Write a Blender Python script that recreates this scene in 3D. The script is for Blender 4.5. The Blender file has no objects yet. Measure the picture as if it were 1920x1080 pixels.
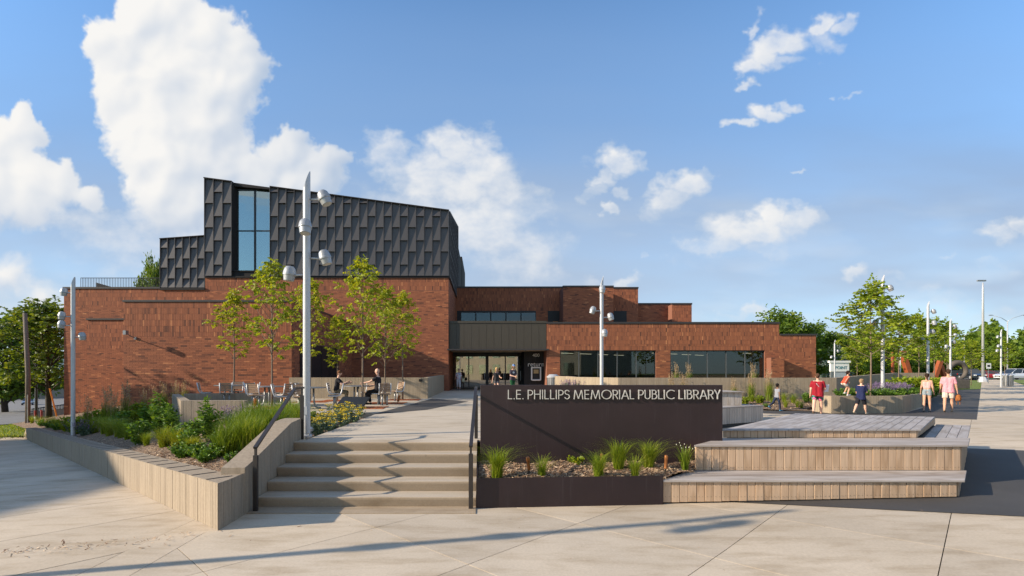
import bpy, bmesh, math, random
import numpy as np
from mathutils import Vector, Matrix

# ------------------------------------------------------------------ camera, sky, sun, exposure
R = math.radians
sc = bpy.context.scene
col = sc.collection
FOC, CX, HY, EYE = 940.0, 905.0, 697.0, 1.98      # focal length / principal point of the shift lens, eye height


def PX(px, Y):
    return (px - CX) / FOC * Y


def PZ(py, Y):
    return EYE - (py - HY) / FOC * Y


cam_d = bpy.data.cameras.new('camera')
cam = bpy.data.objects.new('camera', cam_d)
col.objects.link(cam)
cam.location = (0, 0, EYE)
cam.rotation_euler = (R(90), 0, 0)
cam_d.sensor_width = 36
cam_d.lens = 36 * FOC / 1920
cam_d.shift_x = (960 - CX) / 1920
cam_d.shift_y = (HY - 540) / 1920
cam_d.clip_start = 0.05
cam_d.clip_end = 6000
sc.camera = cam

SUN_EL, SUN_AZ = R(23.0), R(14.0)                   # sunlight travels towards +X, swung 14 degrees into the scene
LIGHT = Vector((math.cos(SUN_EL) * math.cos(SUN_AZ), math.cos(SUN_EL) * math.sin(SUN_AZ), -math.sin(SUN_EL)))
sun_d = bpy.data.lights.new('sun', 'SUN')
sun_d.energy = 4.8
sun_d.angle = R(0.55)
sun_d.color = (1.0, 0.85, 0.66)
sun = bpy.data.objects.new('sun', sun_d)
col.objects.link(sun)
sun.rotation_euler = LIGHT.to_track_quat('-Z', 'Y').to_euler()
sun.location = (-40, -10, 30)

sc.view_settings.view_transform = 'Standard'
sc.view_settings.look = 'None'
sc.view_settings.gamma = 1
sc.view_settings.exposure = 0.75
sc.cycles.max_bounces = 6
sc.cycles.transparent_max_bounces = 8
sc.cycles.caustics_reflective = False
sc.cycles.caustics_refractive = False

world = bpy.data.worlds.new('World')
sc.world = world
world.use_nodes = True
wn = world.node_tree
wn.nodes.clear()




# ------------------------------------------------------------------ clouds: density and light by direction, worked out here
def pnoise(x, y, seed):
    """2-D gradient noise, about -1..1"""
    g = np.random.default_rng(seed).uniform(0, 2 * np.pi, 65536)
    gx_, gy_ = np.cos(g), np.sin(g)
    x0, y0 = np.floor(x).astype(np.int64), np.floor(y).astype(np.int64)
    fx, fy = x - x0, y - y0
    u, v = fx * fx * fx * (fx * (fx * 6 - 15) + 10), fy * fy * fy * (fy * (fy * 6 - 15) + 10)

    def c(ix, iy, dx, dy):
        k = ((ix * 73856093) ^ (iy * 19349663)) & 65535
        return gx_[k] * dx + gy_[k] * dy
    a = c(x0, y0, fx, fy); b = c(x0 + 1, y0, fx - 1, fy)
    d = c(x0, y0 + 1, fx, fy - 1); e = c(x0 + 1, y0 + 1, fx - 1, fy - 1)
    return ((a + (b - a) * u) + ((d + (e - d) * u) - (a + (b - a) * u)) * v) * 1.5


def fbm(x, y, seed, octv=5, gain=.5, billow=False):
    s_, a, t = 0, 1.0, 0
    for k in range(octv):
        n = pnoise(x * 2 ** k + 13.7 * k, y * 2 ** k - 7.1 * k, seed + k)
        s_ = s_ + a * (np.abs(n) * 2 - .7 if billow else n)
        t += a
        a *= gain
    return s_ / t


# bodies of cumulus with firm edges: direction (as px, py), radii, and thin veils with soft ones
FIRM = [
    (262, 40, 62, 62), (330, 35, 70, 60), (390, 70, 70, 75), (190, 75, 38, 42), (230, 110, 70, 75), (440, 110, 55, 55), (475, 140, 26, 45),
    (330, 140, 120, 110), (240, 180, 62, 80), (420, 175, 70, 80), (300, 240, 105, 95), (390, 250, 85, 80), (340, 320, 110, 80), (430, 330, 85, 60),
    (500, 345, 60, 42), (300, 300, 70, 80), (380, 390, 140, 70), (300, 380, 60, 70),
    (540, 290, 62, 52), (600, 318, 55, 42), (570, 350, 70, 40),
    (48, 215, 28, 36), (25, 270, 52, 60), (70, 255, 26, 30), (10, 330, 75, 80), (70, 350, 60, 55), (-40, 330, 60, 120), (120, 345, 42, 34), (165, 372, 30, 24), (60, 395, 60, 42),
    (20, 520, 60, 48), (-50, 560, 110, 90), (80, 560, 60, 50), (130, 590, 50, 60),
]
SOFT = [  # px, py, rx, ry, strength
    (730, 285, 60, 48, .8), (760, 330, 60, 50, .7), (850, 275, 55, 45, .9), (900, 300, 60, 60, .95), (840, 340, 120, 70, .9), (930, 350, 70, 60, .85),
    (790, 400, 120, 60, .75), (900, 420, 130, 80, .85), (1000, 390, 55, 50, .6), (980, 470, 100, 70, .7), (1000, 360, 45, 30, .5),
    (230, 440, 120, 60, .65), (150, 420, 90, 45, .55), (420, 470, 200, 80, .8), (650, 430, 120, 80, .6), (210, 500, 120, 50, .5),
    (1150, 305, 55, 32, .95), (1125, 335, 30, 28, .8), (1165, 365, 30, 16, .7), (1110, 365, 26, 18, .6), (1138, 402, 18, 11, .8), (1080, 300, 25, 14, .3),
    (1285, 340, 55, 30, .95), (1255, 370, 42, 30, .9), (1230, 395, 28, 16, .6), (1330, 325, 30, 12, .5),
    (1380, 430, 75, 38, .8), (1450, 405, 42, 34, 1.0), (1420, 440, 85, 32, .95), (1500, 420, 50, 30, .85), (1330, 460, 75, 24, .7), (1540, 410, 26, 20, .5), (1300, 490, 60, 18, .4), (1440, 470, 90, 18, .6),
    (1415, 50, 18, 34, .8), (1440, 95, 50, 32, 1.0), (1480, 75, 55, 28, 1.0), (1535, 45, 30, 30, .95), (1575, 45, 22, 18, .8), (1550, 75, 30, 26, .7), (1410, 120, 35, 22, .95), (1385, 155, 24, 10, .9), (1470, 115, 60, 18, .7),
    (1430, 210, 45, 18, 1.0), (1480, 200, 30, 12, .8), (1390, 232, 30, 9, .9), (1445, 240, 14, 12, .4), (1600, 180, 22, 7, .6), (1340, 105, 18, 5, .3), (1488, 324, 22, 4, .6), (1640, 175, 25, 5, .25),
    (1170, 515, 36, 22, .8), (1215, 478, 14, 10, .6), (1130, 525, 50, 14, .5), (1890, 440, 50, 24, .7), (1930, 425, 40, 26, .8), (1772, 470, 22, 8, .5), (1595, 507, 34, 14, .8), (1690, 522, 100, 12, .4),
    (1720, 560, 150, 30, .45), (1850, 500, 90, 14, .4), (1410, 588, 35, 16, .8), (1370, 598, 50, 12, .6), (1560, 600, 170, 24, .45), (1860, 590, 170, 40, .45), (1250, 540, 60, 12, .3),
]


def cloud_map(W=4096):
    H = W // 2
    az = (np.arange(W) + .5) / W * 2 * np.pi - np.pi / 2          # image u -> angle from +Y towards +X
    el = ((np.arange(H) + .5) / H - .5) * np.pi
    i0, i1 = np.searchsorted(az, R(-57)), np.searchsorted(az, R(57))
    j0, j1 = np.searchsorted(el, R(-4)), np.searchsorted(el, R(50))
    A, E = np.meshgrid(az[i0:i1], el[j0:j1])
    px = CX + FOC * np.tan(A)
    py = HY - FOC * np.tan(E) / np.cos(A)
    # swell the outlines: large, middling and small billows
    wx_ = 26 * fbm(px / 120, py / 120, 3, 2) + 20 * fbm(px / 46, py / 46, 11, 4, .58)
    wy_ = 26 * fbm(px / 120, py / 120, 23, 2) + 20 * fbm(px / 46, py / 46, 31, 4, .58)
    bil = fbm((px + wx_) / 60, (py + wy_) / 60, 41, 5, .52, True)
    qx, qy = px + wx_, py + wy_
    m = np.full(px.shape, -9.0)
    for (cx, cy, rx, ry) in FIRM:
        m = np.logaddexp(m * 9, 9 * (1 - np.hypot((qx - cx) / rx, (qy - cy) / ry))) / 9
    m = m - .20 * bil + .07 * fbm(px / 13, py / 11, 161, 3, .6)
    edge = .27 + .95 * np.clip((py - 330) / 260, 0, 1)             # bases dissolve into the haze
    a1 = np.clip((m + .02) / edge, 0, 1)
    a1 = a1 * a1 * (3 - 2 * a1)
    wx2 = wx_ + 34 * fbm(px / 70, py / 50, 51, 5, .6)
    wy2 = wy_ * .8 + 18 * fbm(px / 60, py / 40, 61, 5, .6)
    s_ = np.zeros(px.shape)
    for (cx, cy, rx, ry, k) in SOFT:
        q = 1 - np.hypot((px + wx2 - cx) / rx, (py + wy2 - cy) / ry)
        s_ = np.maximum(s_, k * np.clip(q * 1.25 + .42, 0, 1))
    big_ = fbm(px / 190, py / 130, 77, 3)
    wisp = fbm(px / 70, py / 44, 71, 6, .6)
    a2 = np.clip(s_ * 1.0 - .24 + .55 * wisp * np.clip(s_ * 3, 0, 1), 0, 1)
    a2 = a2 * a2 * (3 - 2 * a2) * (.50 + .42 * np.clip(s_ * 1.2 - .1 + .5 * big_, 0, 1))
    # relief: the clouds bulge towards us, the sun stands low on the left
    def light(m_, k, bl):
        h = k * np.sqrt(np.clip(m_, 0, 1.2)) + bl
        gy, gx = np.gradient(h)
        gx, gy = gx / np.gradient(px, axis=1), gy / np.gradient(-py, axis=0)
        nz = 1 / np.sqrt(1 + gx * gx + gy * gy)
        return np.clip((-gx * -.62 - gy * .50 + .60) * nz, -.4, 1)
    big = fbm(px / 150, py / 150, 81, 3)
    def soft(q, n):
        for _ in range(2):
            for ax in (0, 1):
                c_ = np.cumsum(np.concatenate([np.repeat(q.take([0], ax), n + 1, ax), q, np.repeat(q.take([-1], ax), n, ax)], ax), ax)
                q = (c_.take(range(2 * n + 1, c_.shape[ax]), ax) - c_.take(range(0, c_.shape[ax] - 2 * n - 1), ax)) / (2 * n + 1)
        return q
    bil3 = fbm((px + .5 * wx_) / 95, (py + .5 * wy_) / 95, 41, 3, .5, True)
    patch = fbm((px + 1.2 * wx_) / 150, (py + 1.2 * wy_) / 120, 141, 5, .55)
    puff = soft(fbm((px + .8 * wx_) / 42, (py + .8 * wy_) / 36, 151, 4, .55, True), 1)
    l1 = .62 * soft(light(soft(m, 8), 120, -34 * soft(bil3, 4)), 7) + .38 * soft(light(soft(m, 3), 60, -20 * soft(bil, 2)), 2)
    l1 = l1 + .34 * patch - .10 * puff
    l2 = soft(light(soft(s_, 8), 55, 16 * soft(wisp, 4)), 5) + .25 * big_
    w2 = a2 * (1 - a1)
    lit = ((.52 + .48 * l1 + .12 * big) * a1 + (.60 + .38 * l2 + .06 * big) * w2 + .002) / (a1 + w2 + .003)
    # the tall cloud's far flank and its foot lie in its own shade
    sh = np.clip((px - 330) / 260 + (py - 200) / 420, 0, 1) * a1
    lit = lit - .24 * sh
    alpha = 1 - (1 - a1) * (1 - a2)
    veil = np.clip(.86 + .25 * fbm(px / 420, py / 110, 91, 4), 0, .97) * np.clip((py + 30) / 380, 0, 1) ** .85
    lv = .19 * np.clip((py - 230) / 370, 0, 1) + .30 * np.clip(fbm(px / 260, py / 70, 95, 5), 0, 1) * np.clip((py - 330) / 200, 0, 1)
    lit = lit - .16 * np.clip((py - 420) / 240, 0, 1)
    lit = (lit * alpha + lv * veil * (1 - alpha)) / np.maximum(alpha + veil * (1 - alpha), 1e-4)
    alpha = alpha + (1 - alpha) * veil
    out = np.zeros((H, W, 4), dtype=np.float32)
    out[..., 3] = 1
    # the rest of the sky: the same kind of scattered cumulus, coarser
    s4 = 8
    A4, E4 = np.meshgrid(az[::s4], el[::s4])
    X4, Y4, Z4 = np.sin(A4) * np.cos(E4), np.cos(A4) * np.cos(E4), np.maximum(np.sin(E4), .05) + .12
    f = fbm(X4 / Z4 * .9, Y4 / Z4 * .9, 101, 5, .55)
    a4 = np.clip((f - .06) * 5, 0, 1) * np.clip(E4 / .25, 0, 1) * .9
    v4 = .9 * np.clip(1 - E4 / R(38), 0, 1) ** .85
    v4 = v4 * (.58 - .36 * np.cos(A4 - math.atan2(-LIGHT.x, -LIGHT.y)))      # unseen haze thinned towards the sun, to lift the fill light
    l4 = (np.clip(.78 - .5 * (f - .1), .45, .95) * a4 + .15 * np.clip(1 - E4 / R(22), 0, 1) * v4 * (1 - a4)) / np.maximum(a4 + v4 * (1 - a4), 1e-4)
    a4 = a4 + (1 - a4) * v4
    out[..., 0] = np.repeat(np.repeat(a4, s4, 0), s4, 1)
    out[..., 1] = np.repeat(np.repeat(l4, s4, 0), s4, 1)
    fade = np.clip((np.abs(A) - R(49)) / R(7), 0, 1)
    fade = np.maximum(fade, np.clip((E - R(42)) / R(7), 0, 1))
    out[j0:j1, i0:i1, 0] = alpha * (1 - fade) + out[j0:j1, i0:i1, 0] * fade
    out[j0:j1, i0:i1, 1] = np.clip(lit, 0, 1) * (1 - fade) + out[j0:j1, i0:i1, 1] * fade
    return out


def wmath(op, a, b=None, c=None, clamp=False):
    n = wn.nodes.new('ShaderNodeMath')
    n.operation = op
    n.use_clamp = clamp
    for i, v in enumerate((a, b, c)):
        if v is None:
            continue
        if isinstance(v, (int, float)):
            n.inputs[i].default_value = v
        else:
            wn.links.new(v, n.inputs[i])
    return n.outputs[0]


SKY_STRENGTH = 0.10
sky = wn.nodes.new('ShaderNodeTexSky')
sky.sky_type = 'NISHITA'
sky.sun_disc = False
sky.sun_elevation = SUN_EL
sky.sun_rotation = math.atan2(-LIGHT.x, -LIGHT.y)
sky.air_density = 1.0
sky.dust_density = 0.2
sky.ozone_density = 2.5
tc = wn.nodes.new('ShaderNodeTexCoord')
dirn = tc.outputs['Generated']
cmap = cloud_map()
cimg = bpy.data.images.new('cloud_map', cmap.shape[1], cmap.shape[0], alpha=False, float_buffer=True)
cimg.colorspace_settings.name = 'Non-Color'
cimg.pixels.foreach_set(cmap.ravel())
cimg.pack()
envt = wn.nodes.new('ShaderNodeTexEnvironment')
envt.image = cimg
wn.links.new(dirn, envt.inputs[0])
es = wn.nodes.new('ShaderNodeSeparateColor')
wn.links.new(envt.outputs[0], es.inputs[0])
cr = wn.nodes.new('ShaderNodeValToRGB')
cr.color_ramp.elements[0].color = (0.275, 0.44, 0.725, 1)
cr.color_ramp.elements[0].position = 0.0
cr.color_ramp.elements[1].color = (1.0, 0.985, 0.96, 1)
cr.color_ramp.elements[1].position = 0.92
ce = cr.color_ramp.elements.new(0.13)
ce.color = (0.46, 0.58, 0.76, 1)
wn.links.new(es.outputs[1], cr.inputs[0])
alpha = es.outputs[0]
skyc = wn.nodes.new('ShaderNodeVectorMath'); skyc.operation = 'MULTIPLY'
wn.links.new(sky.outputs[0], skyc.inputs[0])
skyc.inputs[1].default_value = (1.14, 1.38, 1.52)          # even tint over the whole sky, bluer than the model's
cl = wn.nodes.new('ShaderNodeVectorMath'); cl.operation = 'SCALE'
wn.links.new(cr.outputs[0], cl.inputs[0])
cl.inputs['Scale'].default_value = 5.6
mx = wn.nodes.new('ShaderNodeMix'); mx.data_type = 'VECTOR'
wn.links.new(alpha, mx.inputs[0])
wn.links.new(skyc.outputs[0], mx.inputs[4]); wn.links.new(cl.outputs[0], mx.inputs[5])
bgn = wn.nodes.new('ShaderNodeBackground')
wn.links.new(mx.outputs[1], bgn.inputs['Color'])
bgn.inputs['Strength'].default_value = 0.10
wo = wn.nodes.new('ShaderNodeOutputWorld')
wn.links.new(bgn.outputs[0], wo.inputs[0])
world.cycles.sampling_method = 'MANUAL'
world.cycles.sample_map_resolution = 512

# ------------------------------------------------------------------ helpers
rnd = random.Random(7)


def lerp(a, b, t):
    return a + (b - a) * t


def sstep(a, b, x):
    t = min(1, max(0, (x - a) / (b - a)))
    return t * t * (3 - 2 * t)


class MB:
    """collects shapes; build() links them as ONE mesh object"""

    def __init__(s):
        s.v, s.f, s.t, s.m = [], [], [], []

    def add(s, vs, fs, tone=.5, mi=0):
        n = len(s.v)
        s.v.extend(tuple(p) for p in vs)
        for f in fs:
            s.f.append(tuple(i + n for i in f))
            s.t.append(tone)
            s.m.append(mi)
        return s

    def box(s, x0, x1, y0, y1, z0, z1, tone=.5, mi=0):
        vs = [(x0, y0, z0), (x1, y0, z0), (x1, y1, z0), (x0, y1, z0), (x0, y0, z1), (x1, y0, z1), (x1, y1, z1), (x0, y1, z1)]
        return s.add(vs, [(0, 3, 2, 1), (4, 5, 6, 7), (0, 1, 5, 4), (1, 2, 6, 5), (2, 3, 7, 6), (3, 0, 4, 7)], tone, mi)

    def obox(s, c, u, v, w, tone=.5, mi=0):
        """oriented box: centre and three half-axis vectors"""
        c, u, v, w = (Vector(q) for q in (c, u, v, w))
        vs = [c - u - v - w, c + u - v - w, c + u + v - w, c - u + v - w, c - u - v + w, c + u - v + w, c + u + v + w, c - u + v + w]
        return s.add(vs, [(0, 3, 2, 1), (4, 5, 6, 7), (0, 1, 5, 4), (1, 2, 6, 5), (2, 3, 7, 6), (3, 0, 4, 7)], tone, mi)

    def prism(s, poly, z0, z1, tone=.5, mi=0):
        """poly counter-clockwise in plan; z0 / z1 numbers or functions of (x, y)"""
        n = len(poly)
        g0 = z0 if callable(z0) else (lambda x, y: z0)
        g1 = z1 if callable(z1) else (lambda x, y: z1)
        vs = [(x, y, g0(x, y)) for x, y in poly] + [(x, y, g1(x, y)) for x, y in poly]
        fs = [tuple(range(n - 1, -1, -1)), tuple(range(n, 2 * n))]
        fs += [(i, (i + 1) % n, n + (i + 1) % n, n + i) for i in range(n)]
        return s.add(vs, fs, tone, mi)

    def extr(s, poly, a0, a1, axis='y', tone=.5, mi=0):
        """profile extruded: axis 'y' takes (x, z) points, axis 'x' takes (y, z) points"""
        n = len(poly)
        if axis == 'y':
            vs = [(x, a0, z) for x, z in poly] + [(x, a1, z) for x, z in poly]
        else:
            vs = [(a0, y, z) for y, z in poly] + [(a1, y, z) for y, z in poly]
        fs = [tuple(range(n - 1, -1, -1)), tuple(range(n, 2 * n))]
        fs += [(i, (i + 1) % n, n + (i + 1) % n, n + i) for i in range(n)]
        return s.add(vs, fs, tone, mi)

    def tube(s, pts, rad, n=8, caps=True, tone=.5, mi=0):
        pts = [Vector(p) for p in pts]
        if isinstance(rad, (int, float)):
            rad = [rad] * len(pts)
        rings = []
        prev = None
        for i, p in enumerate(pts):
            t = (pts[min(i + 1, len(pts) - 1)] - pts[max(i - 1, 0)]).normalized()
            if prev is None:
                a = Vector((0, 0, 1)) if abs(t.z) < .9 else Vector((1, 0, 0))
                x = t.cross(a).normalized()
            else:
                x = (prev - t * prev.dot(t)).normalized()
            prev = x
            y = t.cross(x)
            rings.append([p + (x * math.cos(2 * math.pi * k / n) + y * math.sin(2 * math.pi * k / n)) * rad[i] for k in range(n)])
        vs = [q for r in rings for q in r]
        fs = []
        for i in range(len(rings) - 1):
            for k in range(n):
                a, b = i * n + k, i * n + (k + 1) % n
                fs.append((a, b, b + n, a + n))
        if caps:
            fs.append(tuple(range(n - 1, -1, -1)))
            m = (len(rings) - 1) * n
            fs.append(tuple(range(m, m + n)))
        return s.add(vs, fs, tone, mi)

    def lathe(s, prof, c=(0, 0, 0), axis=(0, 0, 1), n=14, tone=.5, mi=0):
        """prof: (radius, height along axis)"""
        ax = Vector(axis).normalized()
        a = Vector((0, 0, 1)) if abs(ax.z) < .9 else Vector((1, 0, 0))
        x = ax.cross(a).normalized()
        y = ax.cross(x)
        c = Vector(c)
        vs, fs = [], []
        for r, h in prof:
            for k in range(n):
                vs.append(c + ax * h + (x * math.cos(2 * math.pi * k / n) + y * math.sin(2 * math.pi * k / n)) * max(r, 1e-4))
        for i in range(len(prof) - 1):
            for k in range(n):
                p, q = i * n + k, i * n + (k + 1) % n
                fs.append((p, q, q + n, p + n))
        fs.append(tuple(range(n - 1, -1, -1)))
        m = (len(prof) - 1) * n
        fs.append(tuple(range(m, m + n)))
        return s.add(vs, fs, tone, mi)

    def ball(s, c, rx, ry, rz, n=10, m=7, tone=.5, mi=0):
        c = Vector(c)
        vs, fs = [], []
        for i in range(m + 1):
            th = math.pi * i / m
            for k in range(n):
                ph = 2 * math.pi * k / n
                vs.append((c.x + rx * math.sin(th) * math.cos(ph), c.y + ry * math.sin(th) * math.sin(ph), c.z + rz * math.cos(th)))
        for i in range(m):
            for k in range(n):
                a, b = i * n + k, i * n + (k + 1) % n
                fs.append((a, a + n, b + n, b))
        return s.add(vs, fs, tone, mi)

    def mesh(s, name):
        me = bpy.data.meshes.new(name)
        me.from_pydata(s.v, [], s.f)
        if s.f:
            at = me.attributes.new('tone', 'FLOAT', 'FACE')
            at.data.foreach_set('value', s.t)
            me.polygons.foreach_set('material_index', s.m)
        return me

    def build(s, name, mats, parent=None, smooth=False, loc=None, bevel=0):
        me = s.mesh(name)
        return link(name, me, mats, parent, smooth, loc, bevel)


def link(name, me, mats=None, parent=None, smooth=False, loc=None, bevel=0):
    if mats is not None and not me.materials:
        for m in (mats if isinstance(mats, (list, tuple)) else [mats]):
            me.materials.append(m)
    if smooth is True:
        me.polygons.foreach_set('use_smooth', [True] * len(me.polygons))
    o = bpy.data.objects.new(name, me)
    col.objects.link(o)
    if parent is not None:
        o.parent = parent
    if loc is not None:
        o.location = loc
    if smooth == 'auto':
        me.polygons.foreach_set('use_smooth', [True] * len(me.polygons))
        me.set_sharp_from_angle(angle=R(35))
    if bevel:
        b = o.modifiers.new('bevel', 'BEVEL')
        b.width = bevel
        b.segments = 1
        b.limit_method = 'ANGLE'
        b.angle_limit = R(40)
    return o


def np_mesh(name, V, Q, tone, mat, mi=None):
    """V (n,3), Q (m,4) quads, tone (m,)"""
    me = bpy.data.meshes.new(name)
    V = np.asarray(V, dtype=np.float32)
    Q = np.asarray(Q, dtype=np.int32)
    k = Q.shape[1]
    me.vertices.add(len(V))
    me.vertices.foreach_set('co', V.ravel())
    me.loops.add(Q.size)
    me.loops.foreach_set('vertex_index', Q.ravel())
    me.polygons.add(len(Q))
    me.polygons.foreach_set('loop_start', np.arange(0, Q.size, k, dtype=np.int32))
    at = me.attributes.new('tone', 'FLOAT', 'FACE')
    at.data.foreach_set('value', np.asarray(tone, dtype=np.float32))
    for m in (mat if isinstance(mat, (list, tuple)) else [mat]):
        me.materials.append(m)
    if mi is not None:
        me.polygons.foreach_set('material_index', np.asarray(mi, dtype=np.int32))
    me.polygons.foreach_set('use_smooth', np.zeros(len(Q), dtype=bool))
    me.update(calc_edges=True)
    me.validate()
    return me


def tag(o, label=None, cat=None, group=None, kind=None):
    if label:
        o['label'] = label
    if cat:
        o['category'] = cat
    if group:
        o['group'] = group
    if kind:
        o['kind'] = kind
    return o


def thing(name, label, cat, loc=(0, 0, 0), rz=0, group=None):
    o = bpy.data.objects.new(name, None)
    o.empty_display_size = .2
    col.objects.link(o)
    o.location = loc
    o.rotation_euler = (0, 0, rz)
    return tag(o, label, cat, group)


def struct(o):
    o['kind'] = 'structure'
    return o


def copy_tree(o, parent=None):
    c = o.copy()
    col.objects.link(c)
    c.parent = parent
    for ch in list(o.children):
        copy_tree(ch, c)
    return c


def place(src, used, loc, rz=0, scale=1, label=None, group=None):
    """first use moves the original, later uses copy it with its parts"""
    o = src if src.name not in used else copy_tree(src)
    used.add(src.name)
    o.location = loc
    o.rotation_euler = (0, 0, rz)
    o.scale = (scale, scale, scale) if isinstance(scale, (int, float)) else scale
    if label:
        o['label'] = label
    if group:
        o['group'] = group
    return o


USED = set()

# ------------------------------------------------------------------ materials


class NT:
    def __init__(s, name):
        s.m = bpy.data.materials.new(name)
        s.m.use_nodes = True
        s.t = s.m.node_tree
        s.b = s.t.nodes['Principled BSDF']
        s.out = s.t.nodes['Material Output']

    def n(s, typ, **kw):
        nd = s.t.nodes.new(typ)
        for k, v in kw.items():
            if k.startswith('i_'):
                nd.inputs[k[2:].replace('_', ' ')].default_value = v
            else:
                setattr(nd, k, v)
        return nd

    def l(s, a, b):
        s.t.links.new(a, b)

    def coord(s, scale=(1, 1, 1), rnd_off=True, rot=None):
        tcn = s.n('ShaderNodeTexCoord')
        vec = tcn.outputs['Object']
        if rnd_off:
            oi = s.n('ShaderNodeObjectInfo')
            sc_ = s.n('ShaderNodeVectorMath', operation='SCALE')
            cx = s.n('ShaderNodeCombineXYZ')
            for i in range(3):
                s.l(oi.outputs['Random'], cx.inputs[i])
            s.l(cx.outputs[0], sc_.inputs[0])
            sc_.inputs['Scale'].default_value = 37.0
            ad_ = s.n('ShaderNodeVectorMath', operation='ADD')
            s.l(vec, ad_.inputs[0]); s.l(sc_.outputs[0], ad_.inputs[1])
            vec = ad_.outputs[0]
        mp = s.n('ShaderNodeMapping')
        mp.inputs['Scale'].default_value = scale
        if rot:
            mp.inputs['Rotation'].default_value = rot
        s.l(vec, mp.inputs['Vector'])
        return mp.outputs[0]

    def noise(s, vec, scale, detail=4, rough=.55):
        nz_ = s.n('ShaderNodeTexNoise')
        nz_.inputs['Scale'].default_value = scale
        nz_.inputs['Detail'].default_value = detail
        nz_.inputs['Roughness'].default_value = rough
        s.l(vec, nz_.inputs['Vector'])
        return nz_.outputs['Fac']

    def ramp(s, fac, stops):
        rp = s.n('ShaderNodeValToRGB')
        e = rp.color_ramp.elements
        while len(e) < len(stops):
            e.new(.5)
        for q, (p, c) in zip(e, stops):
            q.position = p
            q.color = (*c, 1) if len(c) == 3 else c
        s.l(fac, rp.inputs[0])
        return rp.outputs['Color']

    def mix(s, fac, a, b, blend='MIX'):
        mxn = s.n('ShaderNodeMix', data_type='RGBA', blend_type=blend)
        for sock, v in ((mxn.inputs[0], fac), (mxn.inputs[6], a), (mxn.inputs[7], b)):
            if isinstance(v, (int, float)):
                sock.default_value = v
            elif isinstance(v, tuple):
                sock.default_value = (*v, 1) if len(v) == 3 else v
            else:
                s.l(v, sock)
        return mxn.outputs[2]

    def maprange(s, val, a, b, c, d):
        mr = s.n('ShaderNodeMapRange')
        s.l(val, mr.inputs['Value'])
        for k, v in zip(('From Min', 'From Max', 'To Min', 'To Max'), (a, b, c, d)):
            mr.inputs[k].default_value = v
        return mr.outputs[0]

    def bump(s, h, strength, dist=.01):
        bp = s.n('ShaderNodeBump')
        bp.inputs['Strength'].default_value = strength
        bp.inputs['Distance'].default_value = dist
        s.l(h, bp.inputs['Height'])
        s.l(bp.outputs[0], s.b.inputs['Normal'])

    def tone(s):
        at = s.n('ShaderNodeAttribute')
        at.attribute_name = 'tone'
        return at.outputs['Fac']

    def set(s, **kw):
        for k, v in kw.items():
            k = k.replace('_', ' ')
            if isinstance(v, (int, float)):
                s.b.inputs[k].default_value = v
            elif isinstance(v, tuple):
                s.b.inputs[k].default_value = (*v, 1) if len(v) == 3 else v
            else:
                s.l(v, s.b.inputs[k])
        return s.m


def mul(c, k):
    return tuple(min(1, q * k) for q in c)


def plain(name, c, rough=.6, metal=0, var=.12, scale=4, bump=0, bscale=60, spec=.4, coat=0):
    t = NT(name)
    v = t.coord()
    colr = t.ramp(t.noise(v, scale, 5), [(.25, mul(c, 1 - var)), (.75, mul(c, 1 + var))])
    t.set(Base_Color=colr, Roughness=rough, Metallic=metal)
    t.b.inputs['Specular IOR Level'].default_value = spec
    if coat:
        t.b.inputs['Coat Weight'].default_value = coat
        t.b.inputs['Coat Roughness'].default_value = .08
    if bump:
        t.bump(t.noise(v, bscale, 4), bump)
    return t.m


def toned(name, stops, rough=.7, var=.1, nscale=8, bump=0, bscale=80, spec=.35):
    """colour picked by each face's own tone, plus fine grain"""
    t = NT(name)
    v = t.coord(rnd_off=False)
    c = t.ramp(t.tone(), stops)
    nn = t.noise(v, nscale, 5)
    c = t.mix(1.0, c, t.ramp(nn, [(.2, (1 - var,) * 3), (.8, (1 + var,) * 3)]), 'MULTIPLY')
    t.set(Base_Color=c, Roughness=rough)
    t.b.inputs['Specular IOR Level'].default_value = spec
    if bump:
        t.bump(t.noise(v, bscale, 4), bump)
    return t.m


def leafy(name, stops, trans=.35, rough=.5):
    t = NT(name)
    oi = t.n('ShaderNodeObjectInfo')
    tn = t.n('ShaderNodeMath', operation='MULTIPLY_ADD')
    t.l(oi.outputs['Random'], tn.inputs[0]); tn.inputs[1].default_value = .22
    t.l(t.tone(), tn.inputs[2])
    sb = t.n('ShaderNodeMath', operation='SUBTRACT')
    t.l(tn.outputs[0], sb.inputs[0]); sb.inputs[1].default_value = .11
    c = t.ramp(sb.outputs[0], stops)
    t.set(Base_Color=c, Roughness=rough)
    t.b.inputs['Specular IOR Level'].default_value = .3
    tr = t.n('ShaderNodeBsdfTranslucent')
    t.l(t.mix(1.0, c, (1.25, 1.15, .55), 'MULTIPLY'), tr.inputs['Color'])
    ms = t.n('ShaderNodeMixShader')
    ms.inputs[0].default_value = trans
    t.l(t.b.outputs[0], ms.inputs[1]); t.l(tr.outputs[0], ms.inputs[2])
    t.l(ms.outputs[0], t.out.inputs['Surface'])
    return t.m


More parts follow.
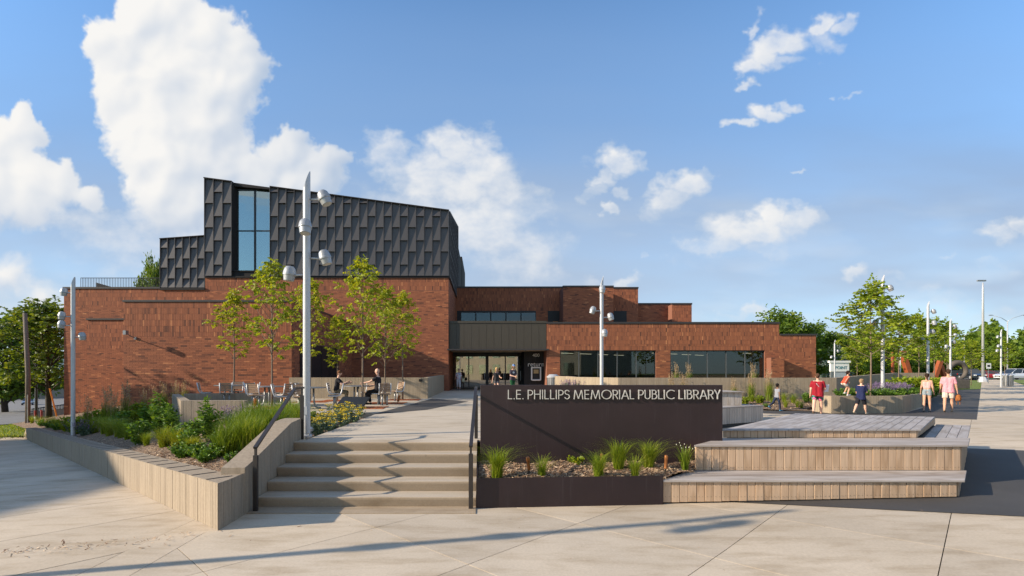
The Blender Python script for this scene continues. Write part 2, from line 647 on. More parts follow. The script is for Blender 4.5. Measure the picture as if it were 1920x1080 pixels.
def slab_mat(name, base, dark=.68):
    t = NT(name)
    v = t.coord(rnd_off=False)
    big = t.noise(v, .55, 6, .6)
    st = t.noise(t.coord((1, 3.5, 1), False, (0, 0, R(20))), 1.1, 7, .62)
    fine = t.noise(v, 34, 6, .7)
    c = t.ramp(big, [(.3, mul(base, .9)), (.7, mul(base, 1.06))])
    c = t.mix(t.maprange(st, .47, .70, 0, .75), c, mul((base[0], base[1] * .93, base[2] * .82), dark))
    c = t.mix(1.0, c, t.ramp(fine, [(.25, (.86,) * 3), (.75, (1.1,) * 3)]), 'MULTIPLY')
    oi = t.n('ShaderNodeObjectInfo')
    c = t.mix(1.0, c, t.ramp(oi.outputs['Random'], [(0, (.9, .9, .9)), (1, (1.06, 1.05, 1.03))]), 'MULTIPLY')
    vd = t.n('ShaderNodeTexVoronoi')
    vd.inputs['Scale'].default_value = 2.3
    t.l(v, vd.inputs['Vector'])
    sd = t.n('ShaderNodeSeparateColor')
    t.l(vd.outputs['Color'], sd.inputs[0])
    rad = t.n('ShaderNodeMath', operation='MULTIPLY_ADD')                      # trodden gum and drips: each spot its own size
    t.l(sd.outputs[0], rad.inputs[0]); rad.inputs[1].default_value = .16; rad.inputs[2].default_value = -.085
    ins = t.n('ShaderNodeMath', operation='LESS_THAN')
    t.l(vd.outputs['Distance'], ins.inputs[0]); t.l(rad.outputs[0], ins.inputs[1])
    c = t.mix(t.maprange(ins.outputs[0], 0, 1, 0, .38), c, mul(base, .45))
    big2 = t.noise(t.coord((1, 1, 1), False, (0, 0, 1.1)), .23, 5, .6)
    c = t.mix(1.0, c, t.ramp(big2, [(.35, (.90, .885, .86)), (.6, (1.03, 1.03, 1.03))]), 'MULTIPLY')
    t.set(Base_Color=c, Roughness=.85)
    t.b.inputs['Specular IOR Level'].default_value = .25
    t.bump(t.noise(v, 120, 5, .7), .25, .004)
    return t.m


def board_mat(name, base):
    """board-marked concrete: each board's tone, upright streaks, grain"""
    t = NT(name)
    st = t.noise(t.coord((7, 7, .35), False), 3.0, 6, .6)
    v = t.coord(rnd_off=False)
    c = t.ramp(t.tone(), [(0, mul(base, .94)), (.5, base), (1, mul(base, 1.05))])
    c = t.mix(1.0, c, t.ramp(st, [(.25, (.74, .72, .68)), (.55, (1, 1, 1)), (.8, (1.12, 1.1, 1.06))]), 'MULTIPLY')
    c = t.mix(1.0, c, t.ramp(t.noise(v, 26, 6, .7), [(.25, (.85,) * 3), (.75, (1.1,) * 3)]), 'MULTIPLY')
    t.set(Base_Color=c, Roughness=.85)
    t.b.inputs['Specular IOR Level'].default_value = .25
    t.bump(t.noise(v, 70, 5, .7), .5, .006)
    return t.m


def wood_mat(name, a, b, c3, axis):
    """planks: grain drawn out along one axis, shifted from plank to plank"""
    t = NT(name)
    s_ = [26, 26, 26]
    s_[axis] = 1.5
    v = t.coord(tuple(s_))
    g = t.noise(v, 1.0, 5, .65)
    wv = t.n('ShaderNodeTexWave', wave_type='RINGS', rings_direction='XYZ'[(axis + 1) % 3])
    s2 = [9, 9, 9]
    s2[axis] = 1.1
    t.l(t.coord(tuple(s2)), wv.inputs['Vector'])
    wv.inputs['Scale'].default_value = 1.6
    wv.inputs['Distortion'].default_value = 5
    wv.inputs['Detail'].default_value = 2
    wv.inputs['Detail Scale'].default_value = .6
    oi = t.n('ShaderNodeObjectInfo')
    base = t.ramp(oi.outputs['Random'], [(0, a), (.5, b), (1, c3)])
    c = t.mix(1.0, base, t.ramp(wv.outputs['Fac'], [(0, (.83, .79, .75)), (.5, (1.01, 1.0, 1)), (1, (1.04, 1.03, 1.03))]), 'MULTIPLY')
    c = t.mix(1.0, c, t.ramp(g, [(.25, (.82, .81, .80)), (.75, (1.10, 1.095, 1.09))]), 'MULTIPLY')
    t.set(Base_Color=c, Roughness=.75)
    t.b.inputs['Specular IOR Level'].default_value = .3
    t.bump(g, .35, .004)
    return t.m


def asphalt_mat(name, base):
    t = NT(name)
    v = t.coord(rnd_off=False)
    c = t.ramp(t.noise(v, 90, 5, .75), [(.3, mul(base, .6)), (.55, base), (.8, mul(base, 1.7))])
    c = t.mix(1.0, c, t.ramp(t.noise(v, .7, 5, .6), [(.3, (.85,) * 3), (.7, (1.2,) * 3)]), 'MULTIPLY')
    t.set(Base_Color=c, Roughness=.8)
    t.bump(t.noise(v, 160, 4, .7), .5, .006)
    return t.m


def glass_mat(name, tint=(.55, .6, .6), refl=(.9, .95, 1.0), f0=.12):
    t = NT(name)
    tr = t.n('ShaderNodeBsdfTransparent')
    tr.inputs['Color'].default_value = (*tint, 1)
    gl = t.n('ShaderNodeBsdfGlossy')
    gl.inputs['Color'].default_value = (*refl, 1)
    gl.inputs['Roughness'].default_value = .015
    lw = t.n('ShaderNodeLayerWeight')
    lw.inputs['Blend'].default_value = .25
    f = t.maprange(lw.outputs['Fresnel'], 0, 1, f0, 1)
    ms = t.n('ShaderNodeMixShader')
    t.l(f, ms.inputs[0]); t.l(tr.outputs[0], ms.inputs[1]); t.l(gl.outputs[0], ms.inputs[2])
    t.l(ms.outputs[0], t.out.inputs['Surface'])
    return t.m


def emit_mat(name, c, s_):
    t = NT(name)
    t.set(Base_Color=(.8, .8, .8), Emission_Color=c, Emission_Strength=s_)
    return t.m


BR = [(0, (.105, .05, .036)), (.14, (.18, .07, .042)), (.4, (.285, .103, .054)), (.7, (.35, .125, .062)), (.9, (.43, .16, .075)), (1, (.53, .22, .10))]
MAT = dict(
    brick=toned('brick_clay', BR, .82, .14, 22, .35, 90, .25),
    mortar=plain('mortar', (.21, .088, .055), .9, 0, .12, 30, .2),
    slab=slab_mat('paving_concrete', (.515, .44, .345)),
    slab_up=slab_mat('plaza_concrete', (.50, .435, .35)),
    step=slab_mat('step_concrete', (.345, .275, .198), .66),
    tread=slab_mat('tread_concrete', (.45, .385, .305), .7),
    joint=plain('joint_filler', (.06, .05, .045), .95),
    board=board_mat('board_concrete', (.305, .25, .188)),
    board_lt=board_mat('board_concrete_pale', (.35, .285, .205)),
    asphalt=asphalt_mat('asphalt', (.05, .046, .043)),
    road=asphalt_mat('road_asphalt', (.16, .155, .15)),
    wood_up=wood_mat('timber_upright', (.52, .365, .24), (.545, .40, .275), (.49, .35, .235), 2),
    wood_x=wood_mat('timber_weathered_long', (.35, .31, .28), (.41, .375, .345), (.31, .275, .25), 0),
    wood_d=wood_mat('timber_weathered_deck', (.335, .31, .295), (.40, .375, .36), (.285, .265, .25), 0),
    wood_grey=wood_mat('timber_grey_upright', (.40, .36, .32), (.46, .42, .38), (.36, .33, .30), 2),
    wood_seat=wood_mat('seat_timber', (.30, .20, .13), (.36, .25, .17), (.27, .19, .135), 0),
    signsteel=None,
    letter=plain('letter_metal', (.66, .645, .62), .35, .5, .05),
    rail=plain('rail_steel', (.035, .029, .026), .4, .2, .1, 6, 0, 60, .5),
    galv=plain('galvanised_steel', (.47, .475, .485), .42, .3, .07, 3),
    galv_d=plain('galvanised_dull', (.26, .265, .27), .45, .6, .1, 3),
    zinc=plain('dark_metal_cladding', (.072, .066, .066), .48, .15, .07, 1.2, .04, 8, .5),
    zinc2=plain('dark_metal_trim', (.03, .028, .028), .75, 0, .06, 4, 0, 60, .12),
    coping=plain('coping_metal', (.05, .044, .042), .45, .2, .06),
    bronze=plain('canopy_metal', (.066, .055, .040), .5, .15, .05, 2),
    frame=plain('window_frame_metal', (.022, .022, .024), .4, .2, .05),
    mullion=plain('mullion_metal', (.12, .125, .13), .4, .4, .05),
    glass=glass_mat('window_glass', (.5, .54, .52), (.8, .88, .95), .05),
    glass_up=glass_mat('upper_window_glass', (.55, .63, .58), (.74, .80, .74), .36),
    glass_door=glass_mat('door_glass', (.42, .43, .42), (1, .95, .88), .24),
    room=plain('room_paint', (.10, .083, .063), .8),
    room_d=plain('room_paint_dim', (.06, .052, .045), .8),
    rust=plain('rusted_grate', (.33, .095, .03), .8, .2, .3, 9),
    copper=plain('copper_fixture', (.40, .16, .06), .4, .7, .2, 12),
    mulch=None,
    bark=plain('young_bark', (.17, .125, .09), .85, 0, .25, 18, .5, 50),
    bark_d=plain('old_bark', (.06, .047, .038), .9, 0, .3, 14, .8, 40),
    pole_wood=plain('weathered_pole', (.16, .13, .105), .9, 0, .25, 8, .4),
    white=plain('white_paint', (.75, .74, .72), .5, 0, .04),
    black=plain('black_paint', (.012, .012, .013), .5),
    rubber=plain('tyre_rubber', (.015, .015, .016), .8),
    soil=plain('soil', (.09, .065, .045), .95, 0, .3, 7, .6, 30),
)
MAT['leaf_plaza'] = leafy('young_leaf', [(0, (.14, .195, .012)), (.35, (.26, .315, .016)), (.7, (.35, .365, .022)), (1, (.46, .43, .035))], .45)
MAT['leaf_right'] = leafy('street_leaf', [(0, (.10, .165, .012)), (.4, (.19, .265, .016)), (.75, (.30, .35, .022)), (1, (.42, .42, .04))], .45)
MAT['leaf_big'] = leafy('tree_leaf', [(0, (.045, .085, .010)), (.4, (.09, .145, .014)), (.75, (.15, .20, .02)), (1, (.25, .26, .035))], .42)
MAT['leaf_far'] = leafy('far_leaf', [(0, (.045, .09, .011)), (.4, (.10, .165, .016)), (.75, (.165, .23, .022)), (1, (.26, .295, .035))], .4)
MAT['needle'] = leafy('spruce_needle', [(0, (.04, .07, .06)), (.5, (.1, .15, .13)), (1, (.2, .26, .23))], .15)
MAT['grass'] = leafy('grass_blade', [(0, (.06, .115, .012)), (.4, (.13, .21, .016)), (.75, (.23, .30, .024)), (1, (.42, .42, .08))], .38)
MAT['sedge'] = leafy('golden_sedge_blade', [(0, (.11, .17, .012)), (.5, (.25, .30, .018)), (1, (.46, .42, .05))], .35)
MAT['herb'] = leafy('herb_leaf', [(0, (.045, .10, .013)), (.5, (.095, .19, .022)), (1, (.19, .28, .035))], .36)
MAT['herb_grey'] = leafy('grey_herb_leaf', [(0, (.05, .085, .05)), (.5, (.105, .155, .09)), (1, (.2, .25, .15))], .2)
MAT['purple'] = leafy('purple_floret', [(0, (.10, .07, .15)), (.5, (.19, .13, .26)), (1, (.34, .25, .42))], .3)
MAT['yellow'] = leafy('yellow_floret', [(0, (.50, .36, .01)), (1, (.8, .62, .03))], .2)
MAT['straw'] = leafy('straw_plume', [(0, (.22, .15, .09)), (.5, (.38, .28, .17)), (1, (.55, .42, .27))], .3)
MAT['whiteflower'] = leafy('white_floret', [(0, (.5, .5, .4)), (1, (.75, .75, .65))], .2)
MAT['chip'] = toned('bark_chip', [(0, (.12, .065, .038)), (.4, (.30, .185, .11)), (.8, (.50, .34, .21)), (1, (.62, .48, .33))], .9, .15)


def _mulch():
    t = NT('mulch_bed')
    v = t.coord(rnd_off=False)
    vo = t.n('ShaderNodeTexVoronoi')
    vo.inputs['Scale'].default_value = 24
    t.l(t.coord((1, 2.0, 1), False, (0, 0, .6)), vo.inputs['Vector'])
    sp = t.n('ShaderNodeSeparateColor')
    t.l(vo.outputs['Color'], sp.inputs[0])
    c = t.ramp(sp.outputs[0], [(0, (.085, .05, .03)), (.4, (.19, .12, .075)), (.8, (.32, .22, .14)), (1, (.45, .34, .23))])
    c = t.mix(1.0, c, t.ramp(t.noise(v, 1.2, 4), [(.3, (.75,) * 3), (.7, (1.1,) * 3)]), 'MULTIPLY')
    t.set(Base_Color=c, Roughness=.95)
    t.bump(vo.outputs['Distance'], .9, .03)
    return t.m


MAT['mulch'] = _mulch()


def _signsteel():
    t = NT('sign_steel')
    v = t.coord(rnd_off=False)
    st = t.noise(t.coord((9, 9, .5), False), 2.2, 6, .65)
    b0 = (.025, .0145, .0168)
    c = t.ramp(t.noise(v, 1.7, 5, .6), [(.3, mul(b0, .85)), (.7, mul(b0, 1.15))])
    c = t.mix(t.maprange(st, .56, .78, 0, .55), c, (.062, .048, .048))
    sc_ = t.noise(t.coord((3, 3, 14), False, (.2, .5, .3)), 6, 7, .75)
    c = t.mix(t.maprange(sc_, .66, .75, 0, .35), c, (.09, .075, .07))
    t.set(Base_Color=c, Roughness=t.maprange(st, .3, .8, .36, .6))
    t.b.inputs['Specular IOR Level'].default_value = .4
    t.bump(t.noise(v, 3.2, 3), .06, .02)
    return t.m


MAT['signsteel'] = _signsteel()


def _lawn():
    t = NT('lawn')
    v = t.coord(rnd_off=False)
    c = t.ramp(t.noise(v, 3, 6, .7), [(.25, (.07, .12, .015)), (.5, (.13, .18, .022)), (.75, (.22, .235, .04))])
    t.set(Base_Color=c, Roughness=.9)
    t.bump(t.noise(v, 60, 4, .7), .8, .04)
    return t.m


MAT['lawn'] = _lawn()
MAT['lampgrey'] = plain('grey_housing', (.34, .35, .36), .4, .35, .06, 3)
MAT['grass_lt'] = leafy('pale_grass_blade', [(0, (.09, .15, .012)), (.4, (.19, .27, .018)), (.75, (.32, .37, .03)), (1, (.50, .48, .12))], .42)
MAT['kerb'] = slab_mat('kerb_concrete', (.5, .46, .4))

# ------------------------------------------------------------------ the lie of the land
WD = (-.7178, .6963)          # along the left street, away from the corner
WN = (.6963, .7178)           # from the street into the planting bed
C0 = (-3.30, 6.25)            # corner of the long concrete wall


def dp(x, y):
    a, b = x - C0[0], y - C0[1]
    return a * WD[0] + b * WD[1], a * WN[0] + b * WN[1]


def at_dp(d, p):
    return C0[0] + WD[0] * d + WN[0] * p, C0[1] + WD[1] * d + WN[1] * p


def zl(d):
    if d < 0:
        return 0.0
    return -.054 * d if d < 60 else -3.24 - .023 * (d - 60)


def G(x, y):
    """lower plaza and everything to its right"""
    return min(.25, max(0, .02 * (x - 2.7))) + min(.45, max(0, .008 * (math.hypot(x, y) - 45)))


def ZP(x, y):
    """upper plaza"""
    return .75 - .006 * (y - 8.75)


def ZB(x, y):
    """planting bed behind the long wall"""
    d, p = dp(x, y)
    return min(.59, .59 + zl(max(d, 0)) - .12 + .2 * max(0, p - .3)) + .03 * math.sin(x * 2.1) * math.sin(y * 1.7)


def terrain_z(x, y):
    d, p = dp(x, y)
    a = -1 + .85 * max(0, d - 20)
    w = sstep(a, a + 10, p)
    r = G(x, y) - .10
    return lerp(zl(d) - .10, r, w)


def axis_ticks(lo, hi, near, step, grow):
    t, q, s_ = [0.0], 0.0, step
    while q < hi:
        if q > near:
            s_ *= grow
        q += s_
        t.append(q)
    q, s_ = 0.0, step
    while q > lo:
        if -q > near:
            s_ *= grow
        q -= s_
        t.append(q)
    return sorted(t)


xs = axis_ticks(-1500, 1500, 70, 2.5, 1.25)
ys = axis_ticks(-400, 2600, 90, 2.5, 1.25)
mb = MB()
vs = [(x, y, terrain_z(x, y)) for y in ys for x in xs]
nx = len(xs)
fs = [(j * nx + i, j * nx + i + 1, (j + 1) * nx + i + 1, (j + 1) * nx + i) for j in range(len(ys) - 1) for i in range(nx - 1)]
mb.add(vs, fs)
struct(mb.build('ground', MAT['lawn'], smooth=True))


def clip(poly, a, b, c):
    """keep a x + b y <= c"""
    out = []
    n = len(poly)
    for i in range(n):
        p, q = poly[i], poly[(i + 1) % n]
        fp, fq = a * p[0] + b * p[1] - c, a * q[0] + b * q[1] - c
        if fp <= 0:
            out.append(p)
        if fp * fq < 0:
            t = fp / (fp - fq)
            out.append((p[0] + (q[0] - p[0]) * t, p[1] + (q[1] - p[1]) * t))
    return out


def area(poly):
    return .5 * sum(poly[i][0] * poly[(i + 1) % len(poly)][1] - poly[(i + 1) % len(poly)][0] * poly[i][1] for i in range(len(poly)))


def cells(poly, fams, gap):
    """cut a convex polygon by families of parallel joints: fams = [(a, b, [offsets])]"""
    out = [poly]
    for a, b, offs in fams:
        k = math.hypot(a, b) * gap * .5
        nxt = []
        offs = [-1e6] + sorted(offs) + [1e6]
        for q in out:
            for lo, hi in zip(offs[:-1], offs[1:]):
                r = clip(clip(q, a, b, hi - k), -a, -b, -(lo + k))
                if len(r) > 2 and abs(area(r)) > .02:
                    nxt.append(r)
        out = nxt
    return out


def slab(poly, zf, parent, mat, name='paving_slab', creases=(), th=.06):
    parts = [poly]
    for c in creases:
        nxt = []
        for q in parts:
            for r in (clip(q, 1, 0, c), clip(q, -1, 0, -c)):
                if len(r) > 2 and abs(area(r)) > 1e-4:
                    nxt.append(r)
        parts = nxt
    m = MB()
    for q in parts:
        m.prism(q, lambda x, y: zf(x, y) - th, zf)
    return m.build(name, mat, parent)


def sheet(name, poly, zf, mat, lift, step=2.0, parent=None):
    """a flat sheet cut into strips so that it follows the slope"""
    m = MB()
    x0, x1 = min(p[0] for p in poly), max(p[0] for p in poly)
    y0, y1 = min(p[1] for p in poly), max(p[1] for p in poly)
    i = x0
    while i < x1:
        a = clip(clip(poly, 1, 0, i + step), -1, 0, -i)
        j = y0
        while j < y1 and len(a) > 2:
            b = clip(clip(a, 0, 1, j + step), 0, -1, -j)
            if len(b) > 2:
                m.add([(x, y, zf(x, y) + lift) for x, y in b], [tuple(range(len(b)))])
            j += step
        i += step
    return m.build(name, mat, parent)


# lower plaza: slabs laid on the street grid (45 degrees), joints open
low = struct(sheet('plaza_base', [(-3.44, -5), (30, -5), (60, 30), (60, 58), (20, 25), (4.0, 25), (4.0, 8.7), (-3.44, 8.7)], G, MAT['joint'], -.03))
fam_a = (1, -1, [-.44 + 2.43 * k for k in range(-5, 14)])
fam_b = (1, 1, [5.0 + 2.8 * k for k in range(-4, 16)])
for q in cells([(-3.422, -4.5), (22, -4.5), (22, 9.4), (-3.422, 9.4)], [fam_a, fam_b], .009):
    if max(p[1] for p in q) < 2.2 and rnd.random() < 0:
        continue
    if min(p[1] for p in q) > 8.2 and max(p[0] for p in q) < 3.5:
        continue
    slab(q, G, low, MAT['slab'], creases=(2.7, 15.2))
for q in cells([(4.2, 9.4), (22, 9.4), (22, 24.5), (4.2, 24.5)], [fam_a, fam_b], .008):
    slab(q, G, low, MAT['slab'], creases=(15.2,))
# sidewalk along the right-hand street
side = [(22, 5), (27, 10), (100, 97.5), (95, 97.5), (22, 24.5)]
walk = struct(sheet('sidewalk', [(22, 4), (29, 11), (92, 87.6), (88, 88.3), (22, 22.3)], G, MAT['slab'], 0.002))
for k in range(11):                                                     # joints across the far walk
    b = 52 + 5.6 * k
    jx, jy = b / 2, b / 2
    struct(walk)
path = struct(sheet('asphalt_path', [(12.05, 21.5), (17.8, 18.07), (44.5, 44.8), (36.2, 42.5), (22.6, 25.3), (17.5, 20.85), (14.5, 21.9), (12.6, 23.0)], G, MAT['asphalt'], .008))
struct(sheet('asphalt_band', [(3.6, 7.56), (6.4, 6.73), (12, 5.1), (16.5, 9.2), (9, 13)], G, MAT['asphalt'], .008, 1.0))
struct(sheet('verge', [(31, 26.0), (60, 50), (92, 82), (90, 86.5)], G, MAT['lawn'], .02))

# left sidewalk, falling away down the street
lw = MB()
for i in range(28):
    a0, a1 = -9 + i * 3.0, -9 + (i + 1) * 3.0
    c4 = [at_dp(a0, -6), at_dp(a1, -6), at_dp(a1, .05), at_dp(a0, .05)]
    c4 = clip(c4[::-1] if area(c4) < 0 else c4, 1, 0, -3.44)
    if len(c4) > 2:
        lw.add([(x, y, zl(dp(x, y)[0]) - .03) for x, y in c4], [tuple(range(len(c4)))])
lw = struct(lw.build('sidewalk_base', MAT['joint']))
zls = lambda x, y: zl(dp(x, y)[0])
for i in range(32):
    a0, a1 = -7.45 + i * 1.85, -7.45 + (i + 1) * 1.85 - .018
    for p0, p1 in ((-5.6, -3.0), (-2.988, -.005)):
        c4 = [at_dp(a0, p0), at_dp(a1, p0), at_dp(a1, p1), at_dp(a0, p1)]
        if area(c4) < 0:
            c4 = c4[::-1]
        c4 = clip(c4, 1, 0, -3.95)
        if len(c4) > 2 and abs(area(c4)) > .05:
            slab(c4, zls, lw, MAT['slab'])
for y0, y1 in ((-4, -.8), (-.79, 2.6), (2.61, 6.9)):
    q = clip([(-3.942, y0), (-3.43, y0), (-3.43, y1), (-3.942, y1)], WN[0], WN[1], WN[0] * C0[0] + WN[1] * C0[1] - .006)
    dd0 = WD[0] * C0[0] + WD[1] * C0[1]
    m = MB()
    for h in (clip(q, WD[0], WD[1], dd0), clip(q, -WD[0], -WD[1], -dd0)):       # the fall starts part-way along
        if len(h) > 2:
            m.prism(h, lambda x, y: zls(x, y) - .06, zls)
    m.build('paving_slab', MAT['slab'], lw)

# road at the foot of the left street and the cross street far right
m = MB()
for i in range(14):
    a0, a1 = 62 + i * 12, 62 + (i + 1) * 12
    c4 = [at_dp(a0, -34), at_dp(a0, 30), at_dp(a1, 30), at_dp(a1, -34)]
    m.add([(x, y, zl(dp(x, y)[0]) + .04) for x, y in c4], [(0, 1, 2, 3)])
struct(m.build('road', MAT['road']))
m = MB()
for i in range(10):
    x0 = 40 + i * 14
    c4 = [(x0, 176 - x0 - 14), (x0 + 14, 176 - x0 - 28), (x0 + 14, 176 - x0 - 4), (x0, 176 - x0 + 10)]
    m.add([(x, y, G(x, y) + .03) for x, y in c4], [(0, 1, 2, 3)])
struct(m.build('cross_street', MAT['road']))

# planting bed behind the long wall
m = MB()
rows = [6.9 + .35 * i for i in range(90)]
for y in rows:
    xw = C0[0] + WD[0] / WD[1] * (y - C0[1] - .30)
    xr = -3.45 if y < 15.5 else -3.3
    for k in range(26):
        x = lerp(xw, xr, k / 25)
        m.v.append((x, y, ZB(x, y)))
for j in range(len(rows) - 1):
    for i in range(25):
        m.f.append((j * 26 + i, j * 26 + i + 1, (j + 1) * 26 + i + 1, (j + 1) * 26 + i))
        m.t.append(.5); m.m.append(0)
struct(m.build('planting_bed', MAT['mulch'], smooth=True))
# lawn tongue at the far end of the bed
m = MB()
lp = [at_dp(27.5, .9), at_dp(30.8, -.1), at_dp(36, -1.6), at_dp(46, -1.5), at_dp(56, .5), at_dp(50, 4), at_dp(40, 2.6)]
m.add([(x, y, zl(dp(x, y)[0]) + .12 + .1 * max(0, dp(x, y)[1])) for x, y in lp], [tuple(range(len(lp) - 1, -1, -1))])
struct(m.build('lawn', MAT['lawn']))

# upper plaza
up = struct(sheet('upper_plaza', [(-3.2, 8.95), (4.8, 8.95), (4.8, 42.5), (-3.2, 42.5)], ZP, MAT['joint'], -.02, 6))
MB().box(-3.2, 4.8, 9.0, 42, -.2, .5).build('plaza_mass', MAT['step'], up)
for q in cells([(-3.2, 9.1), (4.8, 9.1), (4.8, 42.4), (-3.2, 42.4)], [(1, 0, [-2.75, .55, 2.6]), (0, 1, [12.8, 16.6, 20.4, 24.2, 28, 32, 36.6])], .008):
    slab(q, ZP, up, MAT['slab_up'])
ter = [(-9.1, 15.42), (-3.21, 15.42), (-3.21, 25), (-9.5, 25), (-12.1, 19.75)]
for q in cells(ter, [(1, 0, [-9.0, -6.2]), (0, 1, [18.3, 21.2])], .008):
    slab(q, ZP, up, MAT['slab_up'], th=.3)
struct(sheet('asphalt_inlay', [(-3.27, 14.8), (-1.88, 16.8), (-.63, 22.0), (-2.47, 24.7)], ZP, MAT['asphalt'], .006))

# ------------------------------------------------------------------ steps
st = thing('entrance_steps', 'five broad concrete steps with worn brown risers up to the plaza', 'steps')
for i in range(5):
    y0 = 7.32 + .357 * i
    prof = [(y0 - .012, .15 * (i + 1) - .035), (y0 - .012, .15 * (i + 1) - .012), (y0, .15 * (i + 1)), (9.08, .15 * (i + 1)), (9.08, .15 * i + .002), (y0 + .012, .15 * i + .002)]
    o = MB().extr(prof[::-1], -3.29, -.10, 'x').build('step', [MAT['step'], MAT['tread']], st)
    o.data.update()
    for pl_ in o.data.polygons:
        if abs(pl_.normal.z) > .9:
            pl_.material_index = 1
MB().box(-3.29, -.10, 6.98, 7.33, -.03, .012).build('bottom_landing', MAT['step'], st)


# ------------------------------------------------------------------ board-marked concrete walls
def boards(m, p0, p1, zbot, ztop, n, seed, w=(.05, .16), lap=.006):
    """thin upright board prints on one face: n points out of the wall"""
    rr = random.Random(seed)
    dx, dy = p1[0] - p0[0], p1[1] - p0[1]
    Ln = math.hypot(dx, dy)
    ux, uy = dx / Ln, dy / Ln
    t = 0
    while t < Ln - .02:
        b = min(Ln, t + rr.uniform(*w))
        o = rr.uniform(.001, lap)
        q = [(p0[0] + ux * (t + .002), p0[1] + uy * (t + .002)), (p0[0] + ux * (b - .002), p0[1] + uy * (b - .002))]
        c = [q[0], q[1], (q[1][0] + n[0] * o, q[1][1] + n[1] * o), (q[0][0] + n[0] * o, q[0][1] + n[1] * o)]
        if area(c) < 0:
            c = c[::-1]
        m.prism(c, zbot, lambda x, y: ztop(x, y) - .004, tone=rr.random())
        t = b
    return m


cw = thing('long_concrete_wall', 'long low board-marked concrete wall running down the left street from the steps', 'wall', (0, 0, 0))
zt = lambda x, y: zl(dp(x, y)[0]) + .59
zb_ = lambda x, y: zl(dp(x, y)[0]) - .3
m = MB()
fi, fo = at_dp(28.6, .4), at_dp(28.6, 0)
m.prism([C0, (-3.3, 6.955), (-3.63, 6.955), (-3.63, 7.09), fi, fo], zb_, zt)
e1, e0 = at_dp(30.2, 0), at_dp(30.2, .4)
m.prism([fo, fi, e0, e1], zb_, lambda x, y: zl(dp(x, y)[0]) + .59 - .5 * sstep(28.6, 30.2, dp(x, y)[0]))
m.build('wall_core', MAT['board'], cw)
boards(MB(), C0, fo, zb_, zt, (-WN[0], -WN[1]), 3).build('board_face', MAT['board'], cw)
cheek = [(6.955, -.2), (6.955, .648), (7.19, .70), (8.64, 1.10), (9.02, 1.126), (9.25, 1.126), (9.25, -.2)]
MB().extr(cheek[::-1], -3.63, -3.3, 'x').build('stair_cheek', MAT['board'], cw)


def cheek_top(x, y):
    if y < 6.955:
        return .585
    if y < 7.19:
        return lerp(.648, .70, (y - 6.955) / .235)
    if y < 8.64:
        return lerp(.70, 1.10, (y - 7.19) / 1.45)
    return lerp(1.10, 1.126, min(1, (y - 8.64) / .38))


boards(MB(), (-3.3, 6.26), (-3.3, 6.95), lambda x, y: -.1, lambda x, y: .585, (1, 0), 5).build('board_face', MAT['board'], cw)
boards(MB(), (-3.3, 6.96), (-3.3, 9.24), lambda x, y: -.1, cheek_top, (1, 0), 6).build('board_face', MAT['board'], cw)
sm = MB().obox((0, 0, 0), (WN[0] * .16, WN[1] * .16, 0), (WD[0] * .012, WD[1] * .012, 0), (0, 0, .005)).mesh('skate_strip')
sm.materials.append(MAT['rail'])
for i in range(44):
    d = .45 + .62 * i
    x, y = at_dp(d, .165)
    o = link('skate_strip', sm, None, cw, loc=(x, y, zl(d) + .592))
    o.rotation_euler = (0, 0, 0)


def wall_run(name, label, pts, th, ztop, zbot, mat, side=1, seed=1, both=False, cap=None):
    """polyline wall; side=+1 puts the thickness to the left of the direction of travel, the board face on the right"""
    t = thing(name, label, 'wall')
    core, face = MB(), MB()
    zt_ = ztop if callable(ztop) else (lambda x, y: ztop)
    zb2 = zbot if callable(zbot) else (lambda x, y: zbot)
    for k in range(len(pts) - 1):
        p, q = pts[k], pts[k + 1]
        L = math.hypot(q[0] - p[0], q[1] - p[1])
        nx_, ny_ = -(q[1] - p[1]) / L * side, (q[0] - p[0]) / L * side
        c = [p, q, (q[0] + nx_ * th, q[1] + ny_ * th), (p[0] + nx_ * th, p[1] + ny_ * th)]
        if area(c) < 0:
            c = c[::-1]
        core.prism(c, zb2, (lambda kk: (lambda x, y: zt_(x, y) - .002 * kk))(k))
        boards(face, p, q, zb2, zt_, (-nx_, -ny_), seed + k)
        if both:
            boards(face, c[3] if side > 0 else c[2], c[2] if side > 0 else c[3], zb2, zt_, (nx_, ny_), seed + k + 9)
    core.build('wall_core', mat, t)
    face.build('board_face', mat, t)
    return t


wall_run('terrace_parapet', 'low grey concrete parapet folded round the corner of the table terrace', [(-12.2, 19.7), (-9.2, 15.3), (-7.26, 15.3)], .24, 1.10, -.6, MAT['board'], 1, 20)
wall_run('terrace_back_wall', 'short concrete wall behind the leftmost cafe table, under the brick wing', [(-11.9, 19.95), (-8.6, 21.3)], .2, 1.10, .2, MAT['board'], 1, 28, both=True)
wall_run('entry_wall', 'pale concrete wall beyond the seated pair, turning back towards the doors', [(-9.6, 24.85), (-2.72, 24.85), (-2.80, 36.3)], .24, lambda x, y: 1.69 + .004 * (y - 24.8), .2, MAT['board_lt'], 1, 31)
wall_run('retaining_wall', 'long concrete retaining wall below the ground floor windows, behind the walking family',
         [(4.27, 29.7), (4.98, 29.0), (4.94, 27.5), (6.9, 25.5), (18.0, 25.5), (36.3, 43.8), (39.5, 43.8)], .25,
         lambda x, y: 1.68 + .012 * max(0, y - 26), 0.1, MAT['board_lt'], 1, 41)
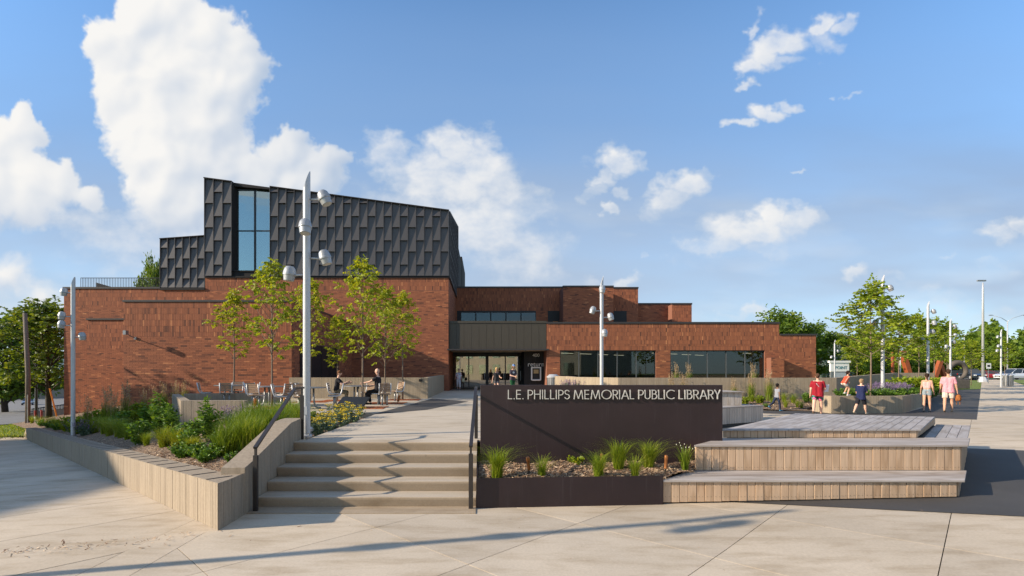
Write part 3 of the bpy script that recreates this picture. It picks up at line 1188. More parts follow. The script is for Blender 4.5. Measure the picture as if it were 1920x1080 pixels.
# raised planter by the path
pw = thing('raised_planter', 'low concrete planter box the girl jumps on, full of purple flowers', 'planter')
ring = [(14.5, 20.85), (17.46, 20.85), (22.4, 25.4), (17.2, 25.2), (14.5, 21.9)]
m = MB(); f = MB()
ztp = lambda x, y: .97 - .03 * max(0, x - 17.46) * .55
for k in range(3):
    p, q = [(14.5, 21.9), (14.5, 20.85), (17.46, 20.85), (22.4, 25.4)][k:k + 2]
    L = math.hypot(q[0] - p[0], q[1] - p[1])
    n_ = (-(q[1] - p[1]) / L, (q[0] - p[0]) / L)
    m.prism([p, q, (q[0] + n_[0] * .25, q[1] + n_[1] * .25), (p[0] + n_[0] * .25, p[1] + n_[1] * .25)], 0, (lambda kk: (lambda x, y: ztp(x, y) - .002 * kk))(k))
    boards(f, p, q, lambda x, y: 0, ztp, (-n_[0], -n_[1]), 60 + k)
m.build('planter_wall', MAT['board_lt'], pw)
f.build('board_face', MAT['board_lt'], pw)
struct(sheet('planter_soil', [(14.7, 21.0), (17.4, 21.0), (22.3, 25.3), (34, 39), (33, 40.5), (18.2, 25.6), (14.7, 22.5)], lambda x, y: .86 - .02 * max(0, x - 17) if x < 26 else .68 - .01 * (x - 26), MAT['mulch'], 0, 1.5))
struct(sheet('mulch_strip', [(5.2, 23.5), (12.6, 23.05), (14.55, 21.9), (14.6, 22.6), (17.6, 25.5), (6.9, 25.5)], lambda x, y: G(x, y) + .03 + .11 * max(0, y - 22.5), MAT['mulch'], 0, 1.0))

# ------------------------------------------------------------------ handrails
RAILY = {'left': (-3.21, 7.09, -3.29, 9.13), 'right': (-.17, 7.22, -.12, 9.25)}
for nm, (x0, y0, x1, y1) in RAILY.items():
    t = thing('stair_handrail', 'dark steel handrail on the %s side of the steps' % ('wall' if nm == 'left' else 'sign'), 'handrail', group='stair handrails')
    for (x, y, z0, ztop) in ((x0, y0, 0.0, .90), (x1, y1, .75, 1.69)):
        MB().box(x - .032, x + .032, y - .022, y + .022, z0, z0 + .80).build('post', MAT['rail'], t, bevel=.004)
        MB().box(x - .016, x + .016, y - .012, y + .012, z0 + .80, ztop - .01).build('stub', MAT['rail'], t)
    m = MB()
    for p, q in (((x0, y0 - .02, .905), (x1, y1 - .35, 1.685)), ((x1, y1 - .36, 1.685), (x1, y1 + .06, 1.688))):
        p, q = Vector(p), Vector(q)
        d_ = (q - p)
        u_ = d_.normalized()
        sd = u_.cross(Vector((0, 0, 1))).normalized()
        m.obox((p + q) / 2, d_ / 2, sd * .026, sd.cross(u_) * .016)
    m.build('rail', MAT['rail'], t)

# ------------------------------------------------------------------ sign wall, steel planter
sg = thing('sign_wall', 'dark brown steel sign wall with raised metal letters', 'sign', (0, 8.7, 0))
MB().box(-.04, 4.165, 0, .07, 0, 1.75).build('panel', MAT['signsteel'], sg, bevel=.004)


def arc(cx, cy, r, a0, a1, n=14, ry=None):
    ry = ry or r
    return [(cx + r * math.cos(R(a0 + (a1 - a0) * i / n)), cy + ry * math.sin(R(a0 + (a1 - a0) * i / n))) for i in range(n + 1)]


# geometric sans capitals, unit cap height: strokes as polylines, advance width
GL = {
    'L': ([[(0.05, 1), (0.05, .05)], [(0, .05), (.42, .05)]], .47),
    'E': ([[(0.05, 1), (0.05, 0)], [(0.05, .95), (.46, .95)], [(0.05, .52), (.44, .52)], [(0.05, .05), (.46, .05)]], .52),
    'P': ([[(0.05, 1), (0.05, 0)], [(0.05, .95), (.24, .95)] + arc(.24, .70, .25, 90, -90)[1:] + [(0.05, .45)]], .53),
    'H': ([[(0.05, 1), (0.05, 0)], [(.6, 1), (.6, 0)], [(0.05, .53), (.6, .53)]], .69),
    'I': ([[(0.05, 1), (0.05, 0)]], .14),
    'S': ([arc(.25, .735, .205, 20, 260, 14, .215) + arc(.25, .275, .225, 85, -165, 14, .235)], .52),
    'M': ([[(0.05, 0), (.17, .97)], [(.17, .97), (.47, .06)], [(.47, .06), (.77, .97)], [(.77, .97), (.89, 0)]], .96),
    'O': ([arc(.5, .5, .46, 0, 360, 30)], 1.0),
    'R': ([[(0.05, 1), (0.05, 0)], [(0.05, .95), (.24, .95)] + arc(.24, .71, .24, 90, -90)[1:] + [(0.05, .47)], [(.24, .47), (.5, .02)]], .54),
    'A': ([[(0.02, 0), (.36, .97)], [(.36, .97), (.70, 0)], [(.15, .33), (.57, .33)]], .72),
    'U': ([[(0.05, 1), (0.05, .3)] + arc(.29, .29, .24, 180, 360)[1:] + [(.53, 1)]], .60),
    'B': ([[(0.05, 1), (0.05, 0)], [(0.05, .95), (.22, .95)] + arc(.22, .75, .2, 90, -90)[1:] + [(0.05, .55)], [(.22, .55)] + arc(.25, .3, .25, 90, -90) + [(0.05, .05)]], .54),
    'C': ([arc(.5, .5, .46, 48, 312, 24)], .86),
    'Y': ([[(.02, 1), (.29, .46)], [(.56, 1), (.29, .46)], [(.29, .46), (.29, 0)]], .58),
    '.': ([[(0.06, 0), (0.06, .105)]], .16),
}


def glyph(ch, h, sw, dep):
    m = MB()
    for li, ln in enumerate(GL[ch][0]):
        closed = len(ln) > 3 and math.dist(ln[0], ln[-1]) < 1e-3
        pts = [(x * h, z * h) for x, z in ln]
        k = len(pts)
        lft, rgt = [], []
        for i in range(k):
            a = pts[i - 1] if i else (pts[-2] if closed else pts[0])
            b = pts[i + 1] if i < k - 1 else (pts[1] if closed else pts[-1])
            dx, dz = b[0] - a[0], b[1] - a[1]
            L = math.hypot(dx, dz)
            nx_, nz_ = -dz / L * sw / 2, dx / L * sw / 2
            if i == 0 and not closed or i == k - 1 and not closed:
                pass
            lft.append((pts[i][0] + nx_, pts[i][1] + nz_))
            rgt.append((pts[i][0] - nx_, pts[i][1] - nz_))
        d0, d1 = -dep - .0006 * li, -.018
        n = len(m.v)
        for q in range(k):
            for (x, z) in (lft[q], rgt[q]):
                m.v.append((x, d0, z)); m.v.append((x, d1, z))
        for q in range(k - 1):
            a, b = n + q * 4, n + (q + 1) * 4
            for f_ in ((a, a + 2, b + 2, b), (a + 1, b + 1, b + 3, a + 3), (a, b, b + 1, a + 1), (a + 2, a + 3, b + 3, b + 2)):
                m.f.append(f_); m.t.append(.5); m.m.append(0)
        for a in (n, n + (k - 1) * 4):
            m.f.append((a, a + 1, a + 3, a + 2)); m.t.append(.5); m.m.append(0)
    return m


TXT = 'L.E. PHILLIPS MEMORIAL PUBLIC LIBRARY'
caph, x_from, x_to = .163, PX(952, 8.7), PX(1349, 8.7)
gapw, spw = .085, .27
tot = sum((spw if c == ' ' else GL[c][1] + gapw) for c in TXT) - gapw
kx = (x_to - x_from) / (tot * caph)
cx_ = x_from
cache = {}
for c in TXT:
    if c == ' ':
        cx_ += spw * caph * kx
        continue
    if c not in cache:
        cache[c] = glyph(c, caph, .0132, .045).mesh('letter')
    o = link('letter', cache[c], MAT['letter'], sg, loc=(cx_, 0, PZ(748.3, 8.7)))
    o.scale = (kx, 1, 1)
    cx_ += (GL[c][1] + gapw) * caph * kx

sp_ = thing('steel_planter', 'low dark steel planter edge in front of the sign', 'planter', (0, 0, 0))
m = MB()
p0, p1 = (-.08, 7.27), (2.69, 7.47)
m.prism([p0, p1, (p1[0], p1[1] + .012), (p0[0], p0[1] + .012)], -.03, .433)
m.build('front_plate', MAT['signsteel'], sp_)
MB().box(-.092, -.08, 7.27, 8.9, -.03, .433).build('side_plate', MAT['signsteel'], sp_)
MB().box(-.094, -.082, 8.905, 9.3, .1, .74).build('side_plate', MAT['signsteel'], sp_)
struct(sheet('sign_bed', [(-.07, 7.29), (2.66, 7.49), (3.5, 8.28), (4.1, 8.69), (-.07, 8.69)], lambda x, y: .37 + .025 * math.sin(x * 5.3 + y * 3) + .03 * (y - 7.3), MAT['mulch'], 0, .18))


def chips(name, pts, zf, n, size, parent=None, seed=3):
    rr = np.random.default_rng(seed)
    P = np.array([pts() for _ in range(n)])
    a = rr.uniform(0, 2 * np.pi, n)
    tl = rr.uniform(-.5, .5, n)
    L = rr.uniform(.5, 1.3, n) * size
    w = L * rr.uniform(.18, .4, n)
    z = np.array([zf(x, y) for x, y in P]) + rr.uniform(.003, .02, n)
    u = np.stack([np.cos(a) * np.cos(tl), np.sin(a) * np.cos(tl), np.sin(tl)], 1) * L[:, None]
    v = np.stack([-np.sin(a), np.cos(a), rr.uniform(-.4, .4, n)], 1) * w[:, None]
    c = np.concatenate([P, z[:, None]], 1)
    V = np.stack([c - u - v, c + u - v * .6, c + u + v * .6, c - u + v], 1).reshape(-1, 3)
    Q = np.arange(4 * n).reshape(n, 4)
    o = link(name, np_mesh(name, V, Q, rr.random(n), MAT['chip']), None, parent)
    return tag(o, kind='stuff')


_r = random.Random(11)
tag(chips('mulch_chips', lambda: (lambda y: (_r.uniform(-.05, 2.6 + min(1, (y - 7.4) / 1.0) * 1.2), y))(_r.uniform(7.5, 8.66)), lambda x, y: .37 + .025 * math.sin(x * 5.3 + y * 3) + .03 * (y - 7.3), 5200, .028, None, 4), 'shredded bark mulch in the steel planter before the sign', 'mulch')


def _bedpt():
    y = 7.0 + abs(_r.gauss(0, 5))
    xw = C0[0] + WD[0] / WD[1] * (y - C0[1] - .4)
    return (_r.uniform(max(xw, -14), -3.5), y)


tag(chips('mulch_chips', _bedpt, ZB, 7000, .032, None, 5), 'bark mulch chips over the bed behind the long wall', 'mulch')
tag(chips('mulch_chips', lambda: (_r.uniform(7, 16.8), _r.uniform(22.7, 25.4)), lambda x, y: G(x, y) + .03 + .11 * max(0, y - 22.5), 3500, .04, None, 6), 'bark mulch chips below the retaining wall', 'mulch')
tag(chips('leaf_litter', lambda: (lambda a: (-4.9 + 1.1 * a + _r.gauss(0, .35), 5.75 + .28 * a + _r.gauss(0, .09)))(_r.gauss(0, .7)), zls, 170, .022, None, 9), 'dry leaf scraps strewn on the left sidewalk', 'leaf litter')
tag(chips('paving_crumbs', lambda: (_r.uniform(-3.2, 6.5), _r.uniform(4.4, 7.2)), G, 90, .009, None, 10), 'scattered crumbs of leaf and grit on the front paving', 'leaf litter')

# ------------------------------------------------------------------ timber decks
dk = thing('timber_deck', 'stepped timber seating deck with tan upright planks and grey boards', 'deck', (0, 0, 0))
Z1, Z2, Z3 = .36, .78, .935


def diag_box(m, p0, p1, n, th, z0, z1):
    """plank standing on the line p0-p1, thickness outwards along n"""
    c = [p0, p1, (p1[0] + n[0] * th, p1[1] + n[1] * th), (p0[0] + n[0] * th, p0[1] + n[1] * th)]
    if area(c) < 0:
        c = c[::-1]
    return m.prism(c, z0, z1)


def plank_front(parent, p0, p1, n, z0f, z1, pitch, mat, th=.026, seed=0):
    rr = random.Random(seed)
    L = math.dist(p0, p1)
    k = max(1, round(L / pitch))
    u = ((p1[0] - p0[0]) / L, (p1[1] - p0[1]) / L)
    for i in range(k):
        a, b = L * i / k + .004, L * (i + 1) / k - .004
        th_ = th + rr.uniform(-.003, .003)
        q0, q1 = (p0[0] + u[0] * a, p0[1] + u[1] * a), (p0[0] + u[0] * b, p0[1] + u[1] * b)
        mid = ((q0[0] + q1[0]) / 2, (q0[1] + q1[1]) / 2)
        m_ = MB()
        loc = [(q[0] - mid[0], q[1] - mid[1]) for q in (q0, q1)]
        diag_box(m_, loc[0], loc[1], n, th_, z0f(*mid) + rr.uniform(0, .004), z1)
        m_.build('plank', mat, parent, loc=(mid[0], mid[1], 0), bevel=.003)


def board_top(parent, poly, z, mat, th=.03, rot=0, name='deck_board'):
    cx0, cy0 = sum(p[0] for p in poly) / len(poly), sum(p[1] for p in poly) / len(poly)
    q = [(x - cx0, y - cy0) for x, y in poly]
    if area(q) < 0:
        q = q[::-1]
    if rot:
        c_, s_ = math.cos(-rot), math.sin(-rot)
        q = [(x * c_ - y * s_, x * s_ + y * c_) for x, y in q]
    o = MB().prism(q, -th, 0).build(name, mat, parent, loc=(cx0, cy0, z), bevel=.003)
    o.rotation_euler = (0, 0, rot)
    return o


gnd = lambda x, y: G(x, y) + .02
t1 = ((2.70, 7.5), (7.14, 7.5))
t2 = ((3.50, 8.23), (7.88, 8.23))
t3 = ((4.37, 9.1), (7.92, 9.1))
D45 = (.7071, -.7071)
# dark carcass inside, a little short of every face
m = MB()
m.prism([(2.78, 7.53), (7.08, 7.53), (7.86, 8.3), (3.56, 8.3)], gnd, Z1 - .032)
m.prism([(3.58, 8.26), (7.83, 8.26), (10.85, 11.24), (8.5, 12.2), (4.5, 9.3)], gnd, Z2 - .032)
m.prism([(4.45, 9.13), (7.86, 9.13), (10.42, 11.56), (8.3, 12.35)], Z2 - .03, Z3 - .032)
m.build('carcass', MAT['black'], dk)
plank_front(dk, (2.70, 7.53), (7.10, 7.53), (0, -1), gnd, Z1 - .03, .127, MAT['wood_up'], seed=1)
plank_front(dk, (3.50, 8.26), (7.85, 8.26), (0, -1), lambda x, y: Z1, Z2 - .03, .132, MAT['wood_up'], seed=2)
plank_front(dk, (4.37, 9.13), (7.88, 9.13), (0, -1), lambda x, y: Z2, Z3 - .03, .124, MAT['wood_up'], seed=3)
plank_front(dk, (7.12, 7.53), (7.86, 8.27), D45, gnd, Z1 - .03, .13, MAT['wood_up'], seed=4)
plank_front(dk, (7.85, 8.26), (10.87, 11.28), D45, gnd, Z2 - .03, .13, MAT['wood_up'], seed=5)
plank_front(dk, (7.88, 9.13), (10.44, 11.6), D45, lambda x, y: Z2, Z3 - .03, .13, MAT['wood_up'], seed=6)
plank_front(dk, (2.72, 7.53), (3.5, 8.26), (-.7071, .7071), gnd, Z1 - .03, .13, MAT['wood_up'], seed=7)
plank_front(dk, (3.52, 8.26), (4.35, 9.1), (-.7071, .7071), lambda x, y: .3, Z2 - .03, .13, MAT['wood_up'], seed=8)
plank_front(dk, (10.44, 11.6), (8.35, 12.4), (.3, .95), gnd, Z3 - .03, .13, MAT['wood_up'], seed=9)
sc_m = MB()
for xa, xb, yf, z0_, z1_, k_ in ((2.70, 7.10, 7.53, .06, .33, 35), (3.50, 7.85, 8.26, .36, .75, 33)):
    for i in range(k_):
        for sx in (.28, .72):
            for zz in (z1_ - .045, max(z0_, gnd(lerp(xa, xb, (i + sx) / k_), yf)) + .05):
                sc_m.lathe([(.0042, 0), (.0042, .002)], (lerp(xa, xb, (i + sx) / k_), yf - .0293, zz), (0, -1, 0), 6)
sc_m.build('screw_heads', MAT['rail'], dk)['kind'] = 'stuff'
for i in range(5):                                       # lower tread, boards lengthwise
    y0, y1 = 7.475 + .152 * i, 7.475 + .152 * (i + 1) - .006
    board_top(dk, [(2.66 + (y0 - 7.475), y0), (7.19 + (y0 - 7.475), y0), (7.19 + (y1 - 7.475), y1), (2.66 + (y1 - 7.475), y1)], Z1, MAT['wood_x'])
for i in range(6):
    y0, y1 = 8.205 + .149 * i, 8.205 + .149 * (i + 1) - .006
    xr0, xr1 = 7.95 + (y0 - 8.205), 7.95 + (y1 - 8.205)
    board_top(dk, [(3.46 + (y0 - 8.205), y0), (xr0, y0), (xr1, y1), (3.46 + (y1 - 8.205), y1)], Z2, MAT['wood_x'])


def back_hit(x0, y0, a, b):
    """where the 45 degree board from (x0, y0) meets the back edge a-b"""
    dx, dy = b[0] - a[0], b[1] - a[1]
    t = ((a[0] - x0) * dy - (a[1] - y0) * dx) / (dy - dx)
    return x0 + t, y0 + t


A_, B_ = (8.30, 12.42), (10.52, 11.60)
for i in range(18):                                      # top platform, boards on the diagonal
    xa, xb = 4.34 + .2 * i, 4.34 + .2 * (i + 1) - .008
    pa, pb = back_hit(xa, 9.075, A_, B_), back_hit(xb, 9.075, A_, B_)
    board_top(dk, [(xa, 9.075), (xb, 9.075), pb, pa], Z3, MAT['wood_d'], rot=R(45))
for i in range(4):                                       # strip beside it, one step down
    xa, xb = 8.02 + .2 * i, 8.02 + .2 * (i + 1) - .008
    pa, pb = back_hit(xa, 9.11, (8.5, 12.2), (10.95, 11.2)), back_hit(xb, 9.11, (8.5, 12.2), (10.95, 11.2))
    board_top(dk, [(xa, 9.11), (xb, 9.11), pb, pa], Z2, MAT['wood_d'], rot=R(45))

db = thing('timber_bench_block', 'smaller two-step grey timber block half hidden behind the sign', 'deck')
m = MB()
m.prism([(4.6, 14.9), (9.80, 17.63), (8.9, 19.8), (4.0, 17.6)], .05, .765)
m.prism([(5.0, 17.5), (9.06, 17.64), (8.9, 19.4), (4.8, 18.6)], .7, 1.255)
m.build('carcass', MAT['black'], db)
n_ = Vector((17.6 - 14.85, -(9.83 - 4.6))).normalized()
plank_front(db, (4.6, 14.86), (9.82, 17.6), (n_.x, n_.y), lambda x, y: .235, .77, .127, MAT['wood_grey'], seed=21)
plank_front(db, (9.82, 17.6), (8.95, 19.8), (.93, .37), lambda x, y: .235, .77, .127, MAT['wood_grey'], seed=22)
plank_front(db, (5.0, 17.5), (9.08, 17.6), (0, -1), lambda x, y: .8, 1.26, .127, MAT['wood_grey'], seed=23)
plank_front(db, (9.08, 17.62), (8.95, 19.4), (1, 0), lambda x, y: .8, 1.26, .127, MAT['wood_grey'], seed=24)
nb = 12
for i in range(nb):
    a, b = i / nb, (i + 1) / nb - .004
    e0, e1 = ((4.57, 14.8), (9.87, 17.58)), ((4.0, 17.6), (8.95, 19.85))
    q = lambda s_, k: (lerp(e0[k][0], e1[k][0], s_), lerp(e0[k][1], e1[k][1], s_))
    board_top(db, [q(a, 0), q(a, 1), q(b, 1), q(b, 0)], .80, MAT['wood_d'])
for i in range(10):
    y0, y1 = 17.46 + .18 * i, 17.46 + .18 * (i + 1) - .006
    board_top(db, [(5.0, y0), (9.11 - .08 * i * .1, y0), (9.11 - .08 * i * .1, y1), (5.0, y1)], 1.29, MAT['wood_d'])

# ------------------------------------------------------------------ the library
lib = thing('library_building', 'red brick library with dark folded metal upper storey and glazed entrance', 'building', (0, 0, 0))
YA, YB, YD, YF = 36.5, 25.0, 36.7, 46.4
brk = np.random.default_rng(17)


def lay(rect, pat, holes=(), L=.30, H=.0855, jt=.010):
    """brick rectangles (u0, u1, z0, z1) filling rect; 'h' running bond, 'v' stacked soldiers"""
    u0, u1, z0, z1 = rect
    out = []
    if pat == 'h':
        n = int(math.ceil((z1 - z0) / H))
        for r in range(n):
            zb2 = z1 - (r + 1) * H
            zt2 = z1 - r * H - jt
            if zb2 < z0 - .04:
                continue
            sh = (r % 2) * L / 2
            k = -1
            while True:
                a = u0 - sh + (k + 1) * L
                b = a + L - jt
                k += 1
                if a >= u1 - .01:
                    break
                a2, b2 = max(a, u0 + .002), min(b, u1 - .002)
                if b2 - a2 > .03:
                    out.append((a2, b2, max(zb2, z0), zt2))
    else:
        n = int(math.ceil((z1 - z0) / L - .02))
        for r in range(n):
            zb2, zt2 = z1 - (r + 1) * L, z1 - r * L - jt
            zb2 = max(zb2, z0)
            if zt2 - zb2 < .03:
                continue
            k = int((u1 - u0) / H)
            w = (u1 - u0) / k
            for i in range(k):
                out.append((u0 + i * w, u0 + (i + 1) * w - jt, zb2, zt2))
    res = []
    for a, b, c, d in out:
        keep = True
        for (h0, h1, h2, h3) in holes:
            if a < h1 - .001 and b > h0 + .001 and c < h3 - .001 and d > h2 + .001:
                if a < h0 - .05 and c >= h2 - .03:
                    b = h0 - .004
                elif b > h1 + .05 and c >= h2 - .03:
                    a = h1 + .004
                else:
                    keep = False
        if keep and b - a > .02:
            res.append((a, b, c, d))
    return res


def tones(n):
    t = np.clip(brk.normal(.5, .15, n), .12, .86)
    k = brk.random(n)
    t[k < .035] = brk.uniform(.02, .18, (k < .035).sum())
    t[k > .965] = brk.uniform(.86, 1.0, (k > .965).sum())
    return t


def brick_mesh(name, rects, origin, u, n, proud=.007):
    """one mesh of many bricks standing proud of a wall plane: u along the wall, n outwards"""
    Rr = np.array(rects)
    N_ = len(Rr)
    u, n = np.array(u, float), np.array(n, float)
    o = np.array(origin, float)
    up = np.array((0, 0, 1.0))
    pr = proud + brk.uniform(-.002, .002, N_)
    V = np.zeros((N_, 8, 3))
    for i, (ui, zi, di) in enumerate(((0, 2, 0), (1, 2, 0), (1, 3, 0), (0, 3, 0), (0, 2, 1), (1, 2, 1), (1, 3, 1), (0, 3, 1))):
        V[:, i] = o + Rr[:, ui:ui + 1] * u + Rr[:, zi:zi + 1] * up + (pr[:, None] * n if di else 0)
    b = np.arange(N_)[:, None] * 8
    flip = np.dot(np.cross(u, up), n) < 0
    fq = [(4, 5, 6, 7), (0, 1, 5, 4), (1, 2, 6, 5), (2, 3, 7, 6), (3, 0, 4, 7)]
    if flip:
        fq = [q[::-1] for q in fq]
    Q = np.concatenate([b + np.array(q) for q in fq], 0)
    T = np.tile(tones(N_), 5)
    return np_mesh(name, V.reshape(-1, 3), Q, T, MAT['brick'])


def brick_part(part, rects, origin, u, n):
    o = link('brickwork', brick_mesh('brickwork', rects, origin, u, n), None, part)
    o['kind'] = 'stuff'
    return o


FRONT = ((1, 0, 0), (0, -1, 0))
SIDE = ((0, 1, 0), (1, 0, 0))

# --- near wing (its bricks are the largest in view: 300 of them are single bricks)
bx0, bx1, btop = PX(232, YB), PX(547, YB), PZ(566, YB)
wing = MB().box(bx0, bx1, YB, YA + .4, -2.0, btop).build('wing_wall', MAT['mortar'], lib)
rects = lay((bx0, bx1, PZ(631, YB), btop), 'v') + lay((bx0, bx1, -1.2, PZ(631, YB)), 'h')
full_h = [r for r in rects if abs(r[1] - r[0] - .29) < .003 and abs(r[3] - r[2] - .0755) < .003 and PZ(712, YB) < r[2] < PZ(636, YB)]
full_v = [r for r in rects if abs(r[3] - r[2] - .29) < .003]
rnd2 = random.Random(5)
pick = set(rnd2.sample(full_h, min(190, len(full_h))) + rnd2.sample(full_v, min(110, len(full_v))))
brick_part(wing, [r for r in rects if r not in pick], (0, YB, 0), *FRONT)
bm_cache = {}
for r in pick:
    v = r[3] - r[2] > r[1] - r[0]
    key = (v, rnd2.randrange(9))
    if key not in bm_cache:
        w_, h_ = (r[1] - r[0], r[3] - r[2])
        t_ = [.20, .10, .38, .45, .5, .55, .62, .74, .92][key[1]]
        mm = MB().box(-w_ / 2, w_ / 2, -.0075 - .0004 * key[1], .02, -h_ / 2, h_ / 2, t_).mesh('brick')
        mm.materials.append(MAT['brick'])
        bm_cache[key] = mm
    link('brick', bm_cache[key], None, wing, loc=((r[0] + r[1]) / 2, YB, (r[2] + r[3]) / 2))
# inner flank of the wing, in its own shade
op = (26.1, 33.0, 1.2, 3.5)
brick_part(wing, lay((YB + .01, YA, 2.2, btop), 'h', [op]) + lay((YB + .01, YA, .3, 2.2), 'h', [op]), (bx1, 0, 0), *SIDE)
MB().box(bx1 + .001, bx1 + .006, op[0], op[1], op[2], op[3]).build('side_opening', MAT['black'], wing)
m = MB()
for k in range(5):
    y = lerp(op[0], op[1], k / 4)
    m.box(bx1 + .006, bx1 + .03, y - .03, y + .03, op[2], op[3])
m.build('opening_frame', MAT['frame'], wing)
cop = MB().box(bx0 - .04, bx1 + .05, YB - .05, YA - .02, btop, btop + .09).build('coping', MAT['coping'], lib)

# --- main block
ax0, ax1, ax2 = PX(120, YA), PX(385, YA), PX(841, YA)
za_l, za_r = PZ(541.5, YA), PZ(521, YA)
main = MB().box(ax0, ax1, YA, 60, -4, za_l).box(ax1, ax2, YA, 60.002, -3, za_r).build('main_wall', MAT['mortar'], lib)
rects = lay((ax0, ax1 - .003, PZ(576, YA), za_l), 'v') + lay((ax0, PX(262, YA), -3, PZ(576, YA)), 'h') + lay((PX(262, YA), ax1, 5.4, PZ(576, YA)), 'h')
rects += lay((ax1, ax2, PZ(545, YA), za_r), 'v') + lay((ax1, ax2, .3, PZ(545, YA)), 'h')
brick_part(main, rects, (0, YA, 0), *FRONT)
brick_part(main, lay((YA + .01, YF + .3, .4, za_r), 'h'), (ax2, 0, 0), *SIDE)
cx0, cx1 = PX(163, YA - .25), PX(240, YA - .25)
bay = MB().box(cx0, cx1, YA - .25, YA + .1, -3, PZ(600, YA - .25)).build('blind_bay', MAT['mortar'], lib)
brick_part(bay, lay((cx0, cx1, PZ(653, YA - .25), PZ(601, YA - .25)), 'v') + lay((cx0, cx1, -3, PZ(653, YA - .25)), 'h'), (0, YA - .25, 0), *FRONT)
MB().box(cx0 - .03, cx1, YA - .33, YA - .016, PZ(600, YA - .25), PZ(597, YA - .25)).build('coping', MAT['coping'], lib)
MB().box(ax0 - .05, PX(301, YA), YA - .07, YA + .5, za_l, za_l + .13).build('coping', MAT['coping'], lib)
MB().box(PX(301, YA), ax1, YA - .09, YA + .3, za_l - .10, za_l + .06).build('coping', MAT['zinc2'], lib)
MB().box(ax1 - .02, ax2 + .03, YA - .09, YA + .3, za_r, za_r + .12).build('coping', MAT['zinc2'], lib)

# --- dark metal upper storey: folded shingles, each its own panel
tx = lambda x: lerp(PZ(334, YA), PZ(394.5, YA), (x - ax1) / (ax2 - ax1))
wx0, wx1 = PX(436, YA), PX(507, YA)
upper = MB()
for a, b in ((ax1, wx0), (wx1, ax2)):
    upper.extr([(a, za_r + .1), (b, za_r + .1), (b, tx(b) - .03), (a, tx(a) - .03)], YA + .02, 46, 'y')
upper.extr([(wx0, za_r + .1), (wx1, za_r + .1), (wx1, PZ(509, YA)), (wx0, PZ(509, YA))], YA + .05, 46, 'y')
upper.extr([(wx0, PZ(349, YA)), (wx1, PZ(355, YA)), (wx1, tx(wx1) - .03), (wx0, tx(wx0) - .03)], YA + .06, 46, 'y')
upper.extr([(wx0, PZ(509, YA)), (wx1, PZ(509, YA)), (wx1, PZ(355, YA)), (wx0, PZ(349, YA))], 40, 46, 'y')
upper.add([(ax2, 36.55, za_r), (ax2, 49, za_r), (ax2, 49, 16.2), (ax2, 36.55, tx(ax2) - .05), (ax2 - 2, 36.55, za_r), (ax2 - 2, 49, za_r), (ax2 - 2, 49, 16.2), (ax2 - 2, 36.55, tx(ax2) - .05)],
          [(0, 1, 2, 3), (7, 6, 5, 4), (3, 2, 6, 7), (1, 5, 6, 2), (0, 3, 7, 4)])
upper.box(ax2 - 2, ax2 + .06, 49.0, 58, za_r, 14.4)
upper.box(ax2 - 2, ax2 + .10, 58.0, 68, za_r, 15.3)
upper = upper.build('upper_storey', MAT['zinc2'], lib)
shingle_cache = {}


def shingles(parent, o, u, n, w0, w1, cw_, rh, zbot, ztopf, flip0=0, dep=(.03, .165)):
    k = round((w1 - w0) / cw_)
    cw_ = (w1 - w0) / k
    o, u, n = Vector(o), Vector(u), Vector(n)
    for c in range(k + 1):                                      # standing seams between the columns
        q_ = w0 + c * cw_
        zt_s = ztopf(q_) - .05
        MB().obox(n * (dep[1] + .012) / 2 + Vector((0, 0, (zt_s - zbot) / 2)), u * .014, n * (dep[1] + .012) / 2, (0, 0, (zt_s - zbot) / 2)).build('standing_seam', MAT['zinc'], parent, loc=o + u * q_ + Vector((0, 0, zbot)))
    for c in range(k):
        a, b = w0 + c * cw_ + .016, w0 + (c + 1) * cw_ - .016
        top = (ztopf(a), ztopf(b))
        rows = []
        z = zbot
        nz_ = zbot + (rh * .46 if (c + flip0) % 2 else rh)          # level courses, alternate columns half a step up
        while nz_ < max(top) - .25:
            rows.append((z, nz_))
            z, nz_ = nz_, nz_ + rh
        rows.append((z, None))
        for (z0, z1) in rows:
            z0 = max(z0, zbot)
            za, zb3 = (top[0] - .04, top[1] - .04) if z1 is None else (z1 - .012, z1 - .012)
            if min(za, zb3) - z0 < .1:
                continue
            fr = min(1, (min(za, zb3) - z0) / rh)
            d1 = dep[1]
            P = lambda q, z_, d_: o + u * (q - (a + b) / 2) + n * d_ + Vector((0, 0, z_ - z0))
            key = (round(fr, 2), round(za - zb3, 3), tuple(round(q, 2) for q in (*u, *n)), round(b - a, 3))
            if key not in shingle_cache or z1 is None:
                vs_ = [P(a, z0, 0), P(b, z0, 0), P(b, zb3, 0), P(a, za, 0), P(a, z0, d1), P(b, z0, d1), P(b, zb3, dep[0]), P(a, za, dep[0])]
                vs_ = [v_ - o for v_ in vs_]
                fq = [(4, 5, 6, 7), (0, 1, 5, 4), (1, 2, 6, 5), (2, 3, 7, 6), (3, 0, 4, 7)]
                if u.cross(Vector((0, 0, 1))).dot(n) < 0:
                    fq = [q[::-1] for q in fq]
                me = MB().add(vs_, fq).mesh('metal_panel')
                me.materials.append(MAT['zinc'])
                if z1 is not None:
                    shingle_cache[key] = me
            else:
                me = shingle_cache[key]
            c_ = o + u * ((a + b) / 2) + Vector((0, 0, z0))
            link('metal_panel', me, None, parent, loc=c_)


shingles(upper, (0, YA + .02, 0), (1, 0, 0), (0, -1, 0), ax1, wx0 - .02, .6, 1.76, za_r + .13, tx)
shingles(upper, (0, YA + .02, 0), (1, 0, 0), (0, -1, 0), wx1 + .02, ax2, .588, 1.76, za_r + .13, tx, 1)
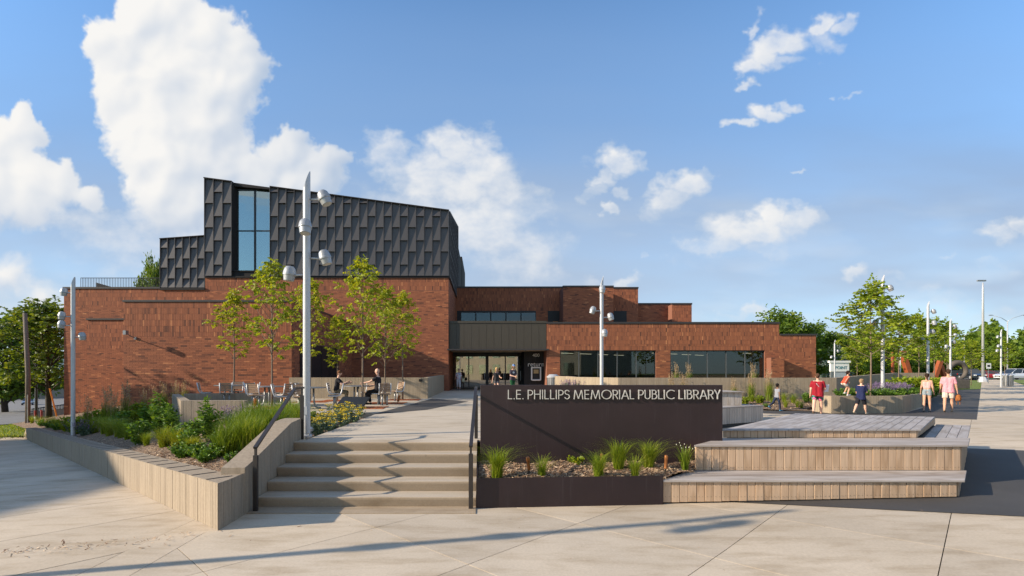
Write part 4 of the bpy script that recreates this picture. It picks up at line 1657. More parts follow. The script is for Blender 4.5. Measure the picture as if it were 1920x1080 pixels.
# the panels on the flank lie on the slope of the roof as it rises to the back
shingles(upper, (ax2, 0, 0), (0, 1, 0), (1, 0, 0), 36.62, 48.9, .62, 1.76, za_r + .05, lambda y: lerp(tx(ax2), 16.2, (y - 36.5) / 12.4), 0, (.02, .12))
low_t = lambda x: lerp(PZ(447, YA), PZ(441, YA), (x - PX(300, YA)) / (ax1 - PX(300, YA)))
lowb = MB().extr([(PX(300, YA), za_l + .07), (ax1 - .05, za_l + .07), (ax1 - .05, low_t(ax1) - .03), (PX(300, YA), low_t(PX(300, YA)) - .03)], YA + .16, 44, 'y').build('lower_storey', MAT['zinc2'], lib)
shingles(lowb, (0, YA + .16, 0), (1, 0, 0), (0, -1, 0), PX(300, YA), ax1 - .06, .515, 1.45, za_l + .1, low_t)
# roof edge trims
m = MB()
for a, b in ((ax1 - .06, wx0), (wx1, ax2 + .05)):
    m.extr([(a, tx(a) - .05), (b, tx(b) - .05), (b, tx(b) + .02), (a, tx(a) + .02)], YA - .16, YA + .5, 'y')
a, b = wx0, wx1
m.extr([(a, PZ(348.6, YA)), (b, PZ(355, YA)), (b, PZ(353, YA)), (a, PZ(346, YA))], YA + .02, YA + .5, 'y')
a, b = PX(300, YA) - .04, ax1 - .06
m.extr([(a, low_t(a) - .04), (b, low_t(b) - .04), (b, low_t(b) + .02), (a, low_t(a) + .02)], YA - .02, YA + .5, 'y')
m.build('roof_trim', MAT['zinc2'], lib)
MB().box(ax2 - .0, ax2 + .025, YA - .13, YA - .05, za_r + .12, tx(ax2)).build('corner_trim', MAT['galv_d'], lib)
# tall window
win = MB().extr([(wx0, PZ(509, YA)), (wx1, PZ(509, YA)), (wx1, PZ(507, YA)), (wx0, PZ(507, YA))], YA - .02, YA + .5, 'y')
win.box(wx0 - .001, wx0 + .05, YA - .1, YA + .5, PZ(509, YA), PZ(349, YA))
win.add([(wx0 + .05, YA - .1, PZ(507, YA)), (PX(441, YA), YA + .36, PZ(507, YA)), (PX(441, YA), YA + .36, PZ(350, YA)), (wx0 + .05, YA - .1, PZ(349, YA))], [(0, 1, 2, 3)])
win = win.build('tall_window', MAT['zinc2'], lib)
gx = [PX(441, YA), PX(473, YA), PX(475, YA), PX(506, YA)]
gz = [PZ(507, YA), PZ(431, YA), PZ(430, YA), PZ(354, YA)]
for i in (0, 2):
    for j in (0, 2):
        MB().box(gx[i] + .03, gx[i + 1] - .03, YA + .37, YA + .38, gz[j] + .03, gz[j + 1] - .02).build('pane', MAT['glass_up'], win)
m = MB()
m.box(PX(473, YA) - .03, PX(475, YA) + .03, YA + .33, YA + .41, gz[0], gz[3])
m.box(gx[0], gx[3], YA + .335, YA + .40, gz[1] - .02, gz[2] + .03)
m.box(gx[0], gx[3], YA + .33, YA + .41, gz[3] - .02, gz[3] + .1)
m.build('window_frame', MAT['frame'], win)
MB().box(wx0, wx1, 37.1, 37.15, gz[0], gz[3] + .3).build('blind', plain('blind_fabric', (.42, .47, .43), .9), win)

# --- ground floor wing on the right
dx0, dx1, dx2 = PX(1025, YD), PX(1461, YD), PX(1530, YD)
dtop, etop = PZ(607, YD), PZ(629, YD)
W1 = (PX(1050, YD), PX(1230, YD), .9, PZ(657, YD))
W2 = (PX(1257, YD), PX(1434, YD), .9, PZ(657, YD))
gw = MB()
gw.box(dx0, W1[0], YD, 46, .2, W1[3]); gw.box(W1[1], W2[0], YD, YD + .5, .2, W1[3]); gw.box(W2[1], dx1, YD, 46, .2, W1[3])
gw.box(dx0 + .001, dx1 - .001, YD + .001, 46, W1[3] - .001, dtop); gw.box(W1[0], W1[1], YD + .002, YD + .5, .2, W1[2]); gw.box(W2[0], W2[1], YD + .002, YD + .5, .2, W2[2])
gw.box(dx1, dx2, YD + .001, 46, .2, etop)
gw = gw.build('ground_floor_wall', MAT['mortar'], lib)
rects = lay((dx0, dx1, PZ(649, YD), dtop), 'v') + lay((dx0, dx1, PZ(657, YD), PZ(649, YD)), 'v')
rects += lay((dx0, W1[0], .3, PZ(657, YD)), 'h') + lay((W1[1], W2[0], .3, PZ(657, YD)), 'h') + lay((W2[1], dx1, .3, PZ(657, YD)), 'h')
rects += lay((dx1, dx2, PZ(671, YD), etop), 'v') + lay((dx1, dx2, .3, PZ(671, YD)), 'h')
brick_part(gw, rects, (0, YD, 0), *FRONT)
pier = MB().box(PX(1437, YD), dx1, YD - .6, YD, .2, PZ(671, YD)).build('pier', MAT['mortar'], lib)
brick_part(pier, lay((PX(1437, YD), dx1, .3, PZ(671, YD)), 'h'), (0, YD - .6, 0), *FRONT)
MB().box(dx0 - .02, dx1 + .04, YD - .06, YD + .3, dtop, dtop + .13).build('coping', MAT['coping'], lib)
MB().box(dx1 + .04, dx2 + .05, YD - .06, YD + .3, etop, etop + .12).build('coping', MAT['coping'], lib)


def strip_window(name, rect, y, nb, rec=.16, mat=None, room=5.0):
    x0, x1, z0, z1 = rect
    w = MB()
    w.box(x0, x1, y + rec - .06, y + rec + .05, z1 - .07, z1)
    w.box(x0, x1, y + rec - .06, y + rec + .05, z0, z0 + .05)
    w.box(x0, x0 + .05, y + rec - .058, y + rec + .048, z0 + .05, z1 - .07)
    w.box(x1 - .05, x1, y + rec - .058, y + rec + .048, z0 + .05, z1 - .07)
    w = w.build(name, MAT['frame'], lib)
    for i in range(nb):
        a, b = lerp(x0, x1, i / nb), lerp(x0, x1, (i + 1) / nb)
        MB().box(a + .03, b - .03, y + rec, y + rec + .012, z0 + .05, z1 - .07).build('pane', mat or MAT['glass'], w)
        if i:
            MB().box(a - .028, a + .028, y + rec - .05, y + rec + .04, z0 + .05, z1 - .07).build('mullion', MAT['mullion'], w)
    return w


strip_window('window', W1, YD, 5)
strip_window('window', W2, YD, 5)
# the reading room behind them
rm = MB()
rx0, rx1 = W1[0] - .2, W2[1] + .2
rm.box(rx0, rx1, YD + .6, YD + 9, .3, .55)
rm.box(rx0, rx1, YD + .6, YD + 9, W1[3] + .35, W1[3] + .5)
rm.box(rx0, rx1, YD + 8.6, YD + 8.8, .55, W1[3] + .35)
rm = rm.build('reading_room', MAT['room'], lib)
m = MB()
rr_ = random.Random(4)
for k in range(9):
    m.box(rx0 + 1 + k * 1.75, rx0 + 1.9 + k * 1.75, YD + 3 + (k % 3) * 1.6, YD + 3.5 + (k % 3) * 1.6, .55, 1.2 + .5 * rr_.random(), .5)
m.build('bookshelf', MAT['room_d'], rm)
for k in range(10):
    x, y = rx0 + 1 + k * 1.72, YD + 1.6 + (k % 4) * 1.5
    MB().obox((x, y, W1[3] - .15), (.5, .35, 0), (-.02, .03, 0), (0, 0, .015)).build('ceiling_lamp', emit_mat('lamp_glow', (1, .82, .6), 1.1) if k == 0 else bpy.data.materials['lamp_glow'], rm)
m = MB()
for k in range(3):
    m.box(rx0, rx1, YD + 2.2 + k * 1.9, YD + 2.5 + k * 1.9, W1[3] + .1, W1[3] + .34)
m.build('ceiling_beam', MAT['room'], rm)

# --- second floor set back above it
set_back = [  # x0 px, x1 px, y plane, top py, pattern split py, extra
    (855, 1056, YF, 540), (1150, 1196.5, YF, 541), (1056, 1150, YF - 2.2, 538.5), (1196.5, 1260, YF + .8, 571), (1260, 1297, YF - .2, 571)]
fl = MB()
for i, (a, b, y, t) in enumerate(set_back):
    fl.box(PX(a, y), PX(b, y) - .002, y, y + 9 + .01 * i, 4.5, PZ(t, y))
fl = fl.build('second_floor_wall', MAT['mortar'], lib)
SW = [(PX(857, YF), PX(1005, YF), 5.4, PZ(583, YF)), (PX(1027, YF), PX(1052, YF), 5.4, PZ(583, YF)), (PX(1150.5, YF), PX(1175, YF), 5.4, PZ(583, YF))]
for i, (a, b, y, t) in enumerate(set_back):
    x0, x1, zt_ = PX(a, y), PX(b, y) - .002, PZ(t, y)
    if i in (0, 1):
        r_ = lay((x0, x1, PZ(583, y), zt_), 'v') + lay((x0, x1, 4.8, PZ(583, y)), 'h', SW)
    elif i == 4:
        r_ = lay((x0, x1, 4.8, zt_), 'v')
    else:
        r_ = lay((x0, x1, 4.8, zt_), 'h')
    brick_part(fl, r_, (0, y, 0), *FRONT)
    MB().box(x0 - .03, x1 + .03, y - .06, y + .3 + .004 * i, zt_, zt_ + .14).build('coping', MAT['coping'], lib)
for r_ in SW[1:]:
    MB().box(r_[0], r_[1], YF - .02, YF - .004, r_[2], r_[3]).build('dark_opening', MAT['black'], fl)
w = MB().box(SW[0][0], SW[0][1], YF - .02, YF - .004, SW[0][2], SW[0][3]).build('window', MAT['black'], lib)
for i in range(5):
    a, b = lerp(PX(864, YF), SW[0][1], i / 5), lerp(PX(864, YF), SW[0][1], (i + 1) / 5)
    MB().box(a + .05, b - .06, YF - .05, YF - .04, SW[0][2], SW[0][3] - .18).build('pane', MAT['glass'], w)
MB().box(PX(1041, YF) - .22, PX(1041, YF) + .22, YF - .2, YF - .03, 6.35, 6.62).build('wall_lamp', MAT['copper'], lib)

# --- canopy and entrance
kx0, kx1 = PX(842, YD), PX(1024.5, YD)
kz0, kz1 = PZ(656.5, YD), PZ(602, YD)
can = MB().box(kx0, kx1, YD + .03, 46.2, kz0 + .06, kz1 - .002).build('canopy', MAT['bronze'], lib)
for i in range(13):
    a, b = lerp(kx0, kx1, i / 13), lerp(kx0, kx1, (i + 1) / 13)
    MB().box(a + .008, b - .008, YD - .0, YD + .029, kz0 + .1, kz1 - .17).build('canopy_panel', MAT['bronze'], can)
MB().box(kx0 - .0, kx1, YD - .04, YD + .1, kz1 - .15, kz1 + .01).build('top_trim', MAT['bronze'], can)
MB().box(kx0 - .12, kx1 + .14, YD - .28, YD + .1, kz0 - .02, kz0 + .09).build('drip_edge', MAT['coping'], can)
MB().box(kx0, kx1 + .05, YD + .11, 41.7, kz0 - .005, kz0 + .055).build('soffit', plain('soffit_board', (.52, .42, .31), .7), can)
YG = 41.7
fx0, fx1 = PX(844, YG), PX(983, YG)
zg0, zg1 = ZP(0, YG), PZ(661, YG)
ent = MB()
ent.box(fx0, fx1, YG - .05, YG + .08, PZ(668.5, YG), zg1 + .05)
ent.box(fx0, fx1, YG - .045, YG + .075, zg0 - .1, zg0 + .06)
ent = ent.build('entrance_screen', MAT['frame'], lib)
edges = [(847.5, 878), (880, 910.5), (916, 946.5), (948.5, 978)]
for a, b in edges:
    d_ = MB().box(PX(a, YG), PX(b, YG), YG, YG + .015, zg0 + .06, PZ(668.5, YG)).build('door', MAT['glass_door'], ent)
    MB().box(PX(b, YG) - .10, PX(b, YG) - .07, YG - .07, YG - .045, zg0 + .7, zg0 + 1.5).build('handle', MAT['galv'], d_)
for a, b in ((843, 847.5), (878, 880), (910.5, 916), (946.5, 948.5), (978, 983.5)):
    MB().box(PX(a, YG), PX(b, YG), YG - .048, YG + .078, zg0 + .06, PZ(668.5, YG)).build('door_frame', MAT['frame'], ent)
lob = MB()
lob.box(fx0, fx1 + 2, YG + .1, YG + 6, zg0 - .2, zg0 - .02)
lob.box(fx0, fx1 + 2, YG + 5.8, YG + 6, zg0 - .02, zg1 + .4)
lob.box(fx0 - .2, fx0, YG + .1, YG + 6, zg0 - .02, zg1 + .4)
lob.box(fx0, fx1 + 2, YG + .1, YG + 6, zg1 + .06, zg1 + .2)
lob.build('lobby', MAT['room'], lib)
MB().lathe([(.5, 0), (.5, 1.0), (.46, 1.05)], (PX(908, 44), 44, zg0), n=20).build('lobby_desk', MAT['black'], lib)
YR = 38.4
rp0, rp1 = PX(983, YR), PX(1025.5, YR)
ret = MB().box(rp0, rp1, YR, 46.1, .3, kz0 - .006).build('book_return_wall', MAT['zinc2'], lib)
for i in range(1, 4):
    x = lerp(rp0, rp1, i / 4)
    MB().box(x - .008, x + .008, YR - .006, YR, .5, kz0 - .01).build('seam', MAT['frame'], ret)
m = MB()
qx0, qx1, qz0, qz1 = PX(995.5, YR), PX(1014.5, YR), PZ(713, YR), PZ(688, YR)
m.box(qx0, qx0 + .1, YR - .12, YR, qz0, qz1); m.box(qx1 - .1, qx1, YR - .12, YR, qz0, qz1)
m.box(qx0 + .1, qx1 - .1, YR - .119, YR, qz1 - .1, qz1); m.box(qx0 + .1, qx1 - .1, YR - .119, YR, qz0, qz0 + .08)
m.box(qx0 + .08, qx1 - .08, YR - .26, YR - .12, qz0 - .03, qz0 + .05)
bk = m.build('book_drop', MAT['white'], ret, bevel=.01)
MB().box(qx0 + .1, qx1 - .1, YR - .06, YR - .002, qz0 + .08, qz1 - .1).build('book_drop_panel', MAT['black'], bk)
MB().box(qx0 + .2, qx1 - .2, YR - .075, YR - .06, qz0 + .52, qz1 - .2).build('screen', plain('screen_tan', (.42, .3, .14), .4), bk)


def text_mesh(txt, size, name, mat, parent, loc, ext=.012):
    cu = bpy.data.curves.new(name, 'FONT')
    cu.body = txt
    cu.size = size
    cu.extrude = ext
    cu.align_x = 'CENTER'
    to = bpy.data.objects.new('tmp', cu)
    col.objects.link(to)
    bpy.context.view_layer.update()
    me = bpy.data.meshes.new_from_object(to.evaluated_get(bpy.context.evaluated_depsgraph_get()))
    bpy.data.objects.remove(to)
    o = link(name, me, None, parent, loc=loc)
    me.materials.clear()
    me.materials.append(mat)
    o.rotation_euler = (R(90), 0, 0)
    return o


text_mesh('400', .36, 'house_number', MAT['white'], ret, (PX(1005, YR), YR - .03, PZ(669, YR)))
text_mesh('return', .50, 'return_lettering', MAT['white'], ret, (PX(1005, YR), YR - .03, PZ(687, YR)))

# --- railing on the roof, security camera on the wing, stair bulkhead behind the railing
rl = thing('roof_railing', 'black picket railing on the flat roof at the left end of the library', 'railing', (0, YA + .55, za_l))
x0, x1 = PX(140, YA), PX(300, YA)
zr0, zr1 = 0, PZ(519, YA) - za_l
pk = MB().box(-.011, .011, -.011, .011, 0, zr1).mesh('picket')
pk.materials.append(MAT['frame'])
for i in range(54):
    link('picket', pk, None, rl, loc=(lerp(x0, x1, i / 53), 0, 0))
MB().box(x0, x1, -.02, .02, zr1, zr1 + .04).build('top_rail', MAT['frame'], rl)
MB().extr([(x0 + .2, 0.05), (PX(210, YA), .05), (x0 + .2, zr1 - .1)], 1.2, 1.3, 'y').build('stair_guard', MAT['frame'], rl)
fl_ = thing('wall_camera', 'small grey security camera on an arm on the brick wing', 'light', (PX(250, YB), YB - .02, PZ(626, YB)))  # security camera on a bracket; sheds no light
MB().box(-.07, .07, -.62, -.42, -.08, .12).build('grey_housing', MAT['galv_d'], fl_)
MB().tube([(.12, 0, -.22), (.1, -.2, -.16), (.03, -.45, -.05)], .022).build('arm', MAT['galv_d'], fl_)
MB().box(.06, .18, -.04, .01, -.28, -.16).build('mount', MAT['galv_d'], fl_)

# ------------------------------------------------------------------ plants
def unit(a):
    return a / np.maximum(np.linalg.norm(a, axis=-1, keepdims=True), 1e-9)


def leaf_quads(P, D, L, W, rg, roll=None):
    """rhombic leaves: base at P, axis D, random roll; returns V, Q"""
    n = len(P)
    D = unit(D)
    r = rg.normal(size=(n, 3)) if roll is None else roll
    S = unit(np.cross(D, r))
    L, W = L[:, None], W[:, None]
    Nn = np.cross(S, D)
    mid = P + D * L * .42
    V = np.stack([P, mid + S * W - Nn * W * .25, P + D * L, mid - S * W - Nn * W * .25], 1).reshape(-1, 3)
    return V, np.arange(4 * n).reshape(n, 4)


def tree_data(seed, H, base, spread, nb, twigs, sprays, leaflets, ll, lw, r0, up=.9, droop=.5, lean=(0, 0), top=.35, fan=1.0):
    """young / open-crowned tree: trunk with ascending limbs, twigs and hanging compound leaves"""
    rg = np.random.default_rng(seed)
    rr = random.Random(seed)
    wood = MB()
    tp = []
    for i in range(9):
        t = i / 8
        tp.append(Vector((lean[0] * t * t * H + .05 * H * .3 * math.sin(i * 1.7 + seed) * t * .35, lean[1] * t * t * H + .05 * H * .3 * math.cos(i * 1.3 + seed) * t * .35, H * .97 * t)))
    wood.tube(tp, [r0 * (1 - .86 * (i / 8) ** .9) for i in range(9)], 8)
    trunk_at = lambda z: (lambda f: tp[min(int(f), 7)].lerp(tp[min(int(f), 7) + 1], f - min(int(f), 7)))(8 * z / (H * .97))
    LP, LD, SH = [], [], []

    def hang(p, d, n):
        """one spray: a drooping rachis with leaflets on both sides"""
        d = d.normalized()
        q = p.copy()
        stepl = ll * .55
        sidev = d.cross(Vector((0, 0, 1)))
        sidev = sidev.normalized() if sidev.length > .05 else Vector((1, 0, 0))
        sh = rr.random()
        for k in range(n):
            d = (d + Vector((0, 0, -droop * .16))).normalized()
            q = q + d * stepl
            for sgn in (-1, 1):
                LP.append(q.copy())
                LD.append(d * .6 + sidev * sgn * rr.uniform(.6, 1.1) + Vector((rr.uniform(-.3, .3), rr.uniform(-.3, .3), -droop * rr.uniform(.2, 1))))
                SH.append(sh)
    az0 = rr.random() * 6.28
    for i in range(nb):
        t = base + (1 - base) * ((i + rr.random() * .8) / nb) ** .9
        o = trunk_at(min(.98, t) * H * .97)
        az_ = az0 + i * 2.399 + rr.uniform(-.4, .4)
        shape = math.sin(math.pi * min(1, max(.08, (t - base) / (1 - base) * .8 + .22))) ** .8 * (1 - (1 - top) * max(0, (t - .6) / .4))
        Lb = spread * shape * rr.uniform(.75, 1.2)
        el_ = up * rr.uniform(.75, 1.2)
        d = Vector((math.cos(az_) * math.cos(el_) * fan, math.sin(az_) * math.cos(el_) * fan, math.sin(el_)))
        pts, q = [o], o.copy()
        for k in range(5):
            d = (d + Vector((rr.uniform(-.12, .12), rr.uniform(-.12, .12), -.05 * (k > 1)))).normalized()
            q = q + d * Lb / 5
            pts.append(q.copy())
        rb = r0 * .34 * (1 - .6 * t) + .004
        wood.tube(pts, [rb * (1 - .8 * k / 5) for k in range(6)], 5, False)
        for w in range(twigs):
            f = rr.uniform(.3, 1.0) * 5
            k = min(4, int(f))
            p = pts[k].lerp(pts[k + 1], f - k)
            td = (d * .5 + Vector((rr.uniform(-1, 1), rr.uniform(-1, 1), rr.uniform(-.3, .6)))).normalized()
            tl = spread * rr.uniform(.14, .30)
            e = p + td * tl
            wood.tube([p, p.lerp(e, .5) + Vector((0, 0, .02)), e], [rb * .35, rb * .25, rb * .12], 4, False)
            for s_ in range(sprays):
                hang(p.lerp(e, rr.uniform(.25, 1)), td * .6 + Vector((rr.uniform(-1, 1), rr.uniform(-1, 1), rr.uniform(-.5, .3))), leaflets)
        hang(pts[-1], d, leaflets + 1)
    for k in range(3):
        hang(tp[-1], Vector((rr.uniform(-1, 1), rr.uniform(-1, 1), .6)), leaflets)
    P, D = np.array([list(p) for p in LP]), np.array([list(d) for d in LD])
    n = len(P)
    V, Q = leaf_quads(P, D, ll * rg.uniform(.75, 1.25, n), lw * rg.uniform(.75, 1.2, n), rg)
    tone = np.clip(.25 + .45 * np.array(SH) + rg.normal(0, .12, n), 0, 1)
    return wood, V, Q, tone


def make_tree(name, label, cat_, data, bark, leafm, group=None):
    wood, V, Q, tone = data
    t = thing(name, label, cat_, group=group)
    link('trunk', wood.mesh('trunk'), bark, t, smooth=True)
    link('crown', np_mesh('crown', V, Q, tone, leafm), None, t)
    return t


def clump_tree(seed, H, R_, base, nclump, per, ls, squash=.8):
    """full-crowned tree seen from afar: many leaf clumps on a branching skeleton, gaps between them"""
    rg = np.random.default_rng(seed)
    wood = MB()
    wood.tube([(0, 0, -.3), (.02 * H, .01 * H, H * .3), (0, .03 * H, H * .62), (.02 * H, 0, H * .86)], [H * .028, H * .022, H * .013, H * .003], 8)
    cz = H * (base + 1) / 2
    rz = H * (1 - base) / 2
    C = []
    while len(C) < nclump:
        q = rg.normal(size=3)
        q /= np.linalg.norm(q)
        k = rg.uniform(.45, 1.0) ** .6
        lob = 1 + .22 * math.sin(3 * math.atan2(q[1], q[0]) + seed) + .16 * math.sin(5 * q[2] * 2 + seed * 2)
        c = np.array((q[0] * R_ * k * lob, q[1] * R_ * k * lob, cz + q[2] * rz * k * (1 + .1 * lob)))
        if c[2] > H * base * .9:
            C.append(c)
    for c in C[::3]:
        wood.tube([(0, 0, H * max(.18, base * .9) + (c[2] - cz) * .35), (c[0] * .5, c[1] * .5, lerp(H * base, c[2], .55)), tuple(c * .97)], [H * .008, H * .004, H * .0015], 4, False)
    P, D, T = [], [], []
    for c in C:
        cs = rg.uniform(.75, 1.3)
        n = int(per * cs)
        q = rg.normal(size=(n, 3)) * np.array((1, 1, .62)) * R_ * .135 * cs
        P.append(c + q)
        D.append(unit(q) * .8 + rg.normal(size=(n, 3)) * .6 + np.array((0, 0, -.25)))
        T.append(np.clip(rg.uniform(.25, .65) + rg.normal(0, .14, n), 0, 1))
    P, D, T = np.concatenate(P), np.concatenate(D), np.concatenate(T)
    n = len(P)
    V, Q = leaf_quads(P, D, ls * rg.uniform(.7, 1.4, n), ls * .42 * rg.uniform(.7, 1.3, n), rg)
    return wood, V, Q, T


def spruce_data(seed, H, R_, ls):
    rg = np.random.default_rng(seed)
    wood = MB().tube([(0, 0, 0), (0, 0, H * .98)], [H * .02, .02], 7)
    P, D, T = [], [], []
    lv = 26
    for i in range(lv):
        z = H * (.06 + .92 * i / lv)
        rad = R_ * (1 - i / lv) ** .85 + .12
        k = max(5, int(15 * rad / R_))
        for b in range(k):
            az_ = 6.283 * (b + rg.random() * .7) / k
            d = np.array((math.cos(az_), math.sin(az_), 0))
            Lb = rad * rg.uniform(.8, 1.1)
            n = int(26 * Lb / R_) + 6
            s_ = rg.uniform(.15, 1, n)
            p = d * (s_ * Lb)[:, None] + np.stack([np.zeros(n), np.zeros(n), z - .28 * (s_ * Lb) + .16 * (s_ ** 2) * Lb], 1) + rg.normal(size=(n, 3)) * .05 * R_
            P.append(p)
            D.append(d * .7 + rg.normal(size=(n, 3)) * .55 + np.array((0, 0, -.1)))
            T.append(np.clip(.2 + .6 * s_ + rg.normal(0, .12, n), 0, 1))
    P, D, T = np.concatenate(P), np.concatenate(D), np.concatenate(T)
    n = len(P)
    V, Q = leaf_quads(P, D, ls * rg.uniform(.7, 1.3, n), ls * .3 * rg.uniform(.7, 1.3, n), rg)
    return wood, V, Q, T


# --- young trees on the terrace: (trunk px, Y, top py)
tv = [tree_data(201 + i, 5.3, b_, s_, n_, 4, 2, 3, .15, .044, .046, .78, .85, top=.5) for i, (b_, s_, n_) in enumerate(((.33, 1.30, 30), (.30, 1.45, 32), (.36, 1.1, 26)))]
src = [make_tree('terrace_tree', '', 'tree', d, MAT['bark'], MAT['leaf_plaza'], 'young trees on the cafe terrace') for d in tv]
spots = [(439, 22.3, 545, 2, .4, 'slim young tree farthest left on the terrace, beside the parapet'),
         (510, 17.8, 487, 1, 1.1, 'tall young tree in front of the left cafe tables, crossing the tall window'),
         (582, 21.8, 522, 0, 2.3, 'young tree directly behind the lamp post by the steps'),
         (633, 22.8, 592, 2, 3.0, 'short young tree behind the seated youth'),
         (680, 17.8, 484, 0, 4.4, 'tall young tree between the two seated people'),
         (722, 20.6, 540, 1, 5.3, 'young tree just behind the seated bald man'),
         (755, 23.5, 548, 2, .9, 'young tree nearest the entrance on the terrace')]
for px, Y, ty, v, rz, lb in spots:
    g = ZP(0, Y)
    k = (PZ(ty, Y) - g) / 5.3
    place(src[v], USED, (PX(px, Y), Y, g), rz, (k * (.86 if v != 2 else .98), k * (.86 if v != 2 else .98), k), lb)
    gt = MB()
    a, b = .75, .62
    for s_ in range(6):
        gt.box(-a + s_ * .25, -a + s_ * .25 + .22, -b, -.1, 0, .012)
        gt.box(-a + s_ * .25, -a + s_ * .25 + .22, .1, b, 0, .012)
    o = gt.build('tree_grate', MAT['rust'], None, loc=(PX(px, Y) + .1, Y, g + .004))
    tag(o, 'rust-coloured tree grate round the ' + lb.split(',')[0].replace('grate', ''), 'tree grate', 'tree grates')
# bronze uplights standing in the grates
ul = thing('tree_uplight', '', 'light', group='bronze uplights at the terrace trees')
MB().lathe([(.035, 0), (.05, .06), (.055, .26), (.045, .27)], (0, 0, .08), (.25, -.1, 1), 10).build('lamp_barrel', MAT['copper'], ul, smooth='auto')
MB().tube([(0, 0, 0), (0, 0, .1)], .012).build('stake', MAT['rail'], ul)
for px, Y, s_, lb in ((505, 17.8, -.45, 'bronze uplight left of the tall tree by the left tables'), (505, 17.8, .55, 'bronze uplight right of the tall tree by the left tables'), (435, 22.3, -.5, 'bronze uplight left of the slim tree by the parapet'), (435, 22.3, .5, 'bronze uplight right of the slim tree by the parapet'), (722, 20.6, .55, 'bronze uplight by the tree behind the bald man')):
    place(ul, USED, (PX(px, Y) + s_, Y - .15, ZP(0, Y)), s_, 1, lb)

# --- street trees on the right
tr = [tree_data(301 + i, 5.0, b_, s_, n_, 5, 2, 4, .17, .055, .05, .55, .35, top=.4, fan=1.15) for i, (b_, s_, n_) in enumerate(((.34, 1.6, 32), (.38, 1.75, 34)))]
srcr = [make_tree('street_tree', '', 'tree', d, MAT['bark'], MAT['leaf_right'], 'young street trees along the path') for d in tr]
for px, Y, gz, ty, v, rz, lb in ((1633, 21.8, .93, 535, 0, .3, 'tallest street tree, rising from the front of the raised planter'), (1685, 29, .75, 588, 1, 1.9, 'street tree between the two nearest path lamp posts'),
                                 (1723, 37, .60, 592, 0, 2.8, 'street tree behind the woman in the strapless top'), (1752, 43, .55, 600, 1, 4.0, 'street tree behind the head of the man in pink'),
                                 (1776, 50, .5, 606, 0, 5.2, 'street tree beyond the man in pink, by the ring sculpture'), (1821, 57, .45, 640, 1, .7, 'small street tree in front of the dark car'),
                                 (1607, 60, .6, 640, 1, 2.2, 'young tree behind the white roadside sign'), (1884, 75, .7, 640, 0, 3.3, 'thin street tree by the twin-armed street light')):
    k = (PZ(ty, Y) - gz) / 5.0
    place(srcr[v], USED, (PX(px, Y), Y, gz - .02), rz, (k * .88, k * .88, k), lb)

# --- big tree on the left, trees behind the library, woods on the right
bt = make_tree('street_shade_tree', 'broad dark-trunked shade tree beyond the left end of the library', 'tree',
               tree_data(411, 9.8, .24, 4.6, 40, 6, 3, 5, .30, .10, .27, .62, .5, (.0, 0), .55), MAT['bark_d'], MAT['leaf_big'])
bt.location = (PX(92, 42), 42, -2.4)
bt.rotation_euler = (0, R(-4), 2.0)
far = [make_tree('broadleaf_tree', '', 'tree', clump_tree(501 + i, 10, 4.2, .16, nc, 120, .40), MAT['bark_d'], MAT['leaf_far']) for i, nc in enumerate((60, 75, 66))]
FT = [  # px, Y, ground, top py, variant, label
    (290, 62, 2.0, 480, 0, 'light green treetop showing above the roof railing', None),
    (1462, 66, .5, 588, 1, 'round dark treetop above the right end of the library roof', None),
    (1500, 70, .5, 606, 0, 'lower treetop just right of the round one above the library roof', None),
    (10, 75, -4, 585, 2, 'tree at the left edge beyond the shade tree', None),
    (1565, 88, .6, 624, 0, 'tree behind the blue spruce', 'trees along the far side of the cross street'),
    (1600, 100, .6, 634, 1, 'tree right of the blue spruce', 'trees along the far side of the cross street'),
    (1640, 100, .6, 640, 2, 'tree behind the first path lamp post', 'trees along the far side of the cross street'),
    (1690, 104, .6, 650, 0, 'tree behind the orange beam sculpture', 'trees along the far side of the cross street'),
    (1740, 108, .6, 655, 1, 'tree behind the second path lamp post', 'trees along the far side of the cross street'),
    (1785, 112, .6, 655, 2, 'tree left of the tall mast', 'trees along the far side of the cross street'),
    (1815, 105, .6, 641, 1, 'large tree behind the dark sport utility car', 'trees along the far side of the cross street'),
    (1850, 118, .6, 655, 0, 'tree behind the tall mast', 'trees along the far side of the cross street'),
    (1872, 118, .6, 656, 2, 'tree behind the red car', 'trees along the far side of the cross street'),
    (1900, 122, .6, 672, 1, 'low tree behind the white car', 'trees along the far side of the cross street'),
    (1930, 116, .6, 655, 0, 'tree at the right edge beyond the cars', 'trees along the far side of the cross street'),
    (1545, 110, .6, 640, 2, 'tree just past the right end of the library', 'trees along the far side of the cross street'),
]
for i, (px, Y, gz, ty, v, lb, gp) in enumerate(FT):
    k = (PZ(ty, Y) - gz) / 10.4
    kk = .36 if i == 0 else max(k, .5) * 1.1
    o = place(far[v], USED, (PX(px, Y), Y, gz - .1), i * 1.3, (kk, kk, k), lb, gp)
bgt = make_tree('broadleaf_tree', 'pale leafy shrub tree at the far end of the retaining wall', 'tree', clump_tree(540, 5, 2.0, .12, 40, 90, .24), MAT['bark_d'], MAT['leaf_right'])
bgt.location = (PX(1662, 70), 70, .6)
sp = make_tree('blue_spruce', 'blue-grey spruce past the right end of the library', 'tree', spruce_data(77, 6.6, 2.3, .34), MAT['bark_d'], MAT['needle'])
sp.location = (PX(1565, 76), 76, .5)
